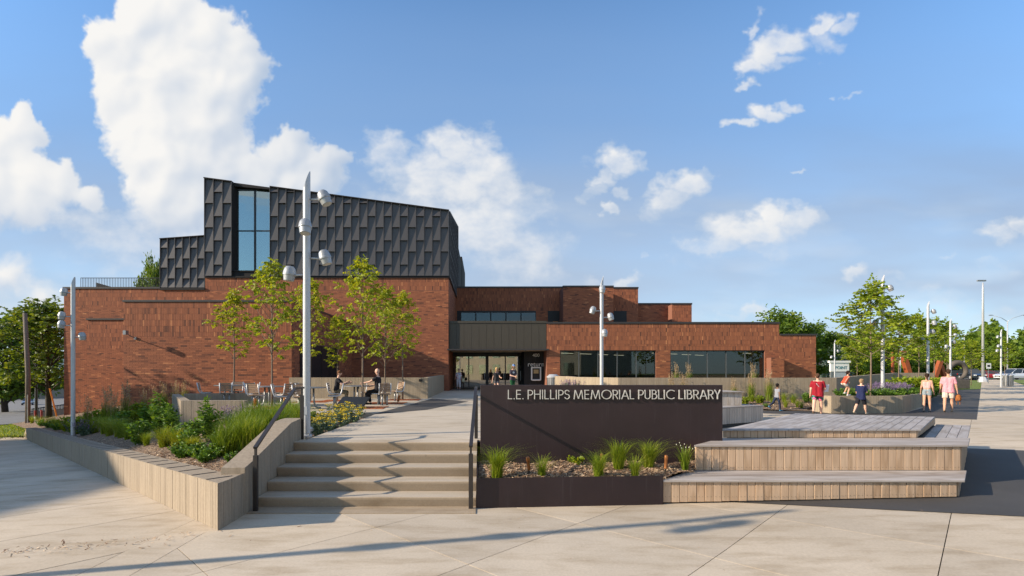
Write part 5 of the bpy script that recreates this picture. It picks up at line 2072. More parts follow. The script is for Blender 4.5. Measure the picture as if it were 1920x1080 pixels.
# distant wood closing the view, too far to count
rgw = np.random.default_rng(8)
PW, TW = [], []
for a0, a1, dist, hh, n in ((R(27), R(52), 190, 15, 26000), (R(-52), R(-41), 230, 14, 9000)):
    a = rgw.uniform(a0, a1, n)
    dd = dist + rgw.normal(0, 12, n)
    prof = hh * (.62 + .2 * np.sin(a * 41) + .13 * np.sin(a * 97 + 1) + .08 * np.sin(a * 223))
    z = prof * rgw.uniform(0, 1, n) ** .7
    PW.append(np.stack([np.sin(a) * dd, np.cos(a) * dd, z + (.6 if a0 > 0 else -6)], 1))
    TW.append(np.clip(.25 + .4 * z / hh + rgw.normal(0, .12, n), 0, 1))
PW, TW = np.concatenate(PW), np.concatenate(TW)
V, Q = leaf_quads(PW, rgw.normal(size=PW.shape), np.full(len(PW), 1.1), np.full(len(PW), .5), rgw)
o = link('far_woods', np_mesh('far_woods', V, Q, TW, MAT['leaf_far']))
tag(o, 'band of distant woods on the skyline', 'woods', kind='stuff')


# --- grasses and perennials
def blades(rg, n, h, spread, w, r0, curl=.55, seg=3):
    """arching blades: V, Q, tone"""
    az_ = rg.uniform(0, 2 * np.pi, n)
    br = r0 * np.sqrt(rg.random(n))
    ba = rg.uniform(0, 2 * np.pi, n)
    B = np.stack([np.cos(ba) * br, np.sin(ba) * br, np.zeros(n)], 1)
    H_ = h * rg.uniform(.55, 1.1, n)
    ln = spread * rg.uniform(.15, 1.0, n)
    d = np.stack([np.cos(az_), np.sin(az_), np.zeros(n)], 1)
    s_ = np.stack([-np.sin(az_), np.cos(az_), np.zeros(n)], 1)
    rows = []
    for k in range(seg + 1):
        t = k / seg
        p = B + d * (ln * t ** 1.7)[:, None]
        z = H_ * (t * (1 + curl) - curl * t ** 2.4)
        p = p + np.stack([np.zeros(n), np.zeros(n), z], 1)
        ww = w * (1 - t ** 1.6) + .0008
        rows.append((p - s_ * ww, p + s_ * ww))
    V = np.stack([q for r in rows for q in r], 1).reshape(-1, 3)
    b = np.arange(n)[:, None] * (2 * (seg + 1))
    Q = np.concatenate([b + np.array((2 * k, 2 * k + 1, 2 * k + 3, 2 * k + 2)) for k in range(seg)], 0)
    T = np.tile(np.clip(rg.normal(.5, .2, n), 0, 1), seg)
    return V, Q, T


def grass_thing(name, cat_, seed, n, h, spread, w, r0, mat, curl=.5, plume=None):
    rg = np.random.default_rng(seed)
    V, Q, T = blades(rg, n, h, spread, w, r0, curl)
    t = thing(name, '', cat_)
    link('blades', np_mesh('blades', V, Q, T, mat), None, t)['kind'] = 'stuff'
    if plume:
        k, ph, m_ = plume
        V2, Q2, T2 = blades(rg, k, ph, spread * .55, .004, r0, .1)
        P, D = [], []
        for i in range(k):
            tip = V2[i * 8 + 6]
            mid = V2[i * 8 + 4]
            for j in range(22):
                P.append(mid + (tip - mid) * rg.uniform(.1, 1.1) + rg.normal(0, .012, 3))
                D.append((tip - mid) / np.linalg.norm(tip - mid) + rg.normal(0, .5, 3))
        P, D = np.array(P), np.array(D)
        V3, Q3 = leaf_quads(P, D, np.full(len(P), .06), np.full(len(P), .010), rg)
        link('plumes', np_mesh('plumes', np.concatenate([V2, V3]), np.concatenate([Q2, Q3 + len(V2)]), np.concatenate([T2, rg.random(len(Q3))]), m_), None, t)['kind'] = 'stuff'
    return t


def herb_thing(name, cat_, seed, stems, h, spread, ll, lw, mat, per=16, flower=None):
    """leafy stems; flower = (kind, material, count per stem)"""
    rg = np.random.default_rng(seed)
    P, D, W = [], [], MB()
    FP, FD = [], []
    for s_ in range(stems):
        a = rg.uniform(0, 6.283)
        r = spread * math.sqrt(rg.random())
        tip = np.array((math.cos(a) * r, math.sin(a) * r, h * rg.uniform(.7, 1.1) * (1 - .25 * r / spread)))
        b = np.array((math.cos(a) * r * .35, math.sin(a) * r * .35, 0))
        W.tube([tuple(b), tuple((b + tip) / 2), tuple(tip)], [.007, .005, .003], 4, False)
        for j in range(per):
            t = rg.uniform(.12, 1.02)
            p = b + (tip - b) * t
            az_ = rg.uniform(0, 6.283)
            P.append(p)
            D.append((math.cos(az_), math.sin(az_), rg.uniform(-.25, .8)))
        if flower:
            kind, _, cnt = flower
            ax_ = (tip - b) / np.linalg.norm(tip - b)
            for j in range(cnt):
                if kind == 'spike':
                    FP.append(tip - ax_ * h * .12 + ax_ * h * .5 * rg.random() + rg.normal(0, .012, 3))
                    FD.append(rg.normal(size=3) + ax_)
                elif kind == 'plate':
                    FP.append(tip + np.array((rg.normal(0, .03), rg.normal(0, .03), .04 + rg.normal(0, .004))))
                    FD.append((rg.normal(), rg.normal(), .15))
                else:
                    FP.append(tip + rg.normal(0, .02, 3) + (0, 0, .02))
                    FD.append(rg.normal(size=3))
    P, D = np.array(P), np.array(D)
    n = len(P)
    V, Q = leaf_quads(P, D, ll * rg.uniform(.6, 1.3, n), lw * rg.uniform(.7, 1.2, n), rg)
    t = thing(name, '', cat_)
    link('foliage', np_mesh('foliage', V, Q, np.clip(rg.normal(.5, .22, n), 0, 1), mat), None, t)['kind'] = 'stuff'
    link('stems', W.mesh('stems'), mat, t)['kind'] = 'stuff'
    if flower:
        FP, FD = np.array(FP), np.array(FD)
        k = len(FP)
        V, Q = leaf_quads(FP, FD, rg.uniform(.02, .04, k), rg.uniform(.008, .014, k), rg)
        link('flowers', np_mesh('flowers', V, Q, rg.random(k), flower[1]), None, t)['kind'] = 'stuff'
    return t


PL = dict(
    fine=grass_thing('fine_grass', 'grass', 1, 330, .46, .58, .0024, .08, MAT['grass_lt'], .85),
    tuft=grass_thing('grass_tuft', 'grass', 2, 180, .40, .36, .0026, .06, MAT['grass_lt'], .35),
    sedge=grass_thing('golden_sedge', 'grass', 3, 420, .46, .55, .006, .12, MAT['sedge'], .6),
    mead=grass_thing('meadow_grass', 'grass', 4, 600, .75, .55, .0055, .28, MAT['grass'], .4),
    feather=grass_thing('feather_grass', 'grass', 5, 240, .95, .30, .005, .14, MAT['grass'], .2, (24, 1.45, MAT['straw'])),
    herb=herb_thing('leafy_perennial', 'plant', 6, 16, .62, .22, .10, .026, MAT['herb'], 34),
    tall=herb_thing('tall_perennial', 'plant', 7, 18, .95, .24, .11, .022, MAT['herb'], 44),
    bushy=herb_thing('bushy_perennial', 'plant', 8, 26, .38, .34, .085, .026, MAT['herb'], 20),
    salvia=herb_thing('purple_salvia', 'plant', 9, 34, .46, .34, .07, .018, MAT['herb_grey'], 11, ('spike', MAT['purple'], 15)),
    yarrow=herb_thing('yellow_yarrow', 'plant', 10, 28, .48, .36, .08, .014, MAT['herb_grey'], 18, ('plate', MAT['yellow'], 9)),
    allium=grass_thing('white_allium', 'plant', 11, 120, .40, .22, .006, .05, MAT['grass'], .2),
    pale=herb_thing('pale_perennial', 'plant', 12, 20, .55, .30, .10, .03, MAT['leaf_right'], 26),
    sprig=herb_thing('strawberry_plant', 'plant', 13, 12, .18, .16, .07, .034, MAT['leaf_right'], 7),
)
CAT_GROUP = 'plants in the bed behind the long wall'


def plant(kind, px=None, Y=None, x=None, s_=1.0, rz=None, label='', group=None, zf=None, sz=None):
    X = PX(px, Y) if x is None else x
    z = (zf or ZB)(X, Y)
    return place(PL[kind], USED, (X, Y, z - .02), rnd.uniform(0, 6.28) if rz is None else rz, (s_, s_, s_ * (sz or 1)), label, group)


# the bed before the sign
SB = lambda x, y: .37 + .03 * (y - 7.3)
plant('fine', 932, 7.62, s_=.98, zf=SB, label='round grass clump at the steps end of the sign planter')
plant('tuft', 1016, 7.62, s_=.85, zf=SB, label='thin wispy grass tuft beside the first copper uplight before the sign')
plant('sprig', 1078, 8.45, s_=.98, zf=SB, label='small broad-leaved plant close against the sign')
plant('fine', 1122, 7.6, s_=.82, zf=SB, label='grass clump at the front lip of the sign planter, below the middle of the lettering')
plant('fine', 1160, 8.25, s_=.98, zf=SB, label='tall grass clump close to the sign, left of the pair')
plant('fine', 1216, 8.2, s_=.98, zf=SB, label='tall grass clump close to the sign, right of the pair')
plant('tuft', 1190, 7.62, s_=.85, zf=SB, label='small grass tuft in front of the pair of tall clumps')
a_ = plant('allium', 1284, 8.1, s_=.98, zf=SB, label='upright white-budded clump beside the timber deck')
m = MB()
for i in range(10):
    q = rnd.uniform(0, 6.28)
    m.ball((math.cos(q) * rnd.uniform(.02, .2), math.sin(q) * rnd.uniform(.02, .2), .42 + rnd.uniform(-.05, .05)), .007, .007, .011, 6, 4)
m.build('buds', MAT['whiteflower'], a_)
# copper uplights in the mulch
cu = thing('copper_uplight', '', 'light', group='copper uplights before the sign')
MB().lathe([(.026, 0), (.028, .02), (.024, .14), (.030, .15), (.030, .21), (.018, .225)], (0, 0, .10), (-.12, -.05, 1), 12).build('lamp_barrel', MAT['copper'], cu, smooth='auto')
MB().tube([(0, 0, 0), (0, 0, .12)], .013).build('stake', MAT['rail'], cu)
for px, Y, rz, lb in ((992, 7.75, .2, 'copper uplight left of the wispy tuft before the sign'), (1126, 8.0, 2.0, 'copper uplight half hidden in grass in the middle of the sign planter'), (1248, 7.85, 3.6, 'tilted copper uplight near the timber deck')):
    place(cu, USED, (PX(px, Y), Y, SB(0, Y) - .02), rz, .95, lb)

# the bed behind the long wall, near to far
G1 = 'plants in the bed behind the long wall'
LB = {
    'sedge': 'golden sedge clump near the corner of the long wall', 'mead': 'tall light green grass beside the stair wall', 'herb': 'leafy upright perennial in the mulch behind the long wall',
    'tall': 'tall dark leafy perennial against the grey parapet', 'fine': 'soft fine-bladed grass mound along the long wall', 'salvia': 'purple-flowered salvia in the left bed',
    'bushy': 'low bushy perennial in the left bed', 'feather': 'feathery tall grass at the foot of the brick wing', 'tuft': 'small grass tuft in the left bed', 'pale': 'pale leafy perennial near the left lamp post',
}


def bed(kind, px, Y, s_=1.0, sz=None, lb=None):
    while dp(PX(px, Y), Y)[1] < .55 + {'fine': .42, 'sedge': .45, 'mead': .3}.get(kind, .25) * s_ and Y < 45:
        Y += .1
    plant(kind, px, Y, s_=s_, sz=sz, label=lb or LB[kind], group=None if lb else G1 + ', ' + kind)


for px, Y, s_ in ((310, 8.5, 1.0), (335, 8.15, .95), (362, 8.0, .8)):
    bed('sedge', px, Y, s_)
for px, Y, s_ in ((470, 9.3, .85), (450, 10.0, .95), (500, 10.2, .95), (480, 11.0, 1.0), (430, 9.2, .8), (520, 11.2, .85), (535, 12.6, .9)):
    bed('mead', px, Y, s_)
bed('tall', 393, 11.2, 1.0, lb='tallest dark perennial, standing before the grey parapet')
for px, Y, s_ in ((298, 14.0, 1.2), (320, 13.2, .9)):
    bed('tall', px, Y, s_)
for px, Y, s_ in ((262, 12.4, 1.1), (340, 11.0, .9), (355, 10.2, .85), (365, 12.0, .9), (230, 17, 1.2), (280, 16.5, 1.3), (312, 16.2, 1.2)):
    bed('herb', px, Y, s_)
for px, Y, s_ in ((388, 8.2, .6), (400, 9.0, .7), (373, 9.3, .8), (420, 10.2, .9), (345, 9.4, .8), (440, 8.4, .5), (560, 13.6, .9), (590, 13.3, .9), (520, 13.8, 1.0), (495, 13.4, 1.0)):
    bed('bushy', px, Y, s_)
for px, Y, s_ in ((178, 12.4, 1.25), (205, 11.8, 1.2), (228, 12.0, 1.2), (196, 12.9, 1.3), (240, 11.2, 1.0), (160, 13.4, 1.2), (255, 10.6, .9), (222, 13.6, 1.2), (150, 14.2, 1.2), (275, 10.0, .7)):
    bed('fine', px, Y, s_)
for px, Y, s_ in ((140, 15.0, 1.0), (160, 15.3, 1.0), (470, 12.8, .9), (445, 13.2, .9), (420, 13.6, .9), (500, 12.4, .8)):
    bed('salvia', px, Y, s_)
for px, Y, s_ in ((165, 18.5, .9), (200, 18.8, 1.05), (235, 19.6, 1.05), (215, 18.0, .9), (330, 22.0, .85), (290, 22.4, .8), (308, 23.0, .85), (345, 23.0, .8), (270, 22.0, .8)):
    bed('feather', px, Y, s_)
for px, Y, s_ in ((105, 20.0, 1.3), (90, 22.0, 1.3), (120, 19.6, 1.2), (75, 25.0, 1.3), (100, 24.0, 1.4), (60, 28, 1.4), (128, 22, 1.4)):
    bed('tuft', px, Y, s_)
for px, Y, s_ in ((150, 19.5, 1.4), (130, 20.8, 1.3), (180, 20.5, 1.5), (205, 21.0, 1.4), (255, 20.8, 1.5), (245, 18.2, 1.2)):
    bed('pale', px, Y, s_)
for px, Y, s_ in ((110, 18.5, .9), (95, 19.5, .9), (80, 22, 1.0)):
    bed('bushy', px, Y, s_)
# yarrow and grey herbs by the lamp post
G2 = 'yarrow by the lamp post at the steps'
for px, Y, s_ in ((600, 10.6, .9), (625, 11.6, 1.0), (650, 12.6, 1.05), (615, 12.6, 1.0), (640, 13.8, 1.15), (662, 13.6, 1.0), (595, 11.6, .9)):
    plant('yarrow', px, Y, s_=s_, label='yellow-flowered yarrow beside the lamp post at the steps', group=G2)
for px, Y, s_ in ((560, 12.2, 1.0), (548, 13.0, 1.0)):
    plant('mead', px, Y, s_=s_ * .8, label='grass clump between the handrail and the cafe tables', group='grass behind the handrail')

# below the retaining wall
MS = lambda x, y: G(x, y) + .03 + .11 * max(0, y - 22.5)
G3 = 'small plants below the retaining wall'
for px, Y, k, s_ in ((1397, 24.2, 'pale', .75), (1425, 24.4, 'pale', .8), (1448, 24.0, 'tuft', .9), (1470, 24.6, 'tuft', 1.2), (1487, 24.2, 'tuft', 1.2), (1512, 24.4, 'herb', .85), (1520, 24.8, 'pale', .7), (1495, 23.2, 'tuft', .9), (1473, 23.2, 'tuft', 1.0), (1503, 22.9, 'tuft', .8),
                    (1527, 23.4, 'tuft', 1.0), (1550, 23.9, 'herb', .7), (1548, 24.6, 'pale', .6), (1410, 24.8, 'tuft', 1.0), (1437, 23.4, 'bushy', .5), (1530, 24.6, 'tuft', .9)):
    plant(k, px, Y, s_=s_, zf=MS, label={'pale': 'pale leafy plant in the mulch below the retaining wall', 'tuft': 'small grass tuft in the mulch below the retaining wall', 'herb': 'dark leafy plant in the mulch below the retaining wall', 'bushy': 'low green plant at the edge of the asphalt strip'}[k], group=G3 + ', ' + k)
for px, Y, s_ in ((1408, 25.1, .95), (1442, 25.0, 1.0), (1282, 25.1, .95), (1258, 25.1, .95), (1376, 25.2, .75)):
    plant('feather', px, Y, s_=s_, zf=MS, label='tall plumed grass in front of the retaining wall', group='plumed grasses along the retaining wall')
for px, Y in ((1268, 27.0), (1292, 27.4), (1413, 27.1)):
    plant('feather', px, Y, s_=.85, zf=lambda x, y: 1.15, label='plumed grass behind the retaining wall, before the windows', group='plumed grasses before the windows')
for px, Y in ((1060, 28.3), (1066, 28.6), (1082, 27.1)):
    plant('salvia', px, Y, s_=1.2, zf=lambda x, y: .85, label='purple-flowered plant beside the bin behind the sign', group='purple plants behind the sign')
# raised planter and the bed beyond it
PZs = lambda x, y: .86 - .02 * max(0, x - 17) if x < 26 else .68 - .01 * (x - 26)
G4 = 'flowers in the raised planter'
for px, Y in ((1645, 22.6), (1662, 22.9), (1672, 23.4), (1685, 24.2), (1640, 23.4), (1652, 24.0), (1668, 24.6), (1690, 25.6), (1678, 25.2), (1660, 22.2), (1698, 26.2)):
    plant('salvia', px, Y, s_=1.15, zf=PZs, label='purple salvia in the raised planter by the path', group=G4 + ', salvia')
for px, Y in ((1605, 21.4), (1596, 21.8), (1650, 21.5), (1665, 21.7), (1680, 22.2), (1692, 23.0), (1703, 24.2), (1712, 25.2), (1620, 22.2), (1582, 21.6), (1720, 26)):
    plant('bushy', px, Y, s_=1.1, zf=PZs, label='low green plant along the rim of the raised planter', group=G4 + ', green rim')
for px, Y in ((1680, 27.5), (1692, 28.6), (1700, 30.0), (1708, 31.5), (1718, 32.5), (1728, 34), (1712, 29), (1738, 36), (1722, 30.5), (1745, 34), (1756, 36), (1732, 38), (1770, 40), (1760, 42)):
    plant('pale', px, Y, s_=1.9, zf=PZs, label='tall pale shrub in the bed beyond the raised planter', group='shrubs beyond the raised planter')
for px, Y in ((1772, 36), (1780, 38), (1765, 33), (1752, 31), (1745, 29.5), (1738, 28)):
    plant('herb', px, Y, s_=1.0, zf=lambda x, y: .45, label='dark shrub along the path kerb behind the walking couple', group='dark shrubs along the kerb')

# ------------------------------------------------------------------ lamp posts
def lamp_head(parent, o, d, tilt):
    """bullet floodlight on a short arm: o on the pole, d outwards in plan"""
    d = Vector((d[0], d[1], 0)).normalized()
    h = MB()
    a = Vector(o)
    k = a + d * .24
    MB().tube([a, a + d * .12 + Vector((0, 0, .0)), k], [.018, .018, .026], 8).build('lamp_arm', MAT['galv'], parent, smooth=True)
    ax_ = (d * tilt + Vector((0, 0, -1))).normalized()
    c = k + d * .03 + Vector((0, 0, .06))
    hd = MB().lathe([(.01, -.118), (.066, -.106), (.10, -.066), (.115, 0), (.117, .03), (.121, .035), (.121, .06), (.108, .065), (.096, .165), (.088, .17)], c, ax_, 16).build('lamp_head', MAT['lampgrey'], parent, smooth='auto')
    MB().lathe([(.083, .1705), (.083, .173)], c, ax_, 14).build('lens', plain('lamp_lens', (.5, .5, .46), .2) if 'lamp_lens' not in bpy.data.materials else bpy.data.materials['lamp_lens'], hd)


def lamp_post(label, x, y, z0, z1, heads, r=.068, group='galvanised lamp posts', cut=.55):
    t = thing('lamp_post', label, 'lamp post', (x, y, z0), 0, group)
    H = z1 - z0
    n = 20
    m = MB()
    lo = [(math.cos(6.2832 * k / n) * r, math.sin(6.2832 * k / n) * r) for k in range(n)]
    vs_ = [(px_, py_, -.1) for px_, py_ in lo] + [(px_, py_, H - cut * .5 * (1 - px_ / r) * .8) for px_, py_ in lo]
    fs_ = [(k, (k + 1) % n, n + (k + 1) % n, n + k) for k in range(n)] + [tuple(range(n, 2 * n))]
    m.add(vs_, fs_)
    m.build('pole', MAT['galv'], t, smooth='auto')
    MB().lathe([(r * 1.5, 0), (r * 1.5, .035), (r * 1.05, .05)], (0, 0, 0), n=18).build('base_collar', MAT['galv'], t, smooth='auto')
    for a_ in (45, 135, 225, 315):
        MB().lathe([(.011, 0), (.011, .05)], (math.cos(R(a_)) * r * 1.28, math.sin(R(a_)) * r * 1.28, .03), n=6).build('anchor_bolt', MAT['galv_d'], t)
    MB().box(-.035, .035, -r - .006, -r + .02, .42, .58).build('hand_hole_cover', MAT['galv'], t, bevel=.005)
    for (hz, az_, tilt) in heads:
        d = (math.cos(R(az_)), math.sin(R(az_)))
        lamp_head(t, (d[0] * r * .8, d[1] * r * .8, hz * H), d, tilt)
    return t


std = [(.885, 0, .5), (.755, -75, .25), (.665, 10, .35), (.60, 180, .12)]
lp1 = lamp_post('tall galvanised lamp post with four lamps beside the steps', PX(575, 9.55), 9.55, .74, PZ(321, 9.55),
                [((PZ(374, 9.55) - .74) / (PZ(321, 9.55) - .74), 0, .45), ((PZ(437, 9.55) - .74) / (PZ(321, 9.55) - .74), -75, .2), ((PZ(484, 9.55) - .74) / (PZ(321, 9.55) - .74), 12, .3), ((PZ(516, 9.55) - .74) / (PZ(321, 9.55) - .74), 180, .1)])
o = thing('ground_box', 'small pale metal junction box at the foot of the lamp post by the steps', 'box', (PX(581, 10.4), 10.4, .75))
MB().lathe([(.07, 0), (.075, .05), (.05, .085)], (0, 0, 0), n=14).build('box_body', MAT['galv'], o)
Yl = 18.0
zl0 = ZB(PX(135, Yl), Yl)
Hl = PZ(519, Yl) - zl0
lamp_post('lamp post with four lamps before the left brick wall', PX(137, Yl), Yl, zl0, PZ(519, Yl),
          [((PZ(549, Yl) - zl0) / Hl, 180, .1), ((PZ(594, Yl) - zl0) / Hl, 200, .1), ((PZ(611, Yl) - zl0) / Hl, 235, .15), ((PZ(632, Yl) - zl0) / Hl, 0, .12)])
lamp_post('lamp post rising behind the sign wall', PX(1128, 19), 19, .68, PZ(517, 19), [(.88, -100, .1), (.73, 180, .35), (.68, 0, .35), (.55, -85, .1)])
for px, Y, gz, ty, lb in ((1655, 22.4, .88, 515, 'lamp post standing in the raised planter'), (1740, 30, .7, 565, 'second lamp post along the path'), (1782, 39.5, .6, 597, 'third lamp post along the path')):
    lamp_post(lb, PX(px, Y), Y, gz, PZ(ty, Y), std)
lamp_post('far lamp post by the street bin', PX(1877, 49), 49, .55, PZ(617, 49), [(.86, 180, .3), (.70, 190, .3), (.62, 170, .3)])
lamp_post('slim lamp post in front of the white roadside sign', PX(1565, 52), 52, .5, PZ(637, 52), [(.9, 0, .3), (.75, 0, .3), (.62, 180, .3)])
lamp_post('short pale pole behind the retaining wall', PX(1688, 62), 62, .6, PZ(668, 62), [(.9, 180, .3)])
# the one whose shadow crosses the paving, just out of the picture
lamp_post('lamp post on the left sidewalk', -8.9, 3.75, -.05, 5.85, [(.885, -38, .5), (.845, -52, .4), (.66, 14, .35), (.6, 194, .12)])


def twin_arm(label, px, Y, gz, ty, reach, tyd=0):
    t = thing('street_light', label, 'street light', (PX(px, Y), Y, gz), 0, 'street lights')
    H = PZ(ty, Y) - gz
    MB().tube([(0, 0, 0), (0, 0, H * .9)], [.11, .07], 10).build('pole', MAT['galv'], t, smooth=True)
    for s_ in (-1, 1):
        MB().tube([(0, 0, H * .9), (s_ * reach * .4, 0, H * .96), (s_ * reach, 0, H)], [.045, .04, .03], 7).build('arm', MAT['galv'], t, smooth=True)
        MB().ball((s_ * (reach + .25), 0, H), .38, .16, .07, 10, 6).build('lamp_head', MAT['galv_d'], t, smooth=True)
    return t


twin_arm('twin-armed street light at the far right', 1889, 85, .7, 591, 2.6)
twin_arm('twin-armed street light behind the path trees', 1808, 100, .7, 620, 2.6)
t = thing('street_mast', 'very tall grey mast with a small camera on top', 'mast', (PX(1843, 66), 66, .6))
MB().tube([(0, 0, 0), (0, 0, 12.2), (0, 0, PZ(530, 66) - .6)], [.17, .11, .07], 12).build('pole', MAT['galv'], t, smooth=True)
MB().lathe([(.5, 0), (.5, .25), (.28, .7)], (0, 0, 0), n=8).build('base', MAT['galv'], t)
MB().box(-.75, .35, -.1, .1, PZ(527.5, 66) - .6, PZ(525, 66) - .6).build('camera_bar', MAT['galv_d'], t)
t = thing('street_sign', 'small white square traffic sign beside the tall mast', 'sign', (PX(1853, 60), 60, .6))
MB().tube([(0, 0, 0), (0, 0, 2.2)], .04, 6).build('post', MAT['galv_d'], t)
MB().box(-.28, .28, -.06, -.045, 1.75, 2.4).build('plate', MAT['white'], t)
MB().box(-.17, .17, -.066, -.061, 1.95, 2.2).build('marking', MAT['black'], t)


def bin_(label, x, y, z, s_):
    t = thing('litter_bin', label, 'litter bin', (x, y, z), 0, 'litter bins')
    MB().lathe([(.26, 0), (.28, .05), (.33, .85), (.34, .88)], n=18).build('body', MAT['galv_d'], t, smooth='auto')
    m = MB()
    for k in range(18):
        a = 6.2832 * k / 18
        m.obox((math.cos(a) * .318, math.sin(a) * .318, .45), (-math.sin(a) * .03, math.cos(a) * .03, 0), (math.cos(a) * .015, math.sin(a) * .015, 0), (.0, 0, .40))
    m.build('staves', MAT['galv_d'], t)
    MB().lathe([(.35, .88), (.36, .94), (.22, 1.06), (.2, 1.07)], n=18).build('lid', MAT['galv'], t, smooth='auto')
    t.scale = (s_, s_, s_)
    return t


bin_('round grey litter bin behind the sign, near the entrance', PX(1037, 31.5), 31.5, .62, 1.12)
bin_('round grey litter bin on the far sidewalk', PX(1890, 49.5), 49.5, .55, 1.15)

# ------------------------------------------------------------------ terrace furniture
tb = thing('cafe_table', '', 'table', group='round cafe tables')
MB().lathe([(.58, 0), (.60, .008), (.60, .028), (.58, .036)], (0, 0, .715), n=28).build('table_top', MAT['galv_d'], tb, smooth='auto')
MB().lathe([(.05, .62), (.05, .715)], n=10).build('hub', MAT['galv_d'], tb)
for k in range(3):
    a = R(90 + 120 * k)
    c_, s_ = math.cos(a), math.sin(a)
    MB().tube([(c_ * .42, s_ * .42, .02), (c_ * .30, s_ * .30, .03), (c_ * .22, s_ * .22, .09), (c_ * .18, s_ * .18, .3), (c_ * .17, s_ * .17, .72)], .032, 8).build('leg', MAT['galv_d'], tb, smooth=True)
ch = thing('cafe_chair', '', 'chair', group='slatted cafe chairs')
for s_ in (-1, 1):
    MB().tube([(s_ * .215, .20, .44), (s_ * .215, -.10, .43), (s_ * .215, -.20, .46), (s_ * .215, -.25, .56), (s_ * .215, -.31, .86)], .022, 7).build('side_frame', MAT['galv'], ch, smooth=True)
for k in range(5):
    MB().box(-.20, .20, -.16 + k * .075, -.16 + k * .075 + .062, .445, .465).build('seat_slat', MAT['wood_seat'], ch, bevel=.004)
for k in range(5):
    z = .535 + k * .066
    y = lerp(-.245, -.31, (z - .53) / .33)
    MB().obox((0, y, z + .028), (.20, 0, 0), (0, .010, .0022), (0, -.0058, .027)).build('back_slat', MAT['wood_seat'], ch, bevel=.003)
for x_ in (-.09, .09):
    MB().tube([(x_, 0, 0), (x_, 0, .43)], .034, 8).build('post', MAT['galv_d'], ch, smooth=True)
MB().box(-.16, .16, -.09, .09, 0, .012).build('foot_plate', MAT['galv_d'], ch)
MB().box(-.21, .21, -.05, .05, .41, .44).build('cross_bar', MAT['galv_d'], ch)

TABLES = [('farthest left cafe table, behind the grey parapet', -10.6, 21.0, (200, 290, 25, 100)), ('cafe table behind the left-hand tall tree', -8.05, 18.9, (150, 265, 330, 60)),
          ('cafe table half hidden by the lamp post at the steps', -6.05, 17.4, (15, 120, 195, 275)), ('cafe table between the seated youth and the bald man', -4.95, 19.9, (188, 352, 75, 285))]
WH = {0: 'the farthest left table', 1: 'the table behind the left-hand tall tree', 2: 'the table by the lamp post', 3: 'the table of the seated pair'}
SEAT_POS = {}
for i, (lb, x, y, angs) in enumerate(TABLES):
    z = ZP(x, y)
    place(tb, USED, (x, y, z), .4 * i, 1, lb)
    for k, a in enumerate(angs):
        rad = .86
        cx_, cy_ = x + math.cos(R(a)) * rad, y + math.sin(R(a)) * rad
        side_ = ('left' if math.cos(R(a)) < -.55 else 'right' if math.cos(R(a)) > .55 else ('far' if math.sin(R(a)) > 0 else 'near')) + ' side'
        SEAT_POS[(i, k)] = (cx_, cy_, z, R(a + 90))
        if (i, k) == (3, 3):
            cx_ += .95
            cy_ += .25
            side_ = 'outer right'
        place(ch, USED, (cx_, cy_, z), R(a + 90), 1, 'slatted chair on the %s of %s' % (side_, WH[i]))
o = place(ch, USED, (PX(743, 22.2), 22.2, ZP(0, 22.2)), R(140), 1, 'single slatted chair near the right end of the pale concrete wall')
# black angled board on a post among the yarrow
t = thing('notice_board', 'black tilted notice board on a short post by the yellow flowers', 'sign', (PX(660, 15.3), 15.3, .66))
MB().tube([(.22, 0, 0), (.22, 0, .35)], .03, 6).build('post', MAT['black'], t)
MB().obox((0, 0, .36), (.45, 0, -.0), (0, .30, .16), (0, -.012, .022)).build('board', MAT['black'], t)
t.rotation_euler = (0, 0, R(-12))
t = thing('wall_plaque', 'small dark plaque on the pale concrete entry wall', 'plaque', (PX(789, 24.84), 24.83, PZ(713, 24.8)))
MB().box(-.09, .09, -.012, 0, -.06, .06).build('plate', MAT['black'], t)


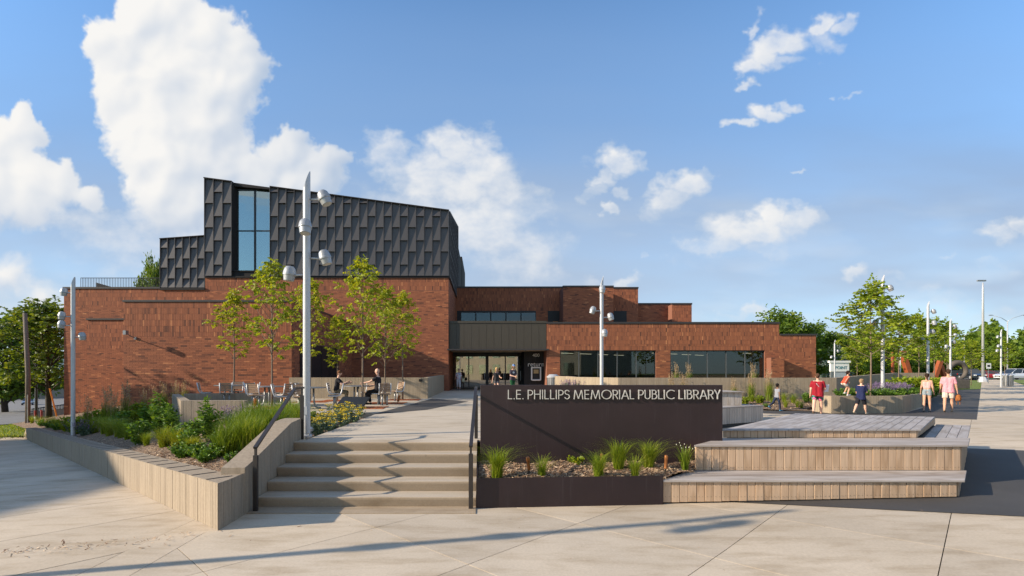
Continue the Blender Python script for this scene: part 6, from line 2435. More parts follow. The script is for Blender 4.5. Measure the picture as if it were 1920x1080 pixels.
# ------------------------------------------------------------------ cars
def car(label, loc, rz, paint, kind='suv', group='parked cars'):
    t = thing('parked_car', label, 'car', loc, rz, group)
    L, W_, H = (4.7, 1.86, 1.72) if kind == 'suv' else (4.6, 1.82, 1.45)
    pm = plain('car_paint_%d' % (len(bpy.data.materials)), paint, .25, .3, .03, 2, 0, 60, .5, 1.0)
    gl_ = bpy.data.materials.get('car_glass') or plain('car_glass', (.02, .025, .03), .06, 0, .02, 3, 0, 60, .8)
    h0, hb = .30, (.98 if kind == 'suv' else .88)
    # lower body: sections along the length, rounded in plan and section
    m = MB()
    xs_ = [-L / 2, -L / 2 + .12, -L / 2 + .5, -L * .18, L * .12, L / 2 - .9, L / 2 - .35, L / 2 - .05, L / 2]
    tp_ = [hb - .25, hb - .08, hb, hb + .02, hb + .01, hb - .04, hb - .12, hb - .28, hb - .40]
    wd_ = [.74, .86, .93, .94, .94, .93, .88, .78, .66]
    rings = []
    for x, tz, w in zip(xs_, tp_, wd_):
        w2 = w * W_ / 1.88
        rings.append([(x, -w2 * .94, h0 - .05), (x, -w2, h0 + .2), (x, -w2 * .985, tz - .14), (x, -w2 * .9, tz), (x, w2 * .9, tz), (x, w2 * .985, tz - .14), (x, w2, h0 + .2), (x, w2 * .94, h0 - .05)])
    vs_ = [q for r in rings for q in r]
    fs_ = [(i * 8 + k, i * 8 + (k + 1) % 8, (i + 1) * 8 + (k + 1) % 8, (i + 1) * 8 + k) for i in range(len(rings) - 1) for k in range(8)]
    fs_ += [tuple(range(8)), tuple(range(len(vs_) - 1, len(vs_) - 9, -1))]
    m.add(vs_, fs_)
    m.build('body', pm, t, smooth='auto')
    # greenhouse
    if kind == 'suv':
        gx_ = [(-L / 2 + .12, .0), (-L / 2 + .42, 1), (L * .02, 1), (L * .24, 0)]
    else:
        gx_ = [(-L / 2 + .55, 0), (-L * .24, 1), (L * .04, 1), (L * .27, 0)]
    roof = H - .02
    wb, wt = W_ * .455, W_ * .375
    lowr = [(gx_[0][0], hb - .02), (gx_[3][0], hb - .02)]
    uppr = [(gx_[1][0], roof), (gx_[2][0], roof)]
    m = MB()
    vs_ = []
    for s_ in (-1, 1):
        vs_ += [(lowr[0][0], s_ * wb, lowr[0][1]), (lowr[1][0], s_ * wb, lowr[1][1]), (uppr[1][0], s_ * wt, uppr[1][1]), (uppr[0][0], s_ * wt, uppr[0][1])]
    m.add(vs_, [(0, 1, 2, 3), (7, 6, 5, 4), (1, 5, 6, 2), (4, 0, 3, 7), (3, 2, 6, 7)])
    m.build('glasshouse', gl_, t)
    MB().box(uppr[0][0] - .05, uppr[1][0] + .05, -wt - .02, wt + .02, roof - .03, roof + .03).build('roof', pm, t, bevel=.02)
    for f_ in (.0, .5, 1.0):
        for s_ in (-1, 1):
            x0_, x1_ = lerp(lowr[0][0], lowr[1][0], .02 + .96 * f_), lerp(uppr[0][0], uppr[1][0], f_)
            p, q = Vector((x0_, s_ * (wb + .004), hb)), Vector((x1_, s_ * (wt + .004), roof))
            MB().obox((p + q) / 2, (q - p) / 2, (.035, 0, 0), (0, .008, 0)).build('pillar', pm, t)
    for x in (-L * .30, L * .31):
        for s_ in (-1, 1):
            w_ = MB().lathe([(.33, -.11), (.345, -.08), (.345, .08), (.33, .11)], (x, s_ * (W_ / 2 - .10), .345), (0, 1, 0), 18).build('wheel', MAT['rubber'], t, smooth='auto')
            MB().lathe([(.22, .0), (.22, .02), (.06, .03)], (x, s_ * (W_ / 2 + .012), .345), (0, s_, 0), 14).build('rim', MAT['galv'], w_)
    lens = bpy.data.materials.get('head_lamp') or plain('head_lamp', (.7, .7, .68), .15)
    tail = bpy.data.materials.get('tail_lamp') or plain('tail_lamp', (.35, .01, .01), .25)
    for s_ in (-1, 1):
        MB().box(L / 2 - .22, L / 2 - .02, s_ * .66 - .16, s_ * .66 + .16, hb - .36, hb - .22).build('headlight', lens, t, bevel=.02)
        MB().box(-L / 2 - .01, -L / 2 + .2, s_ * .72 - .12, s_ * .72 + .12, hb - .24, hb - .02).build('tail_light', tail, t, bevel=.02)
    MB().box(L / 2 - .03, L / 2 + .012, -.45, .45, .42, .60).build('grille', MAT['black'], t)
    MB().box(L / 2 + .005, L / 2 + .02, -.26, .26, .33, .45).build('number_plate', MAT['white'], t)
    for s_ in (-1, 1):
        MB().box(L * .2, L * .2 + .12, s_ * (W_ / 2 + .04) - .07, s_ * (W_ / 2 + .04) + .07, hb + .02, hb + .16).build('mirror', pm, t, bevel=.02)
    return t


car('dark blue sport utility car facing the camera at the cross street', (PX(1822, 82), 82, G(60, 82) + .04), R(-108), (.015, .02, .035), 'suv')
car('dark car mostly hidden behind the blue one', (PX(1802, 88), 88, G(60, 82) + .04), R(-100), (.02, .022, .028), 'sedan')
car('red car to the right of the tall mast', (PX(1852, 86), 86, G(60, 82) + .04), R(-30), (.28, .015, .02), 'sedan')
car('dark grey car between the red and the white one', (PX(1870, 90), 90, G(60, 82) + .04), R(-35), (.03, .03, .035), 'sedan')
car('white car at the right edge by the street bin', (PX(1899, 80), 80, G(60, 82) + .04), R(178), (.7, .71, .73), 'suv')
Xc, Yc = PX(56, 104), 104
car('silver-blue car driving up the left street', (Xc, Yc, zl(dp(Xc, Yc)[0]) + .06), R(-62), (.22, .25, .30), 'sedan', 'cars on the left street')

# ------------------------------------------------------------------ left background
def base_z(x, y):
    return zl(dp(x, y)[0])


Xp, Yp = PX(52, 36), 36
t = thing('utility_pole', 'weathered wooden pole cut off at the top, on the lawn at the left', 'pole', (Xp, Yp, base_z(Xp, Yp)))
MB().tube([(0, 0, -.2), (.02, 0, 4), (-.20, 0, PZ(587, Yp) - base_z(Xp, Yp))], [.165, .15, .13], 12).build('shaft', MAT['pole_wood'], t, smooth=True)
MB().box(.17, .24, -.26, -.2, .3, 2.6).build('conduit', MAT['galv_d'], t)
Xg, Yg = PX(110, 37.5), 37.5
t = thing('guy_wire', 'guy wire with an orange guard running up to the wooden pole', 'guy wire', (0, 0, 0))
z0 = base_z(Xg, Yg) + .3
MB().tube([(Xg, Yg, z0), (PX(93, 37.2), 37.2, PZ(728, 37.2))], .055, 7).build('guard', plain('orange_guard', (.65, .24, .03), .5), t)
MB().tube([(PX(93, 37.2), 37.2, PZ(728, 37.2)), (Xp, Yp, PZ(600, Yp))], .012, 5).build('wire', MAT['rail'], t)
for px, Y, c, lb in ((66, 44, MAT['white'], 'white marker post with a red top on the left lawn'), (78, 45, None, 'red marker post by the bridge parapet')):
    X = PX(px, Y)
    t = thing('marker_post', lb, 'post', (X, Y, base_z(X, Y)), 0, 'marker posts')
    MB().tube([(0, 0, 0), (0, 0, .85)], .07, 8).build('shaft', c or plain('red_post', (.32, .03, .03), .5), t)
    MB().tube([(0, 0, .85), (0, 0, 1.4)], .075, 8).build('band', bpy.data.materials.get('red_post') or plain('red_post', (.32, .03, .03), .5), t)
t = thing('bridge_parapet', 'low dark parapet and rail beyond the shade tree', 'parapet', (0, 0, 0))
p0, p1 = Vector((PX(60, 56), 56, base_z(PX(60, 56), 56))), Vector((PX(122, 60), 60, base_z(PX(60, 56), 56) + .25))
MB().obox((p0 + p1) / 2 + Vector((0, 0, .3)), (p1 - p0) / 2, (0, .15, 0), (0, 0, .5)).build('wall', MAT['board'], t)
MB().tube([p0 + Vector((0, 0, 1.25)), p1 + Vector((0, 0, 1.25))], .06, 6).build('rail', MAT['black'], t)
for k in range(22):
    q = p0.lerp(p1, k / 21)
    MB().box(q.x - .03, q.x + .03, q.y - .03, q.y + .03, q.z + .75, q.z + 1.25).build('baluster', MAT['black'], t)
# signals and the shop row down the street
t = thing('traffic_signal', 'traffic signal mast with red lights down the left street', 'traffic signal', (PX(12, 118), 118, base_z(PX(12, 118), 118)))
red = emit_mat('red_signal', (1, .05, .02), 4)
MB().tube([(0, 0, 0), (0, 0, 9.2)], [.16, .10], 8).build('pole', MAT['galv_d'], t)
MB().tube([(0, 0, 6.2), (8.4, 0, 6.9)], [.09, .05], 7).build('mast_arm', MAT['galv_d'], t)
for x, z in ((-1.0, 3.2), (2.0, 6.0), (6.4, 2.9), (6.4, 6.1)):
    h_ = MB().box(x - .22, x + .22, -.2, .2, z - .6, z + .6).build('signal_head', MAT['black'], t)
    MB().lathe([(.14, 0), (.14, .03)], (x, -.2, z + .38), (0, -1, 0), 10).build('red_light', red, h_)
MB().box(-1.5, -.3, -.1, -.05, 3.9, 4.7).build('street_name_plate', plain('sign_red', (.3, .05, .05), .5), t)
t = thing('street_light_pole', 'dark street pole beside the shade tree trunk', 'pole', (PX(68, 52), 52, base_z(PX(68, 52), 52)))
MB().tube([(0, 0, 0), (0, 0, 8.2)], [.14, .09], 8).build('pole', MAT['rail'], t)
shop = thing('shop_building', 'pale low commercial building with dark shopfronts far down the left street', 'building', (0, 0, 0))
x0, x1, Y = -205.0, PX(72, 165), 165.0
zb = -6.6
up_ = plain('white_brick', (.62, .60, .57), .8, 0, .06, 2)
lo_ = plain('tan_render', (.30, .25, .2), .8, 0, .12, 2)
MB().box(x0, x1, Y, Y + 14, zb - 2, zb + 5.6).build('lower_wall', lo_, shop)
MB().box(x0, x1 - .5, Y - .3, Y + 13, zb + 5.6, zb + 15.2).build('upper_wall', up_, shop)
for k in range(6):
    xx = x0 + 4 + k * 9.2
    if xx + 6 < x1:
        f_ = MB().box(xx, xx + 6.2, Y - .08, Y + .1, zb - .5, zb + 4.2).build('shopfront', MAT['frame'], shop)
        for j in range(3):
            MB().box(xx + .2 + j * 2, xx + 2.0 + j * 2, Y - .14, Y - .1, zb, zb + 3.9).build('pane', MAT['glass_up'], f_)
    w_ = MB().box(xx + 2, xx + 4.4, Y - .36, Y - .3, zb + 9.4, zb + 12.6).build('window', MAT['frame'], shop)
    MB().box(xx + 2.15, xx + 4.25, Y - .4, Y - .37, zb + 9.55, zb + 12.45).build('pane', MAT['glass_up'], w_)
MB().box(x0, x1 - .3, Y - .5, Y + 13.2, zb + 15.2, zb + 15.7).build('cornice', MAT['coping'], shop)
shop2 = thing('brick_shop', 'small red-brown building beyond the shade tree', 'building', (PX(92, 190), 190, -7))
MB().box(-9, 13, 0, 12, -2, 9).build('wall', plain('old_brick', (.22, .10, .07), .8), shop2)
MB().box(-9.2, 13.2, -.2, 12.2, 9, 9.6).build('cornice', MAT['coping'], shop2)
for k in range(4):
    w_ = MB().box(-7 + k * 5, -4.4 + k * 5, -.1, .05, 3.2, 6.4).build('window', MAT['white'], shop2)
    MB().box(-6.8 + k * 5, -4.6 + k * 5, -.14, -.1, 3.4, 6.2).build('pane', MAT['glass_up'], w_)

# ------------------------------------------------------------------ right background
t = thing('roadside_sign', 'white pillared roadside sign in front of the blue spruce', 'sign', (PX(1572, 60), 60, .55))
MB().box(-1.0, 1.2, -.12, .12, 1.45, 2.5).build('panel', MAT['white'], t)
MB().box(-1.15, 1.35, -.2, .2, 2.5, 2.75).build('cap', MAT['white'], t)
for x in (-.85, 1.05):
    MB().box(x - .12, x + .12, -.1, .1, 0, 1.45).build('post', MAT['galv_d'], t)
MB().box(-.55, .85, -.1, .1, .5, 1.35).build('lower_panel', plain('sign_grey', (.35, .38, .42), .5), t)
text_mesh('POINT', .5, 'lettering', plain('sign_teal', (.05, .16, .18), .5), t, (.22, -.13, 1.75))
t = thing('beam_sculpture', 'orange-red steel beam sculpture among the street trees', 'sculpture', (PX(1700, 66), 66, .6))
om = plain('orange_steel', (.30, .075, .025), .6, .1, .15, 3)
MB().obox((0, 0, 2.0), (-.62, 0, 2.1), (.26, 0, .08), (0, .3, 0)).build('beam', om, t)
MB().obox((-1.6, .3, 2.0), (.0, 0, 2.0), (.12, 0, 0), (0, .12, 0)).build('beam', om, t)
MB().obox((4.4, .5, 1.4), (.55, 0, 1.6), (.22, 0, -.06), (0, .25, 0)).build('beam', om, t)
MB().obox((5.6, .8, 1.0), (-.4, 0, 1.2), (.2, 0, .05), (0, .25, 0)).build('beam', om, t)
MB().box(3.2, 6.8, -.2, 1.6, -.1, .5).build('plinth', om, t)
t = thing('ring_sculpture', 'dark ring-shaped stone sculpture on a block beyond the couple', 'sculpture', (PX(1795, 47), 47, .5))
stn = plain('dark_stone', (.10, .085, .07), .8, 0, .25, 4, .4, 20)
m = MB()
seg = 28
rp = [(math.cos(6.2832 * k / seg) * .78, 0, 1.55 + math.sin(6.2832 * k / seg) * .78) for k in range(seg + 1)]
m.tube(rp, [.2 + .05 * math.sin(6.2832 * k / seg) for k in range(seg + 1)], 10, False)
m.build('ring', stn, t, smooth=True)
MB().box(-.75, .75, -.5, .5, -.1, .75).build('block', stn, t, bevel=.05)
hs = thing('far_house', 'far red-roofed building on the hill at the right edge', 'building', (PX(1904, 300), 300, 3))
MB().box(-9, 9, 0, 10, -4, 5.5).build('wall', plain('far_wall', (.4, .3, .25), .8), hs)
MB().extr([(-9.6, 5.5), (9.6, 5.5), (6.5, 9.5), (-6.5, 9.5)], -.6, 10.6, 'y').build('roof', plain('far_roof', (.30, .12, .08), .8), hs)
nb_ = thing('neighbour_building', 'plum-coloured low building glimpsed past the right end of the library', 'building', (PX(1548, 84), 84, .4))
MB().box(-3, 2.2, 0, 8, -.5, 3.6).build('wall', plain('plum_wall', (.10, .07, .09), .7), nb_)
MB().box(.2, 1.0, -.1, .02, .8, 2.6).build('window', MAT['glass_up'], nb_)
MB().box(-3.2, 2.4, -.2, 8.2, 3.6, 3.9).build('roof_edge', MAT['coping'], nb_)
# blocks across the street that shade the left sidewalk and show in the glass; both stand out of the picture
ob = thing('office_block', 'office block across the left street, out of the picture', 'building', (0, 0, 0))
MB().box(-66, -48, -3.0, 12.6, -4, 17.6).build('wall', plain('beige_stone', (.46, .40, .32), .8), ob)
for fl_i in range(4):
    for k in range(4):
        MB().box(-48.01, -47.95, -1.6 + k * 3.6, .6 + k * 3.6, 1.5 + fl_i * 4, 3.8 + fl_i * 4).build('window', MAT['glass_up'], ob)
tw = thing('street_building', 'beige building across the corner behind the camera', 'building', (11, -34, 0), R(45))
MB().box(-18, 18, -9, 9, 0, 12).build('wall', plain('beige_render', (.55, .48, .36), .8), tw)
for fl_i in range(3):
    for k in range(8):
        MB().box(-16.5 + k * 4.4, -14.3 + k * 4.4, 9.0, 9.06, 1.4 + fl_i * 3.7, 3.6 + fl_i * 3.7).build('window', MAT['glass_up'], tw)
st_t = [place(far[i % 3], USED, (x, y, base_z(x, y) if x < -3 else 0), i * 1.1, k, lb, 'trees across the left street, out of the picture') for i, (x, y, k, lb) in enumerate(((-44, 17.5, .8, 'tree across the left street'), (-50, 24, .75, 'tree across the left street'), (-46, 13, .62, 'tree across the left street'), (-31.5, 20.2, .90, 'tall tree at the kerb of the left street'), (-27.5, 22.6, .62, 'shorter tree at the kerb of the left street')))]

# ------------------------------------------------------------------ people
def fuse(m, voxel, it=4):
    """weld overlapping solids into one continuous skin"""
    me = m.mesh('tmp')
    o = bpy.data.objects.new('tmp', me)
    col.objects.link(o)
    rmod = o.modifiers.new('r', 'REMESH')
    rmod.mode = 'VOXEL'
    rmod.voxel_size = voxel
    smod = o.modifiers.new('s', 'SMOOTH')
    smod.factor = .5
    smod.iterations = it
    bpy.context.view_layer.update()
    out = bpy.data.meshes.new_from_object(o.evaluated_get(bpy.context.evaluated_depsgraph_get()))
    bpy.data.objects.remove(o)
    bpy.data.meshes.remove(me)
    return out


def limb(m, a, b, r0, r1, n=10):
    """tapered limb with rounded ends"""
    a, b = Vector(a), Vector(b)
    d = (b - a)
    L = max(d.length, 1e-4)
    u = d / L
    pts, rad = [], []
    for k in range(4):
        t = math.pi / 2 * (1 - k / 3)
        pts.append(a - u * r0 * math.sin(t)); rad.append(max(r0 * math.cos(t), r0 * .05))
    for k in range(4):
        t = math.pi / 2 * k / 3
        pts.append(b + u * r1 * math.sin(t)); rad.append(max(r1 * math.cos(t), r1 * .05))
    m.tube(pts, rad, n)


def sleeve(m, a, b, f0, f1, r0, r1, n=12):
    a, b = Vector(a), Vector(b)
    m.tube([a.lerp(b, f0), a.lerp(b, (f0 + f1) / 2), a.lerp(b, f1)], [r0, (r0 + r1) / 2, r1], n)


CL = {}


def cloth(name, c, var=.08):
    if name not in CL:
        tt = NT('cloth_' + name)
        v_ = tt.coord()
        fold = tt.noise(tt.coord((1.6, 1.6, .8)), 7, 3, .5)
        tt.set(Base_Color=tt.mix(1.0, tt.ramp(tt.noise(v_, 26, 4), [(.25, mul(c, 1 - var)), (.75, mul(c, 1 + var))]), tt.ramp(fold, [(.3, (.9,) * 3), (.7, (1.06,) * 3)]), 'MULTIPLY'), Roughness=.85)
        tt.b.inputs['Specular IOR Level'].default_value = .2
        tt.bump(fold, 1.0, .045)
        CL[name] = tt.m
    return CL[name]


def skin(name, c):
    if name not in CL:
        CL[name] = plain('skin_' + name, c, .55, 0, .05, 10, 0, 60, .35)
    return CL[name]


def rot(v, ax, deg):
    return Matrix.Rotation(R(deg), 3, ax) @ Vector(v)


def person(label, loc, heading, H, pose, wear, sk, build=1.0, group=None):
    """heading 0 looks along +Y; pose angles in degrees; wear lists the garments"""
    t = thing('person', label, 'person', loc, R(heading), group)
    k = H / 1.72
    sw, cr, hw = .152 * k * build, .096 * k * build, .080 * k * build       # shoulder half-width, chest radius, hip offset
    if pose.get('child'):
        sw *= .92
    thl, shl, fh = .245 * H, .235 * H, .04 * H
    P = {}
    pel = Vector((0, 0, 0))
    lean = pose.get('lean', 3)
    ax_up = rot((0, 0, 1), 'X', -lean)
    P['waist'] = pel + ax_up * .09 * H
    P['chest'] = pel + ax_up * .215 * H
    P['neck'] = pel + ax_up * .305 * H
    hp = pose.get('head_pitch', 0)
    hd = rot(rot((0, 0, 1), 'X', -lean * .5 - hp), 'Z', 0)
    P['head'] = P['neck'] + hd * .098 * H
    for s_, sd in ((-1, 'l'), (1, 'r')):
        th, kn = pose.get('leg_' + sd, (0, 4))[:2]
        sp_ = pose.get('leg_' + sd, (0, 4, 2))[2] if len(pose.get('leg_' + sd, (0, 4))) > 2 else 2
        hip = pel + Vector((s_ * hw, 0, -.01 * H))
        d1 = rot(rot((0, 0, -1), 'X', th), 'Y', -s_ * sp_)
        d2 = rot(rot((0, 0, -1), 'X', th - kn), 'Y', -s_ * sp_ * .6)
        knee = hip + d1 * thl
        ank = knee + d2 * shl
        fp = pose.get('foot_' + sd, min(0, (th - kn)) * .6)
        toe = ank + rot((0, .115 * H, -.018 * H), 'X', fp)
        P['hip' + sd], P['knee' + sd], P['ank' + sd], P['toe' + sd] = hip, knee, ank, toe
        sh = P['neck'] + ax_up * -.035 * H + Vector((s_ * sw, 0, 0))
        pt, ab, el = pose.get('arm_' + sd, (0, 6, 12))[:3]
        inw = pose.get('arm_' + sd, (0, 6, 12, 0))[3] if len(pose.get('arm_' + sd, (0, 6, 12))) > 3 else 0
        d1 = rot(rot((0, 0, -1), 'X', pt), 'Y', -s_ * ab)
        d2 = rot(rot(rot((0, 0, -1), 'X', pt + el), 'Y', -s_ * ab * .6), 'Z', s_ * inw)
        elb = sh + d1 * .172 * H
        wr = elb + d2 * .145 * H
        P['sh' + sd], P['el' + sd], P['wr' + sd], P['hd' + sd] = sh, elb, wr, d2
    zmin = min(P['toel'].z, P['toer'].z, P['ankl'].z - fh * .6, P['ankr'].z - fh * .6) - .012 * H
    base = pose['pelvis_z'] if 'pelvis_z' in pose else -zmin
    for q in P:
        if q[:2] != 'hd':
            P[q] = P[q] + Vector((0, 0, base))
    pel = Vector((0, 0, base))
    # body, one continuous skin
    m = MB()
    for s_ in (-1, 1):
        limb(m, P['chest'] + Vector((s_ * sw * .42, 0, 0)), P['waist'] + Vector((s_ * sw * .32, 0, 0)), cr, cr * .86)
        limb(m, P['waist'] + Vector((s_ * sw * .3, 0, 0)), pel + Vector((s_ * hw * .75, 0, 0)), cr * .86, cr * .98)
        limb(m, P['neck'] - ax_up * .02 * H, P['sh' + 'lr'[s_ > 0]], .045 * k * build, .052 * k * build)
    limb(m, P['neck'] - ax_up * .02 * H, P['head'] - hd * .02 * H, .05 * k, .048 * k)
    m.ball(P['head'] + hd * .012 * H, .072 * k ** .6, .090 * k ** .6, .105 * k ** .6, 14, 10)
    m.ball(P['head'] + hd * -.028 * H + Vector((0, .022 * k, 0)), .052 * k ** .6, .058 * k ** .6, .058 * k ** .6, 12, 8)
    m.ball(P['head'] + hd * -.005 * H + Vector((0, .095 * k ** .6, 0)), .013, .018, .02, 8, 6)
    for s_ in (-1, 1):
        m.ball(P['head'] + hd * -.002 * H + Vector((s_ * .074 * k ** .6, -.005, 0)), .012, .02, .03, 8, 6)
    for sd in 'lr':
        limb(m, P['hip' + sd], P['knee' + sd], .082 * k * build, .054 * k * build)
        mid = P['knee' + sd].lerp(P['ank' + sd], .35) + Vector((0, -.012 * k, 0))
        limb(m, P['knee' + sd], mid, .052 * k * build, .054 * k * build)
        limb(m, mid, P['ank' + sd], .054 * k * build, .034 * k)
        limb(m, P['ank' + sd] + Vector((0, 0, -.02 * k)), P['toe' + sd], .036 * k, .026 * k)
        limb(m, P['sh' + sd], P['el' + sd], .050 * k * build, .038 * k * build)
        limb(m, P['el' + sd], P['wr' + sd], .038 * k * build, .026 * k)
        pm_ = P['wr' + sd] + P['hd' + sd] * .045 * k
        limb(m, P['wr' + sd], pm_, .024 * k, .030 * k)
    body = fuse(m, .014 * max(.75, k), 4)
    # fingers stay separate
    fm = MB()
    for sd, s_ in (('l', -1), ('r', 1)):
        d = P['hd' + sd].normalized()
        side_ = d.cross(Vector((1, 0, 0)))
        side_ = side_.normalized() if side_.length > .2 else Vector((0, 1, 0))
        nrm = d.cross(side_).normalized()
        o_ = P['wr' + sd] + d * .06 * k
        for i, ln in enumerate((.068, .078, .072, .056)):
            a = o_ + side_ * (i - 1.5) * .017 * k
            b = a + d * ln * .55 * k - nrm * .004 * s_ * k
            c = b + (d * .8 - nrm * .5 * s_) * ln * .5 * k
            fm.tube([a, b, c], [.0095 * k, .009 * k, .007 * k], 6)
        a = P['wr' + sd] + d * .03 * k + side_ * .024 * k
        fm.tube([a, a + (d + side_ * .9) * .032 * k, a + (d * 1.5 + side_ * .9) * .045 * k], [.011 * k, .010 * k, .008 * k], 6)
    bm = bmesh.new()
    bm.from_mesh(body)
    bm.from_mesh(fm.mesh('f'))
    bm.to_mesh(body)
    bm.free()
    body.name = 'body'
    link('body', body, sk, t, smooth=True)
    # face
    e = MB()
    fz = hd * .012 * H
    for s_ in (-1, 1):
        e.ball(P['head'] + fz + Vector((s_ * .030 * k ** .6, .080 * k ** .6, 0)), .011, .008, .007, 8, 6)
    e.box(P['head'].x - .022, P['head'].x + .022, P['head'].y + .074 * k ** .6, P['head'].y + .083 * k ** .6, P['head'].z - .040 * H - .003, P['head'].z - .040 * H + .003)
    e.build('eyes_and_mouth', cloth('feature', (.05, .025, .02)), t)
    for g in wear:
        kind, mat = g[0], g[1]
        q = MB()
        if kind == 'shirt':
            slv, hem = g[2], g[3]                                       # sleeve length 0..2, hem below the pelvis in H
            bot = pel - ax_up * hem * H
            for s_ in (-1, 1):
                limb(q, P['chest'] + Vector((s_ * sw * .44, 0, 0)) + ax_up * .012 * H, P['waist'] + Vector((s_ * sw * .36, 0, 0)), cr * 1.13, cr * 1.08)
                q.tube([P['waist'] + Vector((s_ * sw * .34, 0, 0)), bot.lerp(P['waist'], .4) + Vector((s_ * hw * .85, 0, 0)), bot + Vector((s_ * hw * .85, 0, 0))], [cr * 1.08, cr * 1.16, cr * 1.2], 12)
                limb(q, P['neck'] - ax_up * .035 * H, P['sh' + 'lr'[s_ > 0]],   .048 * k * build, .054 * k * build)
            for sd in 'lr':
                if slv > 0:
                    sleeve(q, P['sh' + sd], P['el' + sd], -.08, min(slv, 1.05), .056 * k * build, .056 * k * build)
                if slv > 1:
                    sleeve(q, P['el' + sd], P['wr' + sd], 0, slv - 1, .05 * k, .04 * k)
        elif kind == 'tube_top':
            for s_ in (-1, 1):
                q.tube([P['chest'] + ax_up * .035 * H + Vector((s_ * sw * .40, 0, 0)), P['chest'] + Vector((s_ * sw * .42, 0, 0)), P['waist'] - ax_up * .01 * H + Vector((s_ * sw * .32, 0, 0))], [cr * 1.02, cr * 1.08, cr * .98], 12)
        elif kind == 'shorts':
            for s_, sd in ((-1, 'l'), (1, 'r')):
                q.tube([P['waist'] - ax_up * .03 * H + Vector((s_ * sw * .3, 0, 0)), pel + Vector((s_ * hw * .75, 0, 0))], [cr * 1.0, cr * 1.10], 12)
                limb(q, P['hip' + sd], P['hip' + sd].lerp(P['knee' + sd], .2), .094 * k * build, .09 * k * build)
                sleeve(q, P['hip' + sd], P['knee' + sd], 0, min(1.0, g[2]), .094 * k * build, (.086 if g[2] < .8 else .074) * k * build)
                if g[2] > 1:
                    limb(q, P['knee' + sd], P['knee' + sd].lerp(P['ank' + sd], .02), .07 * k * build, .068 * k * build)
                    sleeve(q, P['knee' + sd], P['ank' + sd], 0, g[2] - 1, .070 * k * build, .058 * k * build)
        elif kind == 'shoes':
            for sd in 'lr':
                q = MB()
                limb(q, P['ank' + sd] + Vector((0, -.015 * k, -.022 * k)), P['toe' + sd], .043 * k, .034 * k)
                limb(q, P['ank' + sd] + Vector((0, -.02 * k, -.03 * k)), P['toe' + sd] + Vector((0, .01 * k, -.008 * k)), .034 * k, .03 * k)
                link('shoe', fuse(q, .013 * max(.75, k), 3), mat, t, smooth=True)
            continue
        elif kind == 'hair':
            hs_ = k ** .6
            c = P['head'] + hd * .026 * H
            q.ball(c + Vector((0, -.016, .006)), .084 * hs_, .096 * hs_, .096 * hs_, 14, 9)
            q.ball(c + Vector((0, -.05 * hs_, -.045 * hs_)), .066 * hs_, .05 * hs_, .06 * hs_, 12, 8)
            for i in range(g[3] if len(g) > 3 else 6):
                a = rnd.uniform(0, 6.28)
                q.ball(c + Vector((math.cos(a) * .055 * hs_, -.02 + math.sin(a) * .055 * hs_, rnd.uniform(-.03, .06) * hs_)), .032 * hs_, .034 * hs_, .032 * hs_, 8, 6)
            ln = g[2]
            if ln == 'bun':
                q.ball(c + Vector((0, -.10 * hs_, -.02 * hs_)), .045 * hs_, .045 * hs_, .045 * hs_, 10, 8)
            elif ln:
                wdt = .032 if len(g) > 4 else .062
                q.tube([c + Vector((0, -.06 * hs_, .01)), c + Vector((0, -.10 * hs_, -.08 * H * .5)), c + Vector((0, -.10 * hs_, -ln * H))], [wdt * hs_, wdt * hs_ * 1.05, wdt * hs_ * .4], 10)
                if len(g) <= 4:
                    for s_ in (-1, 1):
                        q.tube([c + Vector((s_ * .05 * hs_, -.01, .02)), c + Vector((s_ * .072 * hs_, 0, -.04 * H)), c + Vector((s_ * .075 * hs_, .01, -ln * H))], [.034 * hs_, .036 * hs_, .014 * hs_], 8)
        elif kind == 'cap':
            hs_ = k ** .6
            c = P['head'] + hd * .03 * H
            q.ball(c + Vector((0, -.006, .012)), .084 * hs_, .098 * hs_, .080 * hs_, 14, 9)
            q.obox(c + Vector((0, .11 * hs_, -.006)), (.062 * hs_, 0, 0), (0, .055 * hs_, -.014), (0, .002, .008))
        elif kind == 'glasses':
            c = P['head'] + fz
            q.box(c.x - .066, c.x + .066, c.y + .076 * k ** .6, c.y + .094 * k ** .6, c.z - .016, c.z + .016)
        elif kind == 'print':
            c = P['chest'] + ax_up * -.01 * H + Vector((0, cr * 1.13, 0))
            q.ball(c, .062 * k, .012, .055 * k, 10, 7)
        elif kind == 'strap':
            q.tube([P['sh' + 'l'] + Vector((.05, 0, .07)), P['chest'] + Vector((0, -cr * 1.25, 0)), P['waist'] + Vector((sw * .8, -cr * .6, -.02))], .012, 6)
        if kind in ('shirt', 'shorts', 'tube_top', 'hair'):
            me = fuse(q, .013 * max(.75, k), 3 if kind != 'hair' else 2)
            me.name = kind
            if kind == 'hair':
                for v in me.vertices:
                    v.co += Vector((rnd.uniform(-1, 1), rnd.uniform(-1, 1), rnd.uniform(-1, 1))) * .004
            link({'hair': 'hair', 'shirt': 'shirt', 'shorts': 'trousers' if kind == 'shorts' and g[2] > 1 else 'shorts', 'tube_top': 'top'}[kind], me, mat, t, smooth=True)
        else:
            q.build({'cap': 'cap', 'glasses': 'sunglasses', 'print': 'shirt_print', 'strap': 'bag_strap'}[kind], mat, t, smooth='auto')
    t['hands'] = 0
    del t['hands']
    mw = Matrix.Translation(Vector(loc)) @ Matrix.Rotation(R(heading), 4, 'Z')
    return t, {q: mw @ P[q] for q in P if q[:2] != 'hd'}


fair, tan, brown = skin('fair', (.60, .36, .26)), skin('tan', (.52, .29, .19)), skin('deep', (.20, .105, .065))


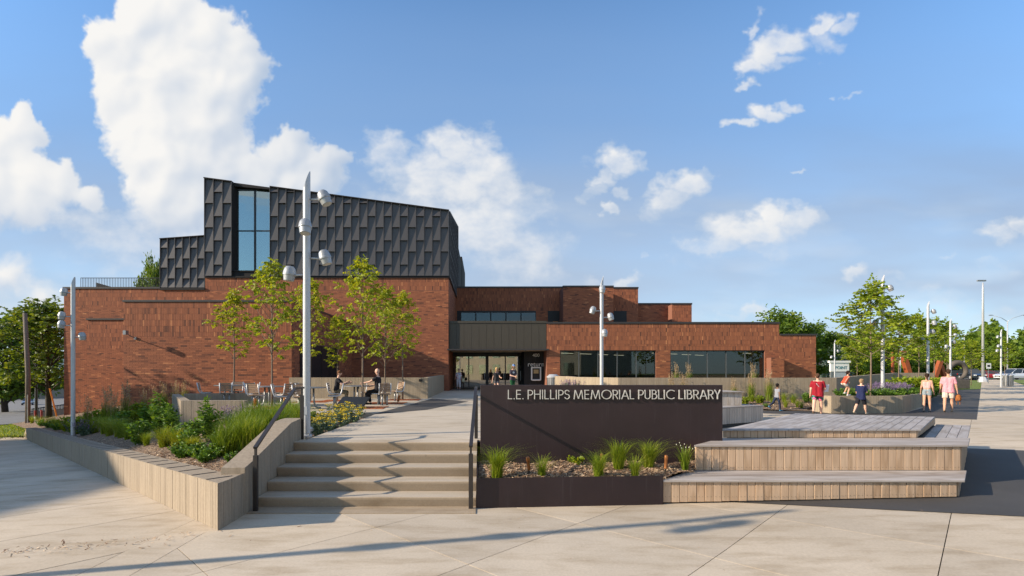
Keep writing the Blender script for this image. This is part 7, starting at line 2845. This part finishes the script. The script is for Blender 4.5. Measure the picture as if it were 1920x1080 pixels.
def pat_mat(name, base, spots, scale):
    tt = NT(name)
    vo = tt.n('ShaderNodeTexVoronoi')
    vo.inputs['Scale'].default_value = scale
    tt.l(tt.coord(rnd_off=False), vo.inputs['Vector'])
    sp2 = tt.n('ShaderNodeSeparateColor')
    tt.l(vo.outputs['Color'], sp2.inputs[0])
    stops = [(0, base)] + spots
    c = tt.ramp(sp2.outputs[0], stops)
    tt.t.nodes[c.node.name].color_ramp.interpolation = 'CONSTANT'
    tt.set(Base_Color=c, Roughness=.85)
    return tt.m


Y = 38.3
person('grey-haired woman in a floral top and white trousers at the doors', (PX(860, Y), Y, ZP(0, Y)), 178, 1.64,
       dict(leg_l=(8, 10), leg_r=(-8, 14), arm_l=(5, 10, 18), arm_r=(12, 12, 40), lean=2),
       [('shirt', pat_mat('floral', (.72, .70, .74), [(.62, (.35, .42, .62)), (.74, (.62, .08, .07)), (.86, (.75, .72, .7))], 17), .85, .03), ('shorts', cloth('whitetrouser', (.72, .72, .76)), 1.55), ('shoes', cloth('greyshoe', (.35, .35, .36))), ('hair', cloth('greyhair', (.34, .31, .29)), 0)], fair, 1.08)
hb_ = thing('handbag', 'cream handbag carried by the woman at the doors', 'bag', (PX(860, Y) + .34, Y - .1, ZP(0, Y) + .62))
MB().lathe([(.10, 0), (.13, .05), (.12, .2), (.08, .27)], n=12).build('bag_body', cloth('cream', (.55, .50, .32)), hb_, smooth='auto')
MB().tube([(-.08, 0, .26), (-.04, 0, .40), (.04, 0, .40), (.08, 0, .26)], .012, 6).build('bag_handle', cloth('cream', (.55, .50, .32)), hb_)
Y = 30.4
person('blonde woman in sunglasses and a dark tee walking out of the library', (PX(931, Y), Y, ZP(0, Y)), 193, 1.64,
       dict(leg_l=(18, 12), leg_r=(-14, 18), arm_l=(25, 8, 60), arm_r=(-14, 16, 10), lean=3, head_pitch=6),
       [('shirt', cloth('darktee', (.035, .035, .038)), .6, .02), ('shorts', cloth('greyshorts', (.10, .10, .115)), .42), ('shoes', cloth('paleshoe', (.5, .48, .45))), ('hair', cloth('blonde', (.50, .32, .12)), .13), ('glasses', MAT['black'])], fair, .92)
Y = 29.4
person('man in a blue cap and grey tee looking down, behind the sign', (PX(961, Y), Y, ZP(0, Y)), 205, 1.80,
       dict(leg_l=(-12, 14), leg_r=(16, 12), arm_l=(18, 8, 62, 35), arm_r=(18, 8, 62, 35), lean=4, head_pitch=16),
       [('shirt', cloth('plumtee', (.058, .05, .066)), .8, .05), ('print', cloth('paleprint', (.42, .50, .56))), ('shorts', cloth('greenshorts', (.012, .075, .028)), .85), ('shoes', cloth('whiteshoe', (.6, .6, .6))), ('hair', cloth('lightbrown', (.20, .12, .06)), .10, 4), ('cap', cloth('bluecap', (.16, .27, .50)))], fair)
# the two at the table
cx_, cy_, cz_, ca_ = SEAT_POS[(3, 0)]
person('curly-haired youth in a black tee and khaki trousers seated at the table', (cx_ + .03, cy_, cz_), -82, 1.66,
       dict(pelvis_z=.565, leg_l=(82, 88), leg_r=(78, 84), arm_l=(42, 12, 62, 10), arm_r=(38, 22, 78, 10), lean=8, head_pitch=14, foot_l=0, foot_r=0),
       [('shirt', cloth('blacktee', (.018, .018, .022)), .7, .01), ('print', cloth('blueprint', (.03, .12, .55))), ('shorts', cloth('khaki', (.20, .155, .095)), 1.92), ('shoes', cloth('darkshoe', (.03, .03, .03))), ('hair', cloth('curls', (.13, .055, .025)), 0, 16)], fair, .95)
cx_, cy_, cz_, ca_ = SEAT_POS[(3, 1)]
person('bald man in a black tee and black trousers seated at the table', (cx_ - .03, cy_ - .02, cz_), 82, 1.80,
       dict(pelvis_z=.575, leg_l=(72, 58), leg_r=(80, 92), arm_l=(58, 14, 22, 5), arm_r=(20, 26, 60, 20), lean=0, head_pitch=8, foot_l=0, foot_r=0),
       [('shirt', cloth('blacktee2', (.022, .02, .024)), .6, .01), ('shorts', cloth('blacktrouser', (.010, .010, .012)), 1.92), ('shoes', cloth('blackshoe', (.008, .008, .009)))], fair, 1.03)
# the family on the lower path
Y = 22.5
zg_ = lambda px, Y: G(PX(px, Y), Y)
person('small boy in a grey tee and navy trousers striding along the mulch', (PX(1457, Y), Y, zg_(1457, Y) + .01), -68, 1.23,
       dict(child=1, leg_l=(-34, 26), leg_r=(14, 8), arm_l=(16, 8, 14), arm_r=(-10, 8, 14), lean=4),
       [('shirt', cloth('greytee', (.25, .26, .29)), .55, .03), ('shorts', cloth('navytrouser', (.022, .03, .06)), 1.95), ('shoes', cloth('blueshoe', (.07, .26, .42))), ('hair', cloth('blackhair', (.012, .009, .008)), 0, 12)], brown, .95)
Y = 20.3
_, J = person('woman in a maroon tee and patterned shorts with her hair in a bun', (PX(1533, Y), Y, zg_(1533, Y) + .01), -38, 1.68,
       dict(leg_l=(-18, 22), leg_r=(12, 6), arm_l=(-6, 10, 20), arm_r=(14, 14, 78, 10), lean=2),
       [('shirt', cloth('maroon', (.26, .012, .022)), .75, .07), ('shorts', pat_mat('tropic', (.012, .014, .02), [(.66, (.02, .20, .15)), (.84, (.10, .45, .62)), (.94, (.6, .1, .25))], 11), .62), ('shoes', cloth('sandal', (.10, .07, .05))), ('hair', cloth('brownhair', (.085, .045, .026)), 'bun'), ('strap', cloth('greystrap', (.35, .34, .35)))], fair, 1.2)
bu = thing('magazine_bundle', 'bundle of papers under the arm of the woman in maroon', 'papers', J['wrr'])
for i, (c, a) in enumerate((((.7, .7, .72), 0), ((.5, .12, .10), 12), ((.65, .66, .7), -9))):
    MB().obox((.02 * i, -.015 * i, .02), rot((.11, 0, 0), 'Z', a), rot((0, .009, 0), 'Z', a), (.02, 0, .15)).build('paper', cloth('paper%d' % i, c), bu)
Y = 21.15
person('girl in a red top and white shorts leaping up on the planter', (PX(1582, Y), Y, .97), -78, 1.22,
       dict(child=1, leg_l=(62, 92, 4), leg_r=(48, 70, 3), arm_l=(48, 28, 8), arm_r=(-58, 30, 10), lean=34, head_pitch=-8, foot_l=4, foot_r=4),
       [('shirt', cloth('redtop', (.62, .075, .035)), .0, .02), ('shorts', cloth('whiteshorts', (.62, .58, .54)), .45), ('shoes', cloth('whitetrainer', (.72, .70, .70))), ('hair', cloth('darkhair', (.028, .016, .012)), 'bun', 14)], tan, .95)
Y = 20.35
person('boy in a navy tee and dark shorts walking past the planter', (PX(1614, Y), Y, zg_(1614, Y) + .01), -58, 1.46,
       dict(child=1, leg_l=(-22, 18), leg_r=(24, 12), arm_l=(12, 9, 30), arm_r=(20, 8, 70, 20), lean=3, head_pitch=14),
       [('shirt', cloth('navytee', (.016, .022, .07)), .85, .10), ('shorts', cloth('darkshorts', (.016, .016, .022)), .95), ('shoes', cloth('sandshoe', (.52, .42, .30))), ('hair', cloth('fairhair', (.28, .18, .10)), 0, 8)], fair, 1.12)
Y = 21.7
person('woman in a strapless pink top and denim shorts with a ponytail', (PX(1738, Y), Y, zg_(1738, Y) + .012), -44, 1.64,
       dict(leg_l=(-10, 8), leg_r=(8, 5), arm_l=(6, 10, 24), arm_r=(-4, 10, 34), lean=2),
       [('tube_top', cloth('pinktop', (.62, .36, .34))), ('shorts', cloth('denim', (.24, .29, .32), .2), .36), ('shoes', cloth('sandal2', (.42, .34, .28))), ('hair', cloth('brunette', (.032, .018, .012)), .125, 6, 1)], tan, .96)
Y = 21.45
_, J = person('man in a pink shirt and cream shorts carrying a tan bag', (PX(1778, Y), Y, zg_(1778, Y) + .012), -44, 1.83,
       dict(leg_l=(-12, 14), leg_r=(12, 6), arm_l=(2, 12, 10), arm_r=(2, 13, 10), lean=2),
       [('shirt', cloth('pinkshirt', (.70, .30, .34)), .8, .075), ('shorts', cloth('cream2', (.62, .52, .42)), .78), ('shoes', cloth('sandal3', (.40, .27, .18))), ('hair', cloth('brunet', (.05, .028, .018)), 0, 10)], tan, 1.06)
bp = thing('backpack', 'small tan backpack hanging from the hand of the man in pink', 'bag', J['wrr'] + Vector((.06, .02, -.10)), R(-44))
leather = cloth('leather', (.30, .105, .03))
MB().lathe([(.02, -.34), (.11, -.33), (.13, -.25), (.12, -.12), (.08, -.05), (.02, -.04)], n=12).build('bag_body', leather, bp, smooth='auto')
MB().tube([(-.03, 0, -.06), (-.02, 0, .0), (.02, 0, .0), (.03, 0, -.06)], .012, 6).build('grab_loop', leather, bp)
MB().box(-.08, .08, -.15, -.12, -.30, -.18).build('pocket', leather, bp, bevel=.015)
for s_ in (-1, 1):
    MB().tube([(s_ * .07, .08, -.10), (s_ * .10, .14, -.30), (s_ * .06, .06, -.52), (s_ * .05, .0, -.34)], .010, 6).build('shoulder_strap', leather, bp)
bp.scale = (.8, .8, .9)

# ------------------------------------------------------------------ last small things
m = MB()
pts = [(-6.2, 6.05), (-5.95, 5.88), (-5.72, 5.62), (-5.5, 5.46)]
for (x0, y0), (x1, y1) in zip(pts[:-1], pts[1:]):
    L = math.hypot(x1 - x0, y1 - y0)
    nx_, ny_ = -(y1 - y0) / L * .028, (x1 - x0) / L * .028
    q = [(x0 + nx_, y0 + ny_), (x0 - nx_, y0 - ny_), (x1 - nx_, y1 - ny_), (x1 + nx_, y1 + ny_)]
    m.add([(x, y, zls(x, y) + .003) for x, y in q], [(0, 1, 2, 3)])
tag(m.build('chalk_mark', plain('red_chalk', (.46, .24, .19), .9, 0, .2, 30)), 'faded red spray mark on the left sidewalk', 'ground marking')
# grass of the lawn tongue
rgl = np.random.default_rng(33)
n = 5200
dd = rgl.uniform(28, 54, n)
pp = rgl.uniform(-1.4, 3.6, n)
XY = np.array([at_dp(a, b) for a, b in zip(dd, pp)])
Zl = np.array([zl(a) + .12 + .1 * max(0, b) for a, b in zip(dd, pp)])
V, Q = leaf_quads(np.concatenate([XY, Zl[:, None] - .02], 1), rgl.normal(size=(n, 3)) * .35 + np.array((0, 0, 1)), rgl.uniform(.10, .28, n), rgl.uniform(.01, .02, n), rgl)
tag(link('lawn_grass', np_mesh('lawn_grass', V, Q, rgl.random(n), MAT['grass'])), 'rough grass on the lawn at the end of the long wall', 'grass', kind='stuff')

# things of one kind that stand in a row are told apart by their order in view
ORD = 'first second third fourth fifth sixth seventh eighth ninth tenth eleventh twelfth thirteenth fourteenth fifteenth sixteenth'.split()
byl = {}
for o in col.objects:
    if o.parent is None and o.get('label') and o.get('group'):
        byl.setdefault(o['label'], []).append(o)
for lb, lst in byl.items():
    if len(lst) > 1:
        lst.sort(key=lambda o: o.location.x / max(o.location.y, 1))
        for i, o in enumerate(lst):
            o['label'] = (ORD[i] if i < len(ORD) else str(i + 1) + 'th') + ' from the left: ' + lb
